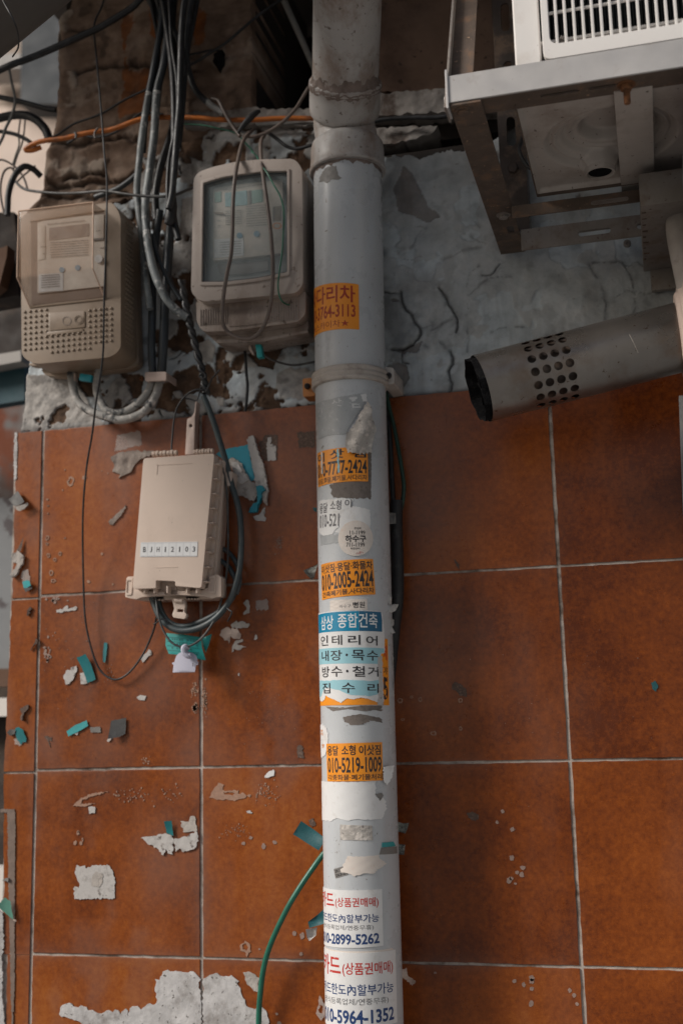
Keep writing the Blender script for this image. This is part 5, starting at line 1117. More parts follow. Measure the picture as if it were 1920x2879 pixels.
# ================================================================== CABLES
def cable(name, label, cat, zn, pts, d, wpx, mat, group=None, n=10, sub=7, taper=None, parent=None):
    dm = d if np.isscalar(d) else float(np.mean(d))
    bm = bmesh.new(); r = prad(zn, wpx, dm)
    tube_bm(bm, pxpath(zn, pts, d, sub), r if taper is None else [r * t for t in taper], n)
    return bmob(name, bm, mat, parent, angle=80, label=label, cat=cat, group=group)
CB = 'cables hanging over the upper wall'
cable('thick_cable', 'thick black cable sweeping up right across the stone pier', 'cable', 'A1', [(-120, 700), (0, 645), (120, 590), (250, 545), (480, 450), (870, 275), (1000, 205), (1200, 80), (1290, -10), (1400, -150)], [.10, .10, .08, .08, .09], 74, M['cblack'], CB)
cable('thin_wire', 'long thin black wire hanging past the left meter in a loop to the terminal box', 'wire', 'G3', [(495, -930), (492, -880), (470, -790), (434, -700), (445, -550), (458, -400), (470, -260), (482, -100), (492, 0), (492, 150), (487, 350), (480, 560), (475, 800), (455, 950), (440, 1050), (425, 1176), (398, 1340), (382, 1561), (385, 1861), (395, 2041), (430, 2191), (470, 2271), (530, 2304), (590, 2276), (650, 2201), (690, 2121), (712, 2060), (718, 2020)], [.07, .06, .06, .07, .09, .145, .145, .14, .11, .06, .02, .012, .010, .010, .016, .03], 10.5, M['cblack'], n=8)
cable('orange_cable', 'orange cable running across the wall to behind the drainpipe', 'cable', 'A3', [(380, 372), (300, 400), (240, 398), (262, 368), (330, 335), (420, 312), (600, 288), (760, 250), (900, 225), (1000, 215), (1100, 185), (1200, 145), (1300, 115), (1430, 100), (1568, 98), (1800, 100), (2000, 118), (2300, 122), (2510, 110), (2700, 106), (2900, 108)], [.05, .055, .06, .055, .05, .05, .045, .04, .03, .02], 52, M['corange'])
cable('black_line', 'thin black line looped diagonally over the pier above the orange cable', 'cable', 'A1', [(1500, 740), (1350, 820), (1150, 915), (930, 1045), (700, 1130), (600, 1190), (520, 1245), (380, 1290), (280, 1330), (235, 1390)], [.03, .02, .02, .03, .05], 24, M['cblack'], CB)
cable('black_line', 'thin black line tied under the orange cable at the grey conduits', 'cable', 'A1', [(1500, 1050), (1400, 1035), (1320, 1030), (1230, 1085), (1120, 1180), (1000, 1240), (870, 1260), (740, 1250), (620, 1320)], .03, 24, M['cblack'], CB)
cable('cable_tie', 'grey tie wrapped round the orange cable', 'cable tie', 'A3', [(690, 235), (702, 260), (698, 290)], .062, 26, M['csleeve']); cable('cable_tie', 'dark tie dangling from the orange cable right of the grey tie', 'cable tie', 'A3', [(905, 195), (880, 225), (872, 260), (880, 290)], .06, 24, M['cbrown'])
CG2 = 'conduits running down between the meters'
def two_tone(label, zn, pts, k, d, wpx):
    dd = list(np.interp(np.linspace(0, 1, len(pts)), np.linspace(0, 1, len(d)), d)); r = prad(zn, wpx, float(np.mean(d)))
    P = catmull([W(p, q) for p, q in zip(Z(zn, pts), dd)], 7); j = 7 * k
    bm = bmesh.new(); tube_bm(bm, P[:j + 1], r, 14); o = bmob('conduit', bm, M['cdark'], None, angle=80, label=label, cat='conduit', group=CG2)
    bm = bmesh.new(); tube_bm(bm, P[j:], r * 1.01, 14); bmob('painted_section', bm, M['cgrey'], o, angle=80)
two_tone('slim grey conduit dark above and paint splashed below, ending behind the left meter', 'G1', [(760, -150), (752, 0), (735, 150), (700, 350), (685, 425), (657, 600), (640, 750), (630, 880), (640, 980), (655, 1100), (668, 1250), (690, 1420)], 4, [.055, .055], 36)
two_tone('thick paint splashed grey conduit bending right towards the twisted black cables', 'G3', [(790, -900), (775, -700), (752, -520), (722, -395), (712, -230), (700, -120), (684, 0), (670, 100), (672, 200), (684, 320), (712, 440), (762, 550), (820, 615), (862, 642)], 3, [.06, .06, .065, .07, .075, .06], 42)
cable('conduit', 'left of the two dark conduits entering the clamp between the meters', 'conduit', 'G3', [(735, 150), (715, 300), (702, 480), (700, 650), (697, 780), (703, 905)], [.035, .035, .04, .03], 40, M['cdark'], CG2, 14)
cable('conduit', 'right of the two dark conduits entering the clamp between the meters', 'conduit', 'G3', [(790, 150), (775, 350), (760, 550), (752, 760), (742, 905)], [.035, .035, .04, .03], 46, M['cdark'], CG2, 14)
cable('conduit', 'inner mortar smeared conduit of the U bend below the left meter', 'conduit', 'G3', [(703, 900), (700, 935), (680, 985), (625, 1045), (560, 1078), (495, 1070), (455, 1010), (445, 955), (455, 880)], [.03, .03, .032, .03, .025], 40, M['cpale'], CG2, 14)
cable('conduit', 'outer mortar smeared conduit of the U bend below the left meter', 'conduit', 'G3', [(738, 900), (728, 960), (708, 1015), (655, 1080), (560, 1112), (480, 1095), (400, 1062), (352, 1012), (330, 920), (330, 880)], [.03, .034, .036, .03, .022], 42, M['cpale'], CG2, 14)
cl = prism('conduit_clamp', rnd(Z('G3', [(668, 892), (765, 890), (764, 930), (668, 934)]), 4), .052, .046, M['strap'], None, .002, label='pinkish steel clamp holding the two conduits above the U bend', cat='clamp')
bm = bmesh.new(); a, b_ = W(Z('G3', [(670, 932)])[0], .05), W(Z('G3', [(764, 892)])[0], .05)
boxbm(bm, (a[0], -.049, a[2]), (.0025, 0, 0), (0, .045, 0), (0, 0, b_[2] - a[2])); boxbm(bm, (b_[0] - .0025, -.049, a[2]), (.0025, 0, 0), (0, .045, 0), (0, 0, b_[2] - a[2]))
bmob('clamp_sides', bm, M['strap'], cl)
screw('screw', Z('G3', [(650, 920)])[0], .004, 8, cl, M['rust2'], False); screw('screw', Z('G3', [(765, 915)])[0], .012, 8, cl, M['rust2'], False)
CV = 'black cables hanging from the eave'
for lab, pts, d, wd_ in (('black cable dropping straight from above to the twisted joint', [(690, -150), (745, 0), (770, 150), (790, 300), (800, 480), (800, 700), (795, 880), (800, 1000), (820, 1100)], .09, 34),
                        ('black cable crossing in front of the others between the meters', [(900, -150), (850, 0), (835, 150), (830, 300), (825, 480), (815, 600), (800, 800), (790, 900), (775, 960)], .115, 36),
                        ('black cable left of the crossing cables at the top', [(700, -100), (725, 0), (748, 90), (762, 200), (742, 320), (725, 480), (712, 560)], .05, 30),
                        ('short black cable right of the crossing cables at the top', [(930, -120), (905, 0), (885, 110), (862, 220), (840, 360), (836, 480)], .06, 32),
                        ('black cable at the back of the bundle at the top', [(640, -120), (690, 0), (760, 130), (800, 260), (812, 420), (790, 600), (740, 760), (715, 900), (720, 1010)], .02, 40),
                        ('thick black cable beside the cable bundle at the top', [(820, -140), (800, 0), (792, 120), (798, 240), (806, 380)], .055, 40)):
    cable('black_cable', lab, 'cable', 'G1', pts, d, wd_, M['cblack'], CV, 12)
for lab, pts, d, wd_ in (('thin black cable threading between the cables at the top', [(760, -120), (778, 0), (790, 200), (815, 380), (812, 560), (780, 720), (770, 860), (775, 980)], .10, 20),
                        ('thin black cable swinging left behind the grey conduits', [(670, -120), (700, 40), (730, 220), (700, 420), (672, 560), (662, 700)], .03, 24),
                        ('black cable crossing from the cable bundle towards the curved cable', [(720, -120), (770, 60), (822, 190), (850, 300), (846, 420), (835, 560), (822, 680)], .075, 26)):
    cable('black_cable', lab, 'cable', 'G1', pts, d, wd_, M['cblack'], CV, 12)
cable('curved_cable', 'black cable curving right to a grey sleeve above the orange cable', 'cable', 'G1', [(905, -100), (880, 0), (862, 120), (855, 220), (865, 320), (900, 415), (955, 472)], [.08, .07, .05], 34, M['cblack'], CV, 12)
cable('cable_sleeve', 'pale grey sleeve on the end of the curved black cable', 'cable sleeve', 'G1', [(945, 462), (985, 495), (1030, 522)], .05, 36, M['csleeve'], None, 12)
cable('dark_blue_cable', 'dark bluish cable behind the twisted joint between the meters', 'cable', 'G3', [(800, 0), (785, 150), (772, 260), (762, 350), (768, 430), (800, 510), (835, 560)], .03, 28, M['cdark'], CV, 12)
cable('black_cable', 'black cable slanting from the dark conduits into the twisted joint', 'cable', 'G3', [(700, 260), (720, 340), (745, 410), (790, 500), (830, 560)], .06, 22, M['cdark'], CV, 12)
cable('splice_tape', 'black taped splice hanging between the grey conduit and right meter', 'taped splice', 'G3', [(795, 70), (790, 130), (782, 190), (770, 215)], .10, 58, M['cwrap'], None, 12, taper=[.5, 1, 1.05, .7])
# twisted bundle down to the box
for k in range(2):
    base = pxpath('G3', [(835, 470), (850, 560), (866, 640), (880, 700), (900, 780), (925, 870), (937, 930), (948, 990)], [.07, .06, .055, .05, .045], 12)
    P = [p + np.array((math.cos(i * .42 + k * math.pi), math.sin(i * .42 + k * math.pi) * .8,   .2 * math.sin(i * .3))) * .0030 for i, p in enumerate(base)]
    bm = bmesh.new(); tube_bm(bm, P, .0042, 10)
    bmob('twisted_cable', bm, M['cblack'], None, angle=80, label='two black cables twisted together hanging down to the terminal box', cat='cable', group='twisted pair above the terminal box')
cable('loop_cable', 'thick dark cable looping from the twisted pair right of the terminal box and under it', 'cable', 'G5', [(935, -60), (960, 0), (985, 70), (1010, 150), (1040, 250), (1065, 350), (1090, 430), (1105, 520), (1108, 640), (1098, 750), (1072, 840), (1040, 905), (985, 965), (915, 1005), (840, 1018), (780, 1000), (735, 955), (712, 905), (700, 870), (702, 845)], [.045, .04, .03, .03, .035, .04, .045, .045, .04, .04], 30, M['cteal'], 'cables of the terminal box', 14)
cable('loop_cable', 'second dark cable loop lying inside the thick loop under the terminal box', 'cable', 'G5', [(985, 680), (1040, 715), (1072, 760), (1085, 800), (1075, 850), (1050, 890), (985, 945), (900, 985), (830, 998), (775, 975), (742, 925), (730, 880), (728, 850)], [.02, .022, .03, .034, .036, .034, .03], 26, M['cteal'], 'cables of the terminal box', 12)
cable('loop_cable', 'third dark cable loop emerging right of the terminal box above the others', 'cable', 'G5', [(985, 630), (1040, 650), (1080, 695), (1098, 740), (1100, 800), (1085, 850)], [.016, .018, .024, .03], 24, M['cteal'], 'cables of the terminal box', 12)
cable('loop_cable', 'thin grey cable in front of the loops carrying the tags', 'cable', 'G5', [(1020, 250), (1035, 330), (1045, 420), (1048, 640), (1042, 750), (1022, 860), (992, 955), (942, 1035), (890, 1080), (835, 1092), (785, 1068), (748, 1010), (728, 945), (720, 890), (716, 850)], [.04, .035, .03, .045, .055, .058, .055, .045], 11, M['cmid'], 'cables of the terminal box', 10)
cable('cable_tie', 'thin black tie round the loops right of the latch', 'cable tie', 'X4', [(1380, 690), (1410, 720), (1440, 740), (1420, 800), (1385, 860)], [.05, .055, .055, .045], 22, M['cblack'])
cable('cable_tie', 'thin black tie round the loops left of the latch', 'cable tie', 'X4', [(430, 900), (465, 880), (500, 850), (545, 830), (600, 850)], [.05, .056, .052], 20, M['cblack'])
cable('thin_cable', 'thin black cable arching from the twisted pair to the top of the terminal box', 'cable', 'Q1', [(885, 1000), (830, 990), (750, 1010), (670, 1060), (600, 1140), (540, 1250), (505, 1400), (490, 1550), (478, 1700), (476, 1815)], [.05, .05, .045, .045, .05], 26, M['cblack'], 'cables of the terminal box', 10)
cable('wire_end', 'short cut wire end sticking up right of the twisted pair', 'wire', 'Q1', [(915, 1030), (950, 960), (1000, 850), (1050, 790), (1098, 737)], [.05, .055, .06], 22, M['cblack'])
cable('wire_end', 'short black wire hanging from the twisted pair to the strap', 'wire', 'Q1', [(865, 920), (845, 1000), (825, 1080), (790, 1140), (730, 1120), (640, 1105)], .045, 22, M['cblack'])
cable('cable_tie', 'black tie knotted round the twisted pair', 'cable tie', 'Q1', [(835, 835), (850, 800), (880, 775), (905, 790), (915, 830), (885, 850)], .062, 24, M['cblack'])
cable('wall_cable', 'short black cable coming out below the right meter', 'cable', 'Q1', [(1415, 400), (1425, 500), (1435, 640), (1445, 800), (1458, 930), (1450, 1100), (1435, 1230), (1425, 1275)], .008, 42, M['cblack'])
cable('thin_grey_wire', 'thin grey wire sagging from the teal seal to the drainpipe', 'wire', 'G3', [(1190, 790), (1215, 815), (1260, 840), (1340, 860), (1420, 850), (1500, 830)], .012, 11, M['cmid'])
cable('meter_cable', 'brown grey cable hanging in a long loop over the right meter', 'cable', 'G3', [(1160, -220), (1130, -190), (1110, -150), (1096, -90), (1083, -20), (1074, 60), (1070, 150), (1068, 250), (1062, 350), (1045, 430), (1030, 520), (1022, 600), (1025, 670), (1052, 712), (1100, 735), (1150, 738), (1190, 712), (1225, 650), (1246, 560), (1254, 450), (1250, 330), (1236, 180), (1216, 40), (1205, -40), (1198, -120), (1200, -170), (1215, -195)], [.05, .08, .12, .13, .13, .13, .125, .115, .115, .12, .13, .13, .12, .08, .05], 20, M['cbrown'], None, 12)
cable('joint_tape', 'dark taped joint where the cables meet above the right meter', 'taped splice', 'A4', [(880, 240), (930, 170), (985, 110), (1040, 60), (1080, 40)], [.065, .06, .05], 70, M['cwrap'], None, 12, taper=[.4, .8, 1.0, .9, .5])
cable('brown_cable', 'brown cable rising from the meter loop to the drainpipe socket', 'cable', 'A4', [(930, 265), (1010, 275), (1080, 262), (1160, 228), (1280, 150), (1400, 30), (1470, -80), (1530, -180)], [.06, .06, .055, .05, .04, .04], 36, M['cbrown'], None, 10)
cable('brown_cable', 'brown cable slanting from the grey sleeve to the meter loop', 'cable', 'A2', [(640, 905), (700, 925), (740, 1000), (800, 1110), (860, 1200), (900, 1250)], [.05, .055, .06], 40, M['cbrown'], None, 10)
cable('green_wire', 'thin green wire curving over the window of the right meter', 'wire', 'M2', [(760, -20), (820, 40), (860, 130), (930, 215), (1010, 360), (1080, 480), (1120, 610), (1130, 740), (1120, 930), (1105, 1150), (1080, 1330), (1062, 1500), (1075, 1620), (1110, 1690), (1180, 1730), (1380, 1758)], [.05, .09, .118, .118, .115, .112, .11, .105, .10, .06], 21, M['cgreen2'], None, 8)
cable('green_wire', 'dim green wire along the wall under the orange cable', 'wire', 'A4', [(360, 155), (560, 170), (700, 200), (860, 245), (960, 345), (1020, 410)], .035, 18, M['cgreen2'], None, 8)
cable('cross_cable', 'grey cable running level across the wall just above the left meter', 'cable', 'A3', [(150, 690), (200, 740), (270, 768), (400, 785), (560, 796), (760, 790), (930, 775), (1050, 785), (1200, 808), (1350, 822), (1500, 824), (1568, 815), (1640, 800), (1720, 765), (1790, 738)], [.03, .04, .06, .09, .10, .10, .09, .05], 30, M['cmid'], None, 10)
cable('dark_cable', 'dark cable end curving behind the level grey cable', 'cable', 'A3', [(880, 830), (960, 800), (1080, 755), (1180, 690), (1260, 620), (1300, 560)], [.02, .03, .03], 60, M['cdark'], None, 12)
cable('recess_pipe', 'dark grey pipe slanting down the recess to the drainpipe socket', 'pipe', 'A2', [(1250, -120), (1300, 0), (1390, 200), (1480, 400), (1560, 580), (1640, 740)], -.02, 66, M['csleeve'], None, 14)
cable('black_line', 'thin black line crossing the dark recess up to the right', 'cable', 'A2', [(440, 595), (530, 550), (640, 475), (780, 385), (1000, 195), (1150, 80), (1270, 0), (1400, -90)], [.03, .03, .02, .0], 30, M['cblack'], CB)
cable('black_line', 'short dark line from the pier hook to the crossing line', 'cable', 'A2', [(430, 505), (520, 485), (640, 460), (720, 470)], .008, 24, M['cblack'], CB)
lump('pier_hook', [(600, 150), (625, 140), (628, 165), (615, 198), (604, 180)], .012, -.02, M['soot_shade'], .004, 60, 401, parent=wall)
cable('black_line', 'thin dark line along the ledge right of the drainpipe', 'cable', 'G2', [(130, 565), (200, 548), (320, 540), (440, 538), (560, 520), (700, 500)], .01, 22, M['cblack'], CB)
cable('grey_pipe_run', 'thin grey pipe under the orange cable beside the drainpipe', 'pipe', 'A4', [(1050, 170), (1250, 160), (1400, 155), (1560, 158), (1700, 160)], .012, 30, M['csleeve'], None, 12)
cable('black_line', 'black line sagging below the drainpipe socket above the right meter', 'cable', 'A4', [(1160, 240), (1230, 290), (1330, 365), (1430, 385), (1560, 350)], .03, 36, M['cblack'], CB)
# hose behind the drainpipe, right side
cable('green_cable', 'dark green cable bowing out behind the right of the drainpipe', 'cable', 'D1', [(110, 160), (140, 300), (185, 480), (232, 720), (262, 900), (278, 1040), (262, 1200), (225, 1330), (200, 1460)], [.02, .02, .018], 40, M['cgreend'], None, 10)
cable('wrapped_hose', 'black wrapped hose running down behind the right of the drainpipe', 'hose', 'P2', [(1190, -620), (1190, -300), (1200, 0), (1205, 250), (1205, 450), (1195, 650), (1170, 850), (1150, 1050), (1125, 1300), (1090, 1600), (1050, 1900)], [.026, .026, .026, .024], 165, M['cwrap'], None, 14)
cable('black_line', 'black line hugging the right edge behind the drainpipe below the bracket', 'cable', 'D1', [(90, 120), (120, 300), (150, 600), (165, 900), (180, 1200), (190, 1400)], .012, 50, M['cblack'], CB)
cable('green_hose', 'bright green cable curving down left of the drainpipe to the bottom', 'cable', 'C4', [(1680, -150), (1590, -70), (1520, 20), (1450, 115), (1330, 290), (1220, 470), (1110, 690), (1035, 870), (985, 1050), (958, 1250), (942, 1450), (938, 1700), (940, 2100)], [.02, .03, .045, .03, .02, .015], 50, M['cgreen'], None, 14)
# clutter of cables left of the pier
LG = 'cables left of the stone pier'
for nm, lab, zn, pts, d, wd_, mm in (('cable_loop', 'thick black cable loop beside the top corner of the left meter', 'A3', [(72, 1000), (76, 900), (82, 800), (112, 690), (160, 600), (232, 548), (310, 575), (380, 640)], [.03, .03, .03, .0], 66, M['cblack']),
    ('thin_loop', 'thin dark wire loop crossing the pale gap left of the pier', 'A3', [(-40, 500), (20, 488), (80, 510), (150, 560), (220, 650), (258, 760)], .0, 22, M['cbrown']),
    ('thin_loop', 'thin dark wire hanging at the far left edge above the meter', 'A3', [(45, 990), (15, 850), (10, 720), (40, 600), (100, 560), (140, 600)], .0, 24, M['cbrown']),
    ('thin_loop', 'short thin wire crossing inside the thick black loop', 'A3', [(330, 540), (270, 590), (200, 650), (150, 700)], .0, 20, M['cbrown']),
    ('hose', 'fat black hose arching left of the stone pier', 'A1', [(-80, 1110), (0, 1085), (120, 1060), (240, 1060), (340, 1105), (420, 1190), (460, 1290)], -.02, 92, M['cblack']),
    ('hose', 'black cable above the fat arching hose left of the pier', 'A1', [(-60, 880), (60, 905), (200, 935), (330, 970), (440, 1000), (520, 1010)], -.02, 58, M['cblack']),
    ('teal_cable', 'teal grey cable crossing the pale gap under the arching hose', 'A1', [(-60, 1200), (60, 1215), (160, 1240), (260, 1290), (330, 1350)], -.04, 44, M['cdark']),
    ('grey_wire', 'slim grey wire bending down at the far left from the thick cable', 'A1', [(88, 640), (112, 760), (138, 880), (140, 960), (110, 1070), (60, 1170), (30, 1260), (-10, 1340)], .02, 32, M['csleeve']),
    ('thin_loop', 'left of two thin wires hanging in the pale gap', 'A1', [(190, 1100), (175, 1230), (180, 1330), (150, 1420), (120, 1520)], -.04, 18, M['csleeve']),
    ('thin_loop', 'right of two thin wires hanging in the pale gap', 'A1', [(235, 1100), (222, 1240), (200, 1340), (160, 1440), (125, 1560)], -.04, 18, M['csleeve'])):
    cable(nm, lab, 'wire' if wd_ < 35 else 'cable', zn, pts, d, wd_, mm, LG)
# ------------------------------------------------------------------ tags under the terminal box
def hang(name, zn, pts, d, mat, label, cat, curl_=.004, ph=0., step=.003, holes=(), **k):
    q = [(W(p, d)[0], W(p, d)[2]) for p in Z(zn, pts)]; hl = [[(W(p, d)[0], W(p, d)[2]) for p in Z(zn, h)] for h in holes]
    xs = [a[0] for a in q]; x0, x1 = min(xs), max(xs)
    f = lambda x, z: -d - curl_ * math.sin((x - x0) / (x1 - x0) * math.pi + ph)
    bm = slab_bm(q, hl, lambda x, z: (x, f(x, z) - .0003, z), lambda x, z: (x, f(x, z) + .0003, z), step)
    return bmob(name, bm, mat, None, angle=50, label=label, cat=cat, **k), f
o, f = hang('green_card', 'C2', [(92, 588), (250, 600), (418, 628), (422, 720), (455, 838), (400, 830), (300, 800), (120, 780), (85, 700)], .030, M['card'], 'teal printed card hanging under the cable loops', 'card', .007)
bm = bmesh.new()
def cardbar(pts):
    q = [W(p, .030) for p in Z('C2', pts)]; bm.faces.new([bm.verts.new((a[0], f(a[0], 0) - .0009, a[2])) for a in q])
for y in (622, 660, 700, 742):
    for x in range(100, 400, 20): cardbar([(x, y + (x - 100) * .09), (x + 20, y + (x - 80) * .09), (x + 20, y + 4 + (x - 80) * .09), (x, y + 4 + (x - 100) * .09)])
cardbar([(292, 640), (296, 640), (296, 770), (292, 770)])
rgc = random.Random(3)
for r in range(4):
    for k in range(10):
        x = 150 + k * 25; y = 632 + r * 40 + (x - 100) * .09
        if rgc.random() < .65: cardbar([(x, y), (x + rgc.uniform(6, 15), y), (x + 12, y + 16), (x, y + 14)])
bmob('print', bm, M['card_ink'], o, smooth=False)
hang('green_card', 'C2', [(418, 640), (510, 596), (490, 690), (462, 770), (440, 720)], .018, M['card'], 'back end of the teal card behind the cable loops', 'card', .004)
o, f = hang('white_tag', 'C2', [(152, 952), (160, 880), (145, 870), (150, 858), (168, 855), (185, 800), (205, 778), (240, 760), (290, 755), (330, 768), (365, 790), (380, 830), (375, 850), (388, 852), (384, 880), (366, 882), (356, 948)], .048, M['tag'], 'lilac white plastic tag hanging below the teal card', 'tag', .002)
bm = bmesh.new(); tube_bm(bm, pxpath('C2', [(275, 770), (300, 790), (290, 800), (255, 770), (250, 725), (270, 712), (285, 725)], [.05, .056, .058, .06, .058, .05], 5), .0045, 8); bmob('strap_loop', bm, M['tag'], o)
bm = bmesh.new(); bm.faces.new([bm.verts.new(W(p, .0512)) for p in Z('C2', [(333, 862), (341, 862), (341, 893), (333, 893)])]); bmob('slot', bm, M['ink'], o, smooth=False)

# ================================================================== AIR CONDITIONER AND ITS BRACKET
BDp = .51
pA, pB = W((1257, 214), BDp), W((1260, 289), BDp)
bx0, bz0, bz1 = pB[0], pB[2], pA[2]
XR = W((1990, 100), .44)[0]; XB = sx - .004
ub = thing('outdoor_unit_bracket', 'rusty steel angle bracket carrying the air conditioner outdoor unit', 'bracket', (bx0, -.02, bz0 - .02))
def plate(name, o, u, v, n, poly, th, mat, parent, holes=(), bevel=.0005, **k):
    """flat bar with true holes: poly in (u,v) metres from o, thickness along n"""
    o, u, v, n = (np.array(q, float) for q in (o, u, v, n))
    bm = slab_bm(poly, holes, lambda a, b_: o + u * a + v * b_, lambda a, b_: o + u * a + v * b_ + n * th, None, bevel, 1)
    return bmob(name, bm, mat, parent, angle=30, **k)
Lb = XR - bx0; T = .0032
X_, Y_, Z_ = (1, 0, 0), (0, 1, 0), (0, 0, 1)
fb = plate('front_bar', (bx0, -BDp, bz0), X_, Z_, Y_, [(0, 0), (Lb, 0), (Lb, bz1 - bz0), (0, bz1 - bz0)], T, M['galv'], ub)
def uxy(zn, p, z): q = WH(Z(zn, [p])[0], z); return q[0], q[1]
sl = []
for a, b_ in (((912, 446), (1092, 424)), ((1135, 414), (1265, 396))):
    xa, ya = uxy('G2', a, bz0); xb, yb = uxy('G2', b_, bz0); sl.append(stad((xa + xb) / 2 - bx0, .020, xb - xa, .0042))
plate('front_bar_flange', (bx0, -BDp, bz0), X_, Y_, Z_, [(0, T), (Lb, T), (Lb, .042), (0, .042)], T, M['rust'], ub, holes=sl)
# side arm seen from below
az = bz0 - .0045; aw = .040; yend = -.010; La = BDp + yend
hol = []
for a in ((742, 178), (772, 238)):
    x, y = uxy('G4', a, az); hol.append(stad(y + BDp, x - bx0, .030, .0055))
plate('side_arm', (bx0 + .001, -BDp + .001, az), Y_, X_, Z_, [(0, 0), (La, 0), (La, aw), (0, aw)], T, M['rust'], ub, holes=hol)
plate('side_arm_flange', (bx0 + .001, -BDp + .001, az + T), Y_, Z_, X_, [(0, 0), (La, 0), (La, .038), (0, .038)], T, M['rust'], ub)
def hexbolt(name, c, axis, r, mat, parent, shank=.0, h=.005):
    bm = bmesh.new(); lathe(bm, c, axis, [(0, .0001), (0, r), (h * .8, r), (h, r * .85), (h, .0001)], 6); lathe(bm, c, axis, [(-.0012, .0001), (-.0012, r * 1.45), (0, r * 1.45), (0, r * .5)], 20)
    if shank:
        pr = [(h, r * .55)]
        for k in range(int(shank / .0012)): pr += [(h + k * .0012 + .0003, r * .55), (h + k * .0012 + .0009, r * .47)]
        pr += [(h + shank, r * .45), (h + shank, .0001)]; lathe(bm, c, axis, pr, 14)
    return bmob(name, bm, mat, parent, angle=30)
x, y = uxy('G2', (560, 510), az); hexbolt('bolt', (x, y, az - .001), (0, 0, -1), .0085, M['rust'], ub, 0, .003)
x, y = uxy('G4', (742, 170), az); hexbolt('bolt', (x, y, az - .001), (0, 0, -1), .0075, M['galvd'], ub, 0, .005)
hexbolt('bolt', np.array((bx0 - .0012, -BDp + .016, (bz0 + bz1) / 2 - .006)), (-1, 0, 0), .0062, M['galv'], ub, 0, .006)
x, y = uxy('G2', (1305, 388), bz0); hexbolt('bolt', (x, y, bz0 - .001), (0, 0, -1), .0078, M['rust2'], ub, .018, .007)
# stay rising from the front corner
s0 = np.array((bx0 - .006, -BDp - .001, bz0 - .006)); s1 = W((1268, -60), .40); s1[0] = s0[0] + .004
dv = (s1 - s0) * 1.6
bm = bmesh.new(); boxbm(bm, s0, dv, (T, 0, 0), (0, .040, 0), .0005); bmob('stay', bm, M['galvd'], ub, smooth=False)
bm = bmesh.new(); boxbm(bm, s0 + np.array((T, .0368, .05)), dv * .95, (.030, 0, 0), (0, T, 0), .0005); bmob('stay_flange', bm, M['rust'], ub, smooth=False)
bm = bmesh.new(); boxbm(bm, s0 + np.array((T + .0003, -.0012, -.002)), (.0030, 0, 0), (0, .03, 0), (0, 0, bz1 - bz0 + .016), .0004); bmob('corner_plate', bm, M['galv'], ub, smooth=False)
# cross bars, level with the arm, and the wall rail
def crossbar(dn, ztop_px, h, mats):
    a = W(ztop_px, dn); z = a[2]; x0 = bx0 + .004
    bm = bmesh.new(); boxbm(bm, (x0, -dn, z - h), (XR - x0, 0, 0), (0, T, 0), (0, 0, h), .0005); bmob('cross_bar', bm, mats[0], ub, smooth=False)
    return z
zc = az + .034
for dn, zn, p1, p2, mm in ((.205, 'G2', (905, 930), (905, 985), M['rust']), (.085, 'G4', (1000, 215), (1000, 312), M['galvd'])):
    q1, q2 = W(Z(zn, [p1])[0], dn), W(Z(zn, [p2])[0], dn); xs0 = bx0 + aw + .002
    hh = q1[2] - q2[2]
    hs = [stad(.30 * (XR - xs0) + .03, hh * .45, .05, .0045), stad(.30 * (XR - xs0) + .115, hh * .45, .04, .0045)] if dn < .1 else [stad(.33 * (XR - xs0) + .05, hh * .4, .055, .004)]
    plate('cross_bar', (xs0, -dn, q2[2]), X_, Z_, Y_, [(0, 0), (XR - xs0, 0), (XR - xs0, hh), (0, hh)], T, mm, ub, holes=hs)
    plate('cross_bar_flange', (xs0, -dn + T, q1[2] - T), X_, Y_, Z_, [(0, 0), (XR - xs0, 0), (XR - xs0, .032), (0, .032)], T, M['galvd'], ub)
ra, rb = W((1396, 300), .030), W((1470, 300), .030); rz0 = W((1460, 648), .03)[2]
rh = [stad((rb[0] - ra[0]) / 2, W((1436, y), .03)[2] - rz0, .052, .007, math.pi / 2) for y in (369, 45)] + [stad((rb[0] - ra[0]) / 2, W((1436, 210), .03)[2] - rz0, .052, .007, math.pi / 2)]
plate('wall_rail', (ra[0], -.030, rz0), X_, Z_, Y_, [(0, 0), (rb[0] - ra[0], 0), (rb[0] - ra[0], .75), (0, .75)], T, M['rail'], ub, holes=rh)
for xx in (ra[0], rb[0] - T):
    bm = bmesh.new(); boxbm(bm, (xx, -.030 + T, rz0), (T, 0, 0), (0, .030, 0), (0, 0, .75)); bmob('rail_side', bm, M['galvd'], ub, smooth=False)
x, z = W((1442, 475), .03)[[0, 2]]; hexbolt('bolt', (x, -.031, z), (0, -1, 0), .009, M['rail'], ub, 0, .006)
screw('anchor_bolt', Z('G4', [(1310, 300)])[0], .012, 11, ub, M['galvd'], False); screw('anchor_bolt', Z('G4', [(718, 280)])[0], .012, 8, ub, M['galvd'], False)

# ---- the unit itself
AD = .488
ac = thing('outdoor_unit', 'white air conditioner outdoor unit with vertical grille bars above the steel bracket', 'air conditioner', (bx0 + .12, -.3, bz0 + .006))
ax0 = W((1442, 90), AD)[0]; azb = bz0 + .0050; ayb = -.195
zp = azb
HT = .50
bm = bmesh.new(); boxbm(bm, (ax0, -AD + .004, azb + .07), (XR - ax0, 0, 0), (0, -ayb - (-AD) * 0 + 0, 0) if False else (0, AD - .004 + ayb, 0), (0, 0, HT), .004)
cabf = bm
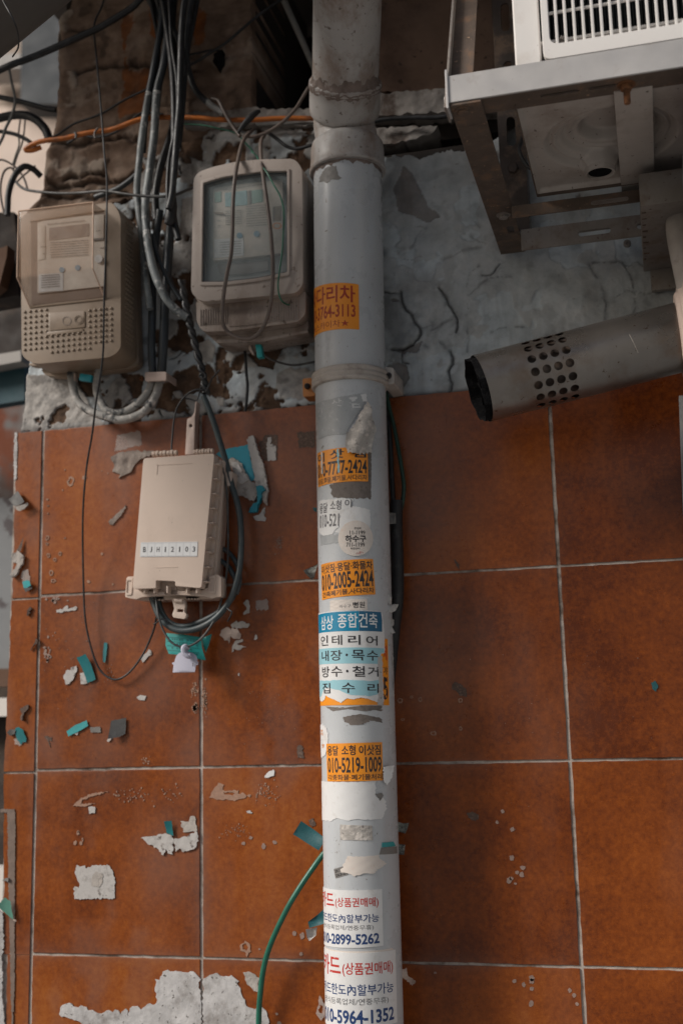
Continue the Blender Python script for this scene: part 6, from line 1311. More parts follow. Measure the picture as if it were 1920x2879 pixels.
# open the front so that the grille looks into the unit
bmesh.ops.recalc_face_normals(cabf, faces=cabf.faces)
bmesh.ops.delete(cabf, geom=[f for f in cabf.faces if f.calc_center_median().y < -AD + .006 and f.calc_area() > .01], context='FACES')
bmob('cabinet', cabf, M['white'], ac)
ql = W((1517, 0), AD)[0]
plate('corner_post', (ax0 + .0005, -AD, azb + .010), X_, Z_, Y_, [(0, 0), (ql - ax0 - .003, 0), (ql - ax0 - .003, HT), (0, HT)], .006, M['white'], ac, bevel=.002)
pbz = W(Z('G2', [(920, 282)])[0], AD + .004)[2]
o0 = W(Z('G2', [(955, 208)])[0], AD + .004)
pw, ph = XR - ql, HT - .04
hx0, hz0 = o0[0] - ql, o0[2] - pbz
panel = rnd([(0, 0), (pw, 0), (pw, ph), (0, ph)], [.012, 0, 0, 0])
hole = rnd([(hx0, hz0), (pw - .03, hz0), (pw - .03, ph - .05), (hx0, ph - .05)], .012)
plate('front_panel', (ql + .0005, -AD - .006, pbz), X_, Z_, Y_, panel, .010, M['white'], ac, holes=[hole], bevel=.0022)
g0 = W(Z('G2', [(990, 205)])[0], AD + .004)[0]; g1 = W(Z('G2', [(1323, 142)])[0], AD + .004)[0]; gs = (g1 - g0) / 8
bm = bmesh.new(); k = 0
while g0 + gs * k < XR - .03:
    boxbm(bm, (g0 + gs * k - .0019, -AD - .0035, o0[2] - .006), (.0038, 0, 0), (0, .005, 0), (0, 0, ph - hz0 - .04), .001); k += 1
bmob('grille_bars', bm, M['white'], ac)
bm = bmesh.new()
for zz in range(4):
    zq = W(Z('G2', [(990, 48)])[0], AD)[2] + zz * .07
    tube_bm(bm, [(ql + hx0 - .006, -AD + .004, zq), (XR - .2, -AD + .004, zq), (XR - .02, -AD + .004, zq)], .0022, 8)
bmob('grille_wires', bm, M['white'], ac)
bm = bmesh.new(); yq = -AD + .035
for i in range(int((XR - ax0 - .03) / .0035)):
    boxbm(bm, (ax0 + .02 + i * .0035, yq, azb + .02), (.0009, 0, 0), (0, .02, 0), (0, 0, HT - .03))
boxbm(bm, (ax0 + .015, yq + .02, azb + .018), (XR - ax0 - .03, 0, 0), (0, .004, 0), (0, 0, HT - .02))
bmob('condenser_fins', bm, M['fins'], ac, smooth=False)
screw('panel_screw', Z('G2', [(1012, 184)])[0], AD - .003, 9, ac, M['galvd'])
# pressed base pan, looked at from below
xl = WH(Z('G2', [(812, 495)])[0], zp)[0] - .002; yb = WH(Z('G2', [(930, 880)])[0], zp)[1]
C = WH(Z('G2', [(1235, 650)])[0], zp)[:2]; Ro = np.linalg.norm(WH(Z('G2', [(925, 690)])[0], zp)[:2] - C); 
Dh = WH(Z('G2', [(1185, 785)])[0], zp)[:2]; Rd = np.linalg.norm(WH(Z('G2', [(1228, 785)])[0], zp)[:2] - Dh) * 1.22
stp = .0022
XX, YY = np.meshgrid(np.arange(xl, XR + stp, stp), np.arange(-AD + .006, yb + stp, stp))
rr = np.hypot(XX - C[0], YY - C[1]); rd = np.hypot(XX - Dh[0], YY - Dh[1])
H = .011 * sst(Ro, Ro * .88, rr) + .009 * sst(Ro * .76, Ro * .66, rr) - .0050 * np.exp(-((rr - Ro * .83) / (Ro * .03)) ** 2) - .0035 * np.exp(-((rr - Ro * .60) / (Ro * .025)) ** 2) + .016 * sst(Ro * .50, Ro * .36, rr)
H = H * sst(Rd * 1.1, Rd * 1.9, rd) - .005 * sst(Rd * 1.75, Rd * 1.35, rd)
eg = np.minimum(np.minimum(XX - xl, yb - YY), .05); H = H - .0065 * sst(.006, .001, eg) + .001 * (fbm(XX, YY, 20, 3, 7) - .5)
ny, nx = XX.shape; idx = np.arange(nx * ny).reshape(ny, nx)
cen = (rd[:-1, :-1] + rd[1:, 1:]) / 2 > Rd
i, j = np.nonzero(cen)
F = np.stack([idx[i, j], idx[i + 1, j], idx[i + 1, j + 1], idx[i, j + 1]], 1)
mob('base_pan', np.stack([XX.ravel(), YY.ravel(), (zp + .004 + H).ravel()], 1), F.tolist(), M['pan'], ac, True)
bm = bmesh.new(); lathe(bm, (Dh[0], Dh[1], zp + .03), (0, 0, -1), [(0, .0001), (0, Rd * 1.02), (.0325, Rd * 1.05), (.0345, Rd * 1.12), (.0345, Rd * 1.28), (.028, Rd * 1.40)], 36); bmob('drain_spout', bm, M['pan'], ac)
bm = bmesh.new(); bm.faces.new([bm.verts.new((Dh[0] + Rd * math.cos(a), Dh[1] + Rd * math.sin(a), zp - .0012)) for a in np.linspace(0, 2 * math.pi, 25)[:-1]]); bmob('drain_shade_disc', bm, M['soot_shade'], ac, smooth=False)  # flat dark disc painted in for the shaded inside of the spout
bm = bmesh.new(); boxbm(bm, (xl - .001, -AD + .008, zp - .007), (.0012, 0, 0), (0, yb + AD - .008, 0), (0, 0, .018)); boxbm(bm, (xl, yb, zp - .007), (XR - xl, 0, 0), (0, .0012, 0), (0, 0, .018)); bmob('pan_rim', bm, M['rust'], ac, smooth=False)
q = [WH(p, zp - .006) for p in Z('G2', [(1240, 430), (1420, 405), (1440, 785), (1292, 880)])]
xf0, xf1 = (q[0][0] + q[3][0]) / 2, (q[1][0] + q[2][0]) / 2
bm = bmesh.new(); boxbm(bm, (xf0, -AD + .012, zp - .0062), (xf1 - xf0, 0, 0), (0, .30, 0), (0, 0, .0022), .0006); boxbm(bm, (xf0, -AD + .012, zp - .0040), (.0022, 0, 0), (0, .30, 0), (0, 0, .0075)); boxbm(bm, (xf1 - .0022, -AD + .012, zp - .0040), (.0022, 0, 0), (0, .30, 0), (0, 0, .0075))
bmob('mounting_foot', bm, M['pan'], ac)
bm = bmesh.new(); tube_bm(bm, pxpath('G2', [(835, 620), (815, 690), (850, 760), (880, 780), (890, 800)], [.16, .17, .18], 6), .0028, 8); bmob('drip_wire', bm, M['cblack'], None, label='thin black wire dangling behind the left end of the outdoor unit', cat='wire')
# ---- steel beam end on the right
b0 = W((1793, 489), .262); b1 = W((1797, 580), .262)
bb = thing('steel_beam', 'grey hollow steel beam end beside the right edge below the outdoor unit', 'beam', (b0[0], -.13, b1[2]))
bm = bmesh.new(); boxbm(bm, (b0[0], -.262, b1[2]), (XB + .1 - b0[0], 0, 0), (0, .255, 0), (0, 0, b0[2] - b1[2]), .0015); bmob('box_section', bm, M['galvd'], bb)
bm = bmesh.new()
for k in range(9): boxbm(bm, (b0[0] + .001, -.24 + k * .022, b1[2] - .0012), (.006 + .003 * math.sin(k * 3), 0, 0), (0, .003 + .0015 * math.sin(k * 5), 0), (0, 0, .0014), .0005)
bmob('weld_beads', bm, M['rust'], bb)
bm = bmesh.new(); boxbm(bm, (b0[0] + .010, -.012, b1[2] - .035), (XB + .1 - b0[0] - .01, 0, 0), (0, .012, 0), (0, 0, .05), .002); bmob('wall_plate', bm, M['galvd'], bb)
# ================================================================== FLUE
Ra = W(Z('G4', [(1520, 740)])[0], .163)
Le = W(Z('G4', [(640, 968)])[0], .205)
fr = .0505
ax = (Le - Ra); Lf = np.linalg.norm(ax); ax = ax / Lf
v1 = np.cross(ax, (0, 0, 1)); v1 /= np.linalg.norm(v1); v2 = np.cross(v1, ax)
if v1[1] > 0: v1 = -v1                                  # towards the street
flu = thing('flue_pipe', 'stained steel flue pipe with rows of holes and sooty open end, right side', 'flue pipe', tuple(Ra))
nc = np.array(CAM) - Le; nc /= np.linalg.norm(nc)
# the end is cut on a slant that faces the street a little
cutn = ax * 1.0 + v1 * .13 + v2 * -.06; cutn /= np.linalg.norm(cutn)
def fpt(t, th, r): return Ra + ax * t + (v1 * math.cos(th) + v2 * math.sin(th)) * r
def tcut(th, r=fr):
    d_ = (v1 * math.cos(th) + v2 * math.sin(th)) * r
    return Lf - np.dot(d_, cutn) / np.dot(ax, cutn)
N = 80
def q2t(zn, p):
    q = W(Z(zn, [p])[0], .205); return float(np.dot(q - Ra, ax))
hc = [q2t('G4', (x, y)) for x, y in ((890, 950), (942, 936), (995, 921), (1048, 906))]
pt_ = (hc[0] - hc[3]) / 3; tA, tB = hc[3] - pt_ / 2, hc[0] + pt_ / 2
def flue_bm(bm, r, holes):
    def ring(t): return [bm.verts.new(fpt(t, 2 * math.pi * i / N, r)) for i in range(N)]
    ts = list(np.linspace(-.03, tA, 12)); rs = [ring(t) for t in ts]
    for a, b_ in zip(rs[:-1], rs[1:]):
        for i in range(N): bm.faces.new((a[i], a[(i + 1) % N], b_[(i + 1) % N], b_[i]))
    last = rs[-1]
    if holes:
        NA = 16; per = N // NA
        for c in range(4):
            t0, t1 = tA + pt_ * c, tA + pt_ * (c + 1); nxt = ring(t1)
            mid = {}
            for h in range(NA):
                i0 = h * per; th0, th1 = 2 * math.pi * i0 / N, 2 * math.pi * (i0 + per) / N
                off = 0
                outer_ = [(t0, 2 * math.pi * (i0 + k) / N, last[(i0 + k) % N]) for k in range(per + 1)] + [(t1, 2 * math.pi * (i0 + per - k) / N, nxt[(i0 + per - k) % N]) for k in range(per + 1)]
                cm, ct = (th0 + th1) / 2, (t0 + t1) / 2; hr = .0063
                inn = []
                for (t, th, v_) in outer_:
                    a = math.atan2((th - cm) * r, t - ct); inn.append(bm.verts.new(fpt(ct + hr * math.cos(a), cm + hr * math.sin(a) / r, r)))
                n_ = len(outer_)
                for k in range(n_):
                    k2 = (k + 1) % n_
                    mid_ = []
                    if k in (per, n_ - 1):
                        a0 = math.atan2((outer_[k][1] - cm) * r, outer_[k][0] - ct); a1 = math.atan2((outer_[k2][1] - cm) * r, outer_[k2][0] - ct)
                        da = (a1 - a0 + math.pi) % (2 * math.pi) - math.pi
                        mid_ = [bm.verts.new(fpt(ct + hr * math.cos(a0 + da * q), cm + hr * math.sin(a0 + da * q) / r, r)) for q in (.8, .6, .4, .2)]
                    bm.faces.new([outer_[k][2], outer_[k2][2], inn[k2]] + mid_ + [inn[k]])
            last = nxt
    else:
        nxt = ring(tB)
        for i in range(N): bm.faces.new((last[i], last[(i + 1) % N], nxt[(i + 1) % N], nxt[i]))
        last = nxt
    for k in range(1, 7):
        nx_ = [bm.verts.new(fpt(tB + (tcut(2 * math.pi * i / N, r) - tB) * k / 6, 2 * math.pi * i / N, r)) for i in range(N)]
        for i in range(N): bm.faces.new((last[i], last[(i + 1) % N], nx_[(i + 1) % N], nx_[i]))
        last = nx_
    return last
bm = bmesh.new(); e1 = flue_bm(bm, fr, True); e2 = flue_bm(bm, fr - .0009, True)
for i in range(N): bm.faces.new((e1[i], e1[(i + 1) % N], e2[(i + 1) % N], e2[i]))
bmob('outer_tube', bm, M['flue'], flu, angle=50)
bm = bmesh.new(); N0 = N
tt = np.linspace(-.02, Lf - .05, 6); rs = [[bm.verts.new(fpt(t, 2 * math.pi * i / 40, fr * .80)) for i in range(40)] for t in tt]
for a, b_ in zip(rs[:-1], rs[1:]):
    for i in range(40): bm.faces.new((a[i], a[(i + 1) % 40], b_[(i + 1) % 40], b_[i]))
bm.faces.new(rs[-1]); bmob('inner_tube', bm, M['rail'], flu)
# sooty guard in the mouth: jagged ring and radial vanes
bm = bmesh.new(); n8 = 48; ra_, rb_ = [], []
for i in range(n8):
    th = 2 * math.pi * i / n8; seg = abs(((th / (math.pi / 4)) % 1) - .5) * 2
    rr_ = fr * (.88 + .10 * seg); e = tcut(th, rr_) + .009 + .0005 * random.random()
    ra_.append([bm.verts.new(fpt(e, th, rr_)), bm.verts.new(fpt(e - .034, th, rr_)), bm.verts.new(fpt(e - .034, th, rr_ - .0016)), bm.verts.new(fpt(e - .0006, th, rr_ - .0022))])
for i in range(n8):
    a, b_ = ra_[i], ra_[(i + 1) % n8]
    for k in range(4): bm.faces.new((a[k], b_[k], b_[(k + 1) % 4], a[(k + 1) % 4]))
bmob('guard_ring', bm, M['soot_shade'], flu)
for k in range(4):
    th = math.pi / 4 * k + .3; d_ = v1 * math.cos(th) + v2 * math.sin(th); bm = bmesh.new()
    tc = Lf - .035; o_ = Ra + ax * tc - d_ * fr * .88; nn = np.cross(d_, ax) * .0012
    boxbm(bm, o_, d_ * fr * 1.76, ax * .036, nn); bmob('guard_vane', bm, M['soot_shade'], flu, smooth=False)
bm = bmesh.new(); bm.faces.new([bm.verts.new(fpt(Lf - .055, 2 * math.pi * i / 40, fr * .985)) for i in range(40)]); bmob('throat', bm, M['soot_shade'], flu, smooth=False)
bm = bmesh.new(); tube_bm(bm, [fpt(q2t('G4', (1352, 835)) + .002 * a, -.12 + a * .24, fr - .0013) for a in (-1.2, -.4, .4, 1.2)], .0018, 6); bmob('sealant_streak', bm, M['galvd'], flu)
# pale sealant collar on the side wall, and a pale lagged pipe above it
col = Ra + ax * (-.006)
col_o = thing('flue_collar', 'pale ribbed sealant collar round the flue at the right edge', 'collar', tuple(col))
bm = bmesh.new()
pr = [(-.002, fr * .98)]; 
for k in range(16):
    t = k / 15; pr.append((.000 - .022 * t ** 1.6 - .0012 * math.sin(t * 22), fr + .004 + .036 * t))
pr += [(-.032, fr + .036), (-.06, fr + .030)]
lathe(bm, col + np.array((.002, 0, 0)), (-1, 0, -.06), [(t, r) for t, r in pr], 64); bmob('collar', bm, M['seal'], col_o, angle=60)
pz = W((1900, 575), .20)
bm = bmesh.new(); xc = sx + .006
tube_bm(bm, catmull([(xc + .03, -.2, pz[2] + .004), (xc + .004, -.2, pz[2] - .004), (xc - .010, -.2, pz[2] - .03), (xc - .006, -.2, pz[2] - .09), (xc + .002, -.2, pz[2] - .16), (xc + .004, -.2, pz[2] - .23)], 6), .021, 20); bmob('lagged_pipe', bm, M['lag'], None, label='pale lagged pipe on the side wall above the flue collar', cat='pipe')
# ================================================================== DUCT, upper left
d0_, d1_ = W((-200, 330), .42), W((240, -28), .42)
axd = (d1_ - d0_) / np.linalg.norm(d1_ - d0_); vd_ = (d0_ + d1_) / 2 - CAM; upv = np.cross(axd, vd_); upv = upv / np.linalg.norm(upv)
if upv[2] < 0: upv = -upv
rdu = .16; bm = bmesh.new(); lathe(bm, d0_ + upv * rdu - axd * .25, axd, [(0, .0001), (0, rdu), (.3, rdu), (.55, rdu * .995), (1.0, rdu)], 64)
bmob('round_duct', bm, M['duct'], None, label='big dark grey round duct crossing the upper left corner', cat='duct')
bm = bmesh.new(); P = [d0_ + upv * (rdu - .004)] ; 
wire = [W(p, q) for p, q in zip(Z('A1', [(10, -60), (40, 20), (100, 130), (150, 240), (172, 340), (170, 440), (120, 520)]), (.60, .60, .60, .59, .57, .54, .48))]
tube_bm(bm, catmull(wire, 6), .0012, 6); bmob('duct_wire', bm, M['cblack'], None, label='thin dark wire lying against the round duct', cat='wire')
# ================================================================== SCRAPS ON THE TILES
TG = 'tape and paper scraps on the tiles'
def scrap(name, label, cat, zn, pts, mat, d=.002, bend=.0, seed=1, rough=0, th=.00022, holes=(), lump_=.0, parent=None, step=.004):
    pl = [W(p, d) for p in Z(zn, pts)]; q = [(a[0], a[2]) for a in pl]; hl = [[(W(p, d)[0], W(p, d)[2]) for p in Z(zn, h)] for h in holes]
    q = torn(q, max(rough * 3, .0016), rough or .00028, seed); hl = [torn(h, rough * 3, rough, seed + 9) for h in hl]
    c = np.mean(q, 0); e = max(np.ptp([a[0] for a in q]), np.ptp([a[1] for a in q])) + 1e-6; an = seed * 1.7
    def f(x, z):
        t = ((x - c[0]) * math.cos(an) + (z - c[1]) * math.sin(an)) / e
        y = bend * (t + .5) ** 2
        if lump_: y += .55 * lump_ * fbm(np.array([x]), np.array([z]), 110, 3, seed)[0]
        return -d - max(y, 0)
    bm = slab_bm(q, hl, lambda x, z: (x, f(x, z) - th, z), lambda x, z: (x, f(x, z) if not lump_ else -.0012, z), step)
    if parent is not None: return bmob(name, bm, mat, parent, angle=50)
    return bmob(name, bm, mat, None, angle=50, label=label, cat=cat, group=TG)
o = scrap('tape_scrap', 'teal tape with a white folded corner beside the hanging wire loop', 'tape', 'B2', [(720, 815), (760, 800), (803, 780), (845, 880), (882, 1010), (850, 1030), (805, 1045), (775, 950)], M['tape_teal'], .003, .006, 1)
scrap('white_corner', None, None, 'B2', [(738, 955), (778, 950), (806, 1046), (790, 1055), (746, 1058)], M['paper'], .002, 0, 2, parent=o)
scrap('tape_scrap', 'bright teal tape strip stuck aslant left of a dark grey tape', 'tape', 'B2', [(615, 1490), (700, 1430), (800, 1388), (816, 1440), (720, 1495), (635, 1536)], M['tape_teal2'], .002, .002, 3)
scrap('paper_scrap', 'white chip below the bright teal tape strip', 'paper scrap', 'B2', [(690, 1515), (722, 1500), (712, 1525)], M['paper'], seed=4)
scrap('tape_scrap', 'short greyish teal tape between teal strip and dark grey tape', 'tape', 'B2', [(832, 1452), (925, 1448), (930, 1500), (838, 1500)], M['tape_mid'], .0015, .001, 5)
o = scrap('tape_scrap', 'dark grey tape square with a white tail on the lower tiles', 'tape', 'B2', [(1028, 1392), (1090, 1380), (1162, 1365), (1157, 1512), (1100, 1545), (1018, 1560)], M['tape_grey'], .003, .008, 6)
scrap('white_tail', None, None, 'B2', [(985, 1582), (1000, 1540), (1022, 1520), (1026, 1560), (1000, 1590)], M['paper'], .002, 0, 7, parent=o)
scrap('tape_scrap', 'ragged dark teal tape near the left edge of the wall', 'tape', 'B2', [(145, 1475), (180, 1452), (225, 1480), (240, 1530), (246, 1585), (210, 1590), (195, 1612), (170, 1570), (150, 1530)], M['tape_teal'], .002, .003, 8, .0008)
scrap('tape_scrap', 'small grey crumpled bit left of the ragged dark teal tape', 'scrap', 'B2', [(80, 1500), (110, 1475), (150, 1480), (140, 1515), (100, 1530)], M['tape_mid'], .003, .004, 9, .0008, lump_=.004)
scrap('adhesive_patch', 'pale glue smear under the ragged dark teal tape', 'glue patch', 'B2', [(130, 1560), (170, 1545), (240, 1580), (200, 1615), (140, 1610)], M['sheen'], .0012, 0, 10, .001, th=.0002)
o = scrap('tape_scrap', 'dark grey tape diamond curling off the left edge of the wall', 'tape', 'B1', [(82, 832), (130, 790), (172, 753), (215, 810), (262, 864), (200, 885), (146, 897)], M['tape_grey'], .004, .012, 11)
scrap('folded_edge', None, None, 'B1', [(146, 897), (200, 884), (262, 862), (268, 880), (230, 915), (185, 937), (155, 925)], M['paperg'], .010, .004, 12, parent=o)
scrap('paper_scrap', 'twisted grey paper scrap below the grey diamond tape', 'paper scrap', 'B1', [(118, 1345), (165, 1300), (205, 1330), (232, 1350), (215, 1430), (180, 1470), (150, 1540), (125, 1550), (108, 1525), (150, 1470), (165, 1420), (125, 1405)], M['paperg'], .003, .004, 13, .001, lump_=.008)
scrap('paper_scrap', 'dark pointed shred above the twisted grey paper', 'paper scrap', 'B1', [(162, 1300), (190, 1240), (218, 1180), (212, 1250), (200, 1310)], M['darkstain'], .003, .003, 14)
o = scrap('tape_scrap', 'small cyan tape stub near the left edge beside the narrow tiles', 'tape', 'B2', [(208, 115), (250, 105), (288, 110), (300, 150), (260, 172), (220, 175)], M['tape_teal2'], .004, .006, 15)
scrap('dark_underside', None, None, 'B2', [(218, 174), (262, 172), (300, 150), (298, 180), (240, 212)], M['tape_grey'], .005, 0, 16, parent=o)
scrap('adhesive_patch', 'pale glue smear above the small cyan tape stub', 'glue patch', 'B2', [(195, 60), (215, 10), (260, 0), (285, 100), (210, 112)], M['sheen'], .0012, 0, 17, .0008, th=.0002)
scrap('tape_scrap', 'thin teal grey streak of tape inside the wire loop', 'tape', 'B2', [(958, 675), (990, 678), (985, 770), (972, 860), (952, 850), (948, 790)], M['cdark'] if False else M['tape_teal'], .0015, .002, 18)
scrap('paper_scrap', 'white torn patch left of the folded teal tape', 'paper scrap', 'B2', [(586, 975), (610, 930), (660, 905), (705, 888), (714, 920), (690, 975), (672, 1020), (640, 1050), (608, 1062), (600, 1020)], M['paper'], .0015, 0, 19, .0012, lump_=.0015)
scrap('paper_scrap', 'white smear of paper above the wire loop near the second row joint', 'paper scrap', 'B2', [(523, 375), (590, 355), (625, 335), (630, 365), (680, 345), (712, 352), (700, 375), (625, 385), (560, 402), (525, 400)], M['paper'], .0012, 0, 20, .001)
scrap('paper_scrap', 'white torn bit behind the right side of the wire loop', 'paper scrap', 'B2', [(1300, 830), (1330, 780), (1370, 735), (1395, 785), (1350, 825), (1318, 858)], M['paper'], .0012, 0, 21, .0014, lump_=.001)
scrap('paper_scrap', 'tiny white flake right of the bottom of the wire loop', 'paper scrap', 'B2', [(1256, 1180), (1290, 1155), (1335, 1165), (1330, 1205), (1280, 1200)], M['paper'], .0012, 0, 22, .0016)
pst = thing('torn_poster', 'torn teal and white poster hanging right of the terminal box', 'torn poster', tuple(W(Z('C1', [(860, 900)])[0], 0)), TG)
scrap('teal_layer', None, None, 'C1', [(545, 415), (600, 375), (640, 372), (680, 355), (760, 345), (842, 325), (858, 420), (885, 540), (915, 660), (862, 662), (810, 560), (760, 488), (700, 452), (640, 470)], M['bluepaper'], .0018, 0, 23, .0006, lump_=.001, parent=pst)
scrap('white_fold', None, None, 'C1', [(842, 285), (865, 262), (895, 250), (915, 300), (945, 420), (985, 500), (1010, 620), (1030, 760), (965, 720), (920, 705), (912, 640), (880, 480), (852, 340)], M['paper'], .005, .010, 24, .0006, lump_=.006, parent=pst)
scrap('crumpled_paper', None, None, 'C1', [(672, 460), (720, 455), (765, 490), (812, 565), (858, 655), (920, 690), (975, 715), (1028, 760), (1022, 890), (990, 860), (960, 800), (935, 780), (900, 850), (860, 840), (800, 800), (752, 795), (735, 700), (700, 560)], M['paperg'], .003, .003, 25, .0012, lump_=.007, parent=pst)
scrap('white_fragment', None, None, 'C1', [(690, 480), (750, 500), (820, 600), (850, 650), (790, 690), (735, 650)], M['paper'], .006, .002, 26, .001, lump_=.005, parent=pst)
scrap('teal_fragment', None, None, 'C1', [(920, 710), (965, 705), (1005, 740), (970, 770), (960, 830), (935, 890), (920, 945), (845, 945), (880, 890), (930, 850), (930, 770)], M['bluepaper'], .009, .004, 27, .0008, lump_=.004, parent=pst)
scrap('paper_scrap', 'pale crusty residue at the foot of the torn teal poster', 'paper scrap', 'C1', [(890, 990), (940, 970), (1000, 900), (1000, 1030), (960, 1025), (910, 1020)], M['paper'], .0012, 0, 28, .0016)
scrap('paper_scrap', 'white worn sticker remnant right of the torn teal poster', 'paper scrap', 'C1', [(1022, 262), (1055, 255), (1060, 290), (1045, 320), (1095, 340), (1100, 470), (1020, 475), (1010, 330)], M['paper'], .0012, 0, 29, .001)
for i, (lab, pts) in enumerate((('left pale flake of the crust right of the cable loops', [(580, 605), (615, 550), (660, 530), (690, 570), (670, 680), (620, 640)]), ('right pale flake of the crust right of the cable loops', [(690, 545), (740, 545), (775, 600), (770, 640), (720, 645), (685, 625)]),
                               ('greyish strip on top of the crust right of the cable loops', [(683, 515), (720, 485), (800, 482), (860, 515), (840, 540), (760, 540), (700, 545)]), ('dangling lower strip of the crust right of the cable loops', [(690, 765), (700, 700), (720, 660), (795, 640), (800, 665), (740, 690), (830, 718), (740, 745), (712, 730)]),
                               ('upper ragged flake beside the cable loops and tie', [(795, 310), (845, 280), (860, 340), (855, 405), (800, 422), (830, 350)]), ('small white sliver right of the crusty flakes', [(892, 645), (915, 595), (925, 610), (910, 655)]), ('tiny white chip below the crusty flakes', [(748, 960), (758, 955), (762, 980), (752, 980)]))):
    scrap('paper_scrap', lab, 'paper scrap', 'C2', pts, M['seal'] if i < 2 else M['paperg'] if i in (2, 3, 4) else M['paper'], .0012, 0, 30 + i, .0010, lump_=.0025 if i < 5 else 0)
scrap('paper_scrap', 'pale blue paper corner under the third row joint', 'paper scrap', 'C3', [(990, 440), (1030, 390), (1080, 375), (1082, 425), (1010, 450)], M['st_white'], .0014, 0, 40, .0006)
scrap('paper_scrap', 'small white oval flake below the chalky smear', 'paper scrap', 'C3', [(822, 755), (850, 748), (885, 765), (875, 776), (835, 772)], M['paper'], .0012, 0, 41, .0006)
scrap('tape_scrap', 'short teal tape above the crumpled white paper on the lower tiles', 'tape', 'C3', [(80, 845), (146, 840), (150, 920), (158, 980), (125, 965), (95, 955)], M['tape_teal'], .004, .004, 42)
scrap('paper_scrap', 'grey scrap right of the short teal tape', 'paper scrap', 'C3', [(220, 845), (300, 850), (312, 800), (350, 800), (360, 850), (378, 930), (300, 945), (245, 945)], M['paperg'], .0014, 0, 44, .001)
scrap('paper_scrap', 'crumpled white paper strip left half under the teal tape', 'paper scrap', 'C3', [(-140, 1000), (-70, 985), (0, 980), (60, 965), (140, 965), (162, 1010), (155, 1150), (110, 1140), (90, 1100), (65, 1160), (0, 1085), (-60, 1060)], M['paper'], .0014, 0, 45, .001, lump_=.004)
scrap('paper_scrap', 'crumpled white paper strip right half beside the grout line', 'paper scrap', 'C3', [(168, 1005), (260, 985), (330, 955), (378, 945), (388, 985), (370, 1060), (350, 1100), (250, 1130), (215, 1095), (180, 1125)], M['paper'], .0014, 0, 46, .001, lump_=.004)
o = scrap('paper_scrap', 'white torn notice with a grey middle on the lower left tiles', 'paper scrap', 'B4', [(690, 180), (705, 105), (740, 120), (770, 110), (800, 135), (830, 125), (850, 105), (1000, 105), (1040, 160), (1058, 220), (1058, 412), (690, 420), (680, 370), (690, 300), (725, 320), (735, 290), (700, 200)], M['paper'], .0012, 0, 47, .0008)
scrap('grey_patch', None, None, 'B4', [(850, 210), (880, 165), (945, 185), (940, 270), (910, 310), (845, 295)], M['paperg'], .0019, 0, 48, .001, th=.0002, parent=o)
scrap('paper_scrap', 'small white square chip below the brown scratch', 'paper scrap', 'B3', [(815, 715), (875, 712), (873, 772), (818, 775)], M['paper'], .0012, 0, 49, .0008)
scrap('green_scrap', 'pale green folded scrap at the lower left edge of the wall', 'scrap', 'B4', [(8, 470), (58, 400), (105, 440), (115, 510), (130, 605), (95, 575), (50, 525)], M['leafg'], .006, .014, 50)
scrap('paper_scrap', 'beige tip below the pale green folded scrap', 'paper scrap', 'B4', [(125, 605), (150, 605), (156, 622), (138, 622)], M['seal'], .004, 0, 51)
scrap('paper_scrap', 'clear wrinkled tape beside the bottom of the drainpipe', 'tape', 'C4', [(1465, 1470), (1490, 1350), (1500, 1300), (1550, 1390), (1540, 1500), (1510, 1535)], M['sheen'], .002, .002, 52, .0014, holes=[[(1500, 1380), (1530, 1400), (1520, 1470), (1495, 1460)]])
scrap('tape_scrap', 'tiny dark blue spot of tape on the right tiles', 'tape', 'E1', [(1405, 575), (1425, 565), (1440, 590), (1428, 622), (1410, 605)], M['tape_dteal'], .0014, 0, 53)
for i, (lab, zn, pts) in enumerate((('dark twiggy shred beside the left grout line below the second row joint', 'B2', [(285, 748), (320, 690), (345, 640), (360, 660), (350, 690), (320, 700)]), ('dark curled shred on the narrow left tiles', 'B2', [(255, 430), (258, 380), (280, 345), (298, 365), (275, 395), (290, 400)]),
                                   ('brown hooked shred on the narrow left tiles above the teal tape', 'B2', [(185, 1290), (225, 1260), (268, 1250), (262, 1290), (225, 1320), (215, 1395), (198, 1370), (208, 1320)]), ('grey sliver at the left edge beside the caulk seam', 'B4', [(28, 250), (50, 230), (88, 225), (82, 260), (50, 245)]))):
    scrap('shred', lab, 'shred', zn, pts, M['darkstain'] if i < 3 else M['tape_mid'], .003, .003, 60 + i, .0006, lump_=.003)
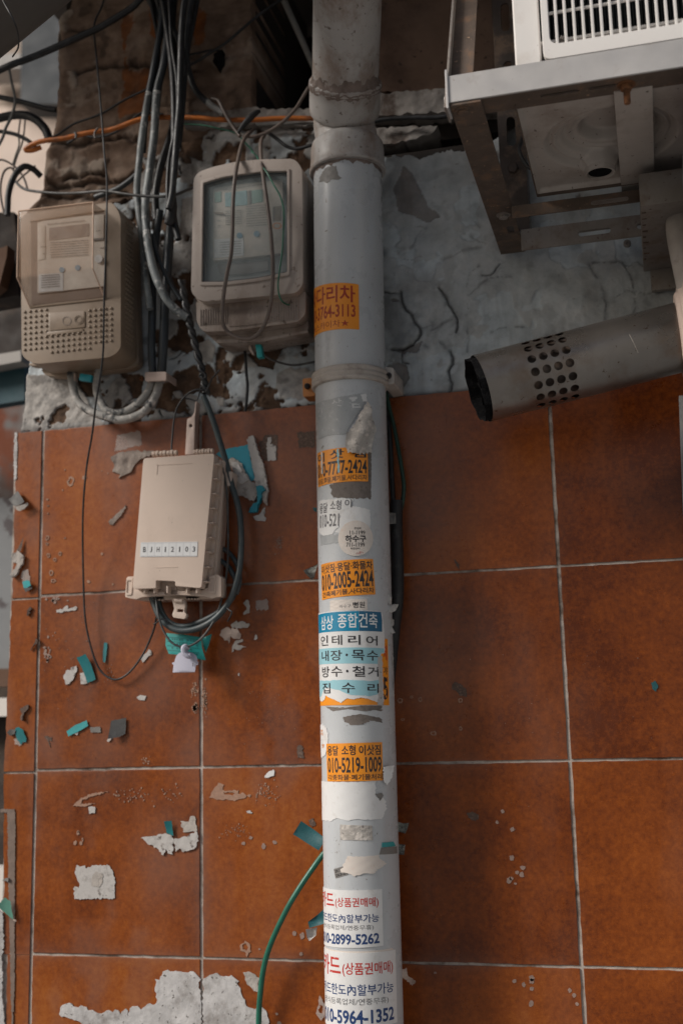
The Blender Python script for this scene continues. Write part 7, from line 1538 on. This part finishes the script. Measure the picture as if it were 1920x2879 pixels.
# ================================================================== WHAT STANDS BEYOND THE LEFT EDGE OF THE WALL
def slab(name, pts, dz, th, mat, label, cat, zn='S', parent=None):
    return prism(name, Z(zn, pts), -dz, -dz - th, mat, parent, smooth=False, label=label, cat=cat)
nb = thing('neighbour_shop', 'blurred neighbouring shop front seen past the left edge of the wall', 'building', (-1.6, 1.6, GZ))
prism('rendered_wall', [(-700, 300), (260, 300), (260, 700), (-700, 700)], -1.6, -1.8, M['bg_cream'], nb, smooth=False)
prism('upper_wall', [(-700, -400), (260, -400), (260, 300), (-700, 300)], -1.6, -1.8, M['bg_beige'], nb, smooth=False)
prism('navy_shutter', [(62, -60), (260, -60), (260, 292), (58, 292)], -1.45, -1.55, M['bg_navy'], nb, smooth=False)
prism('sign_edge', [(-100, 150), (62, 150), (60, 190), (-100, 200)], -1.45, -1.55, M['bg_pale'], nb, smooth=False)
prism('dark_lower_wall', [(-700, 700), (260, 700), (260, 3300), (-700, 3300)], -1.6, -1.8, M['bg_dark'], nb, smooth=False)
slab('junction_clutter', [(-60, 600), (40, 596), (52, 700), (52, 830), (-60, 850)], .10, .06, M['bg_dark'], 'dark cluttered junction box left of the beige meter', 'junction box')
slab('timber_batten', [(-60, 720), (22, 690), (20, 720), (0, 800), (-60, 850)], .06, .03, M['bg_brown'], 'brown timber piece behind the left meter edge', 'timber')
slab('pale_batten', [(-950, 1160), (60, 985), (60, 1015), (-950, 1200)], .30, .04, M['bg_pale'], 'pale slanting batten beyond the left edge of the wall', 'batten')
slab('teal_board', [(-950, 1200), (70, 1022), (70, 1125), (-950, 1290)], .34, .03, M['bg_teal'], 'dark teal panel under the slanting batten at the left edge', 'panel')
slab('painted_mural', [(-950, 1180), (90, 1110), (90, 1420), (-950, 1420)], .55, .03, M['bg_mural'], 'blurred orange and grey mural beyond the left edge', 'mural')
slab('patterned_sheet', [(-950, 1400), (80, 1400), (80, 1880), (-950, 1880)], .50, .03, M['bg_pattern'], 'grey patterned sheet beyond the left edge of the wall', 'sheet')
slab('timber_rail', [(-950, 1880), (80, 1880), (80, 1930), (-950, 1930)], .46, .05, M['bg_brown'], 'brown rail under the patterned sheet at the left edge', 'rail')
slab('white_ledge', [(-950, 1962), (80, 1962), (80, 2014), (-950, 2014)], .40, .25, M['bg_white'], 'white ledge beyond the left edge below the patterned sheet', 'ledge')
slab('pale_post', [(-950, 2440), (60, 2440), (60, 3900), (-950, 3900)], .40, .06, M['bg_white'], 'pale block beyond the lower left edge of the wall', 'block')
slab('dark_cabinet', [(-950, 2014), (72, 2014), (72, 4200), (-950, 4200)], .47, .4, M['bg_dark'], 'dark cabinet below the white ledge beyond the left edge of the wall', 'cabinet')
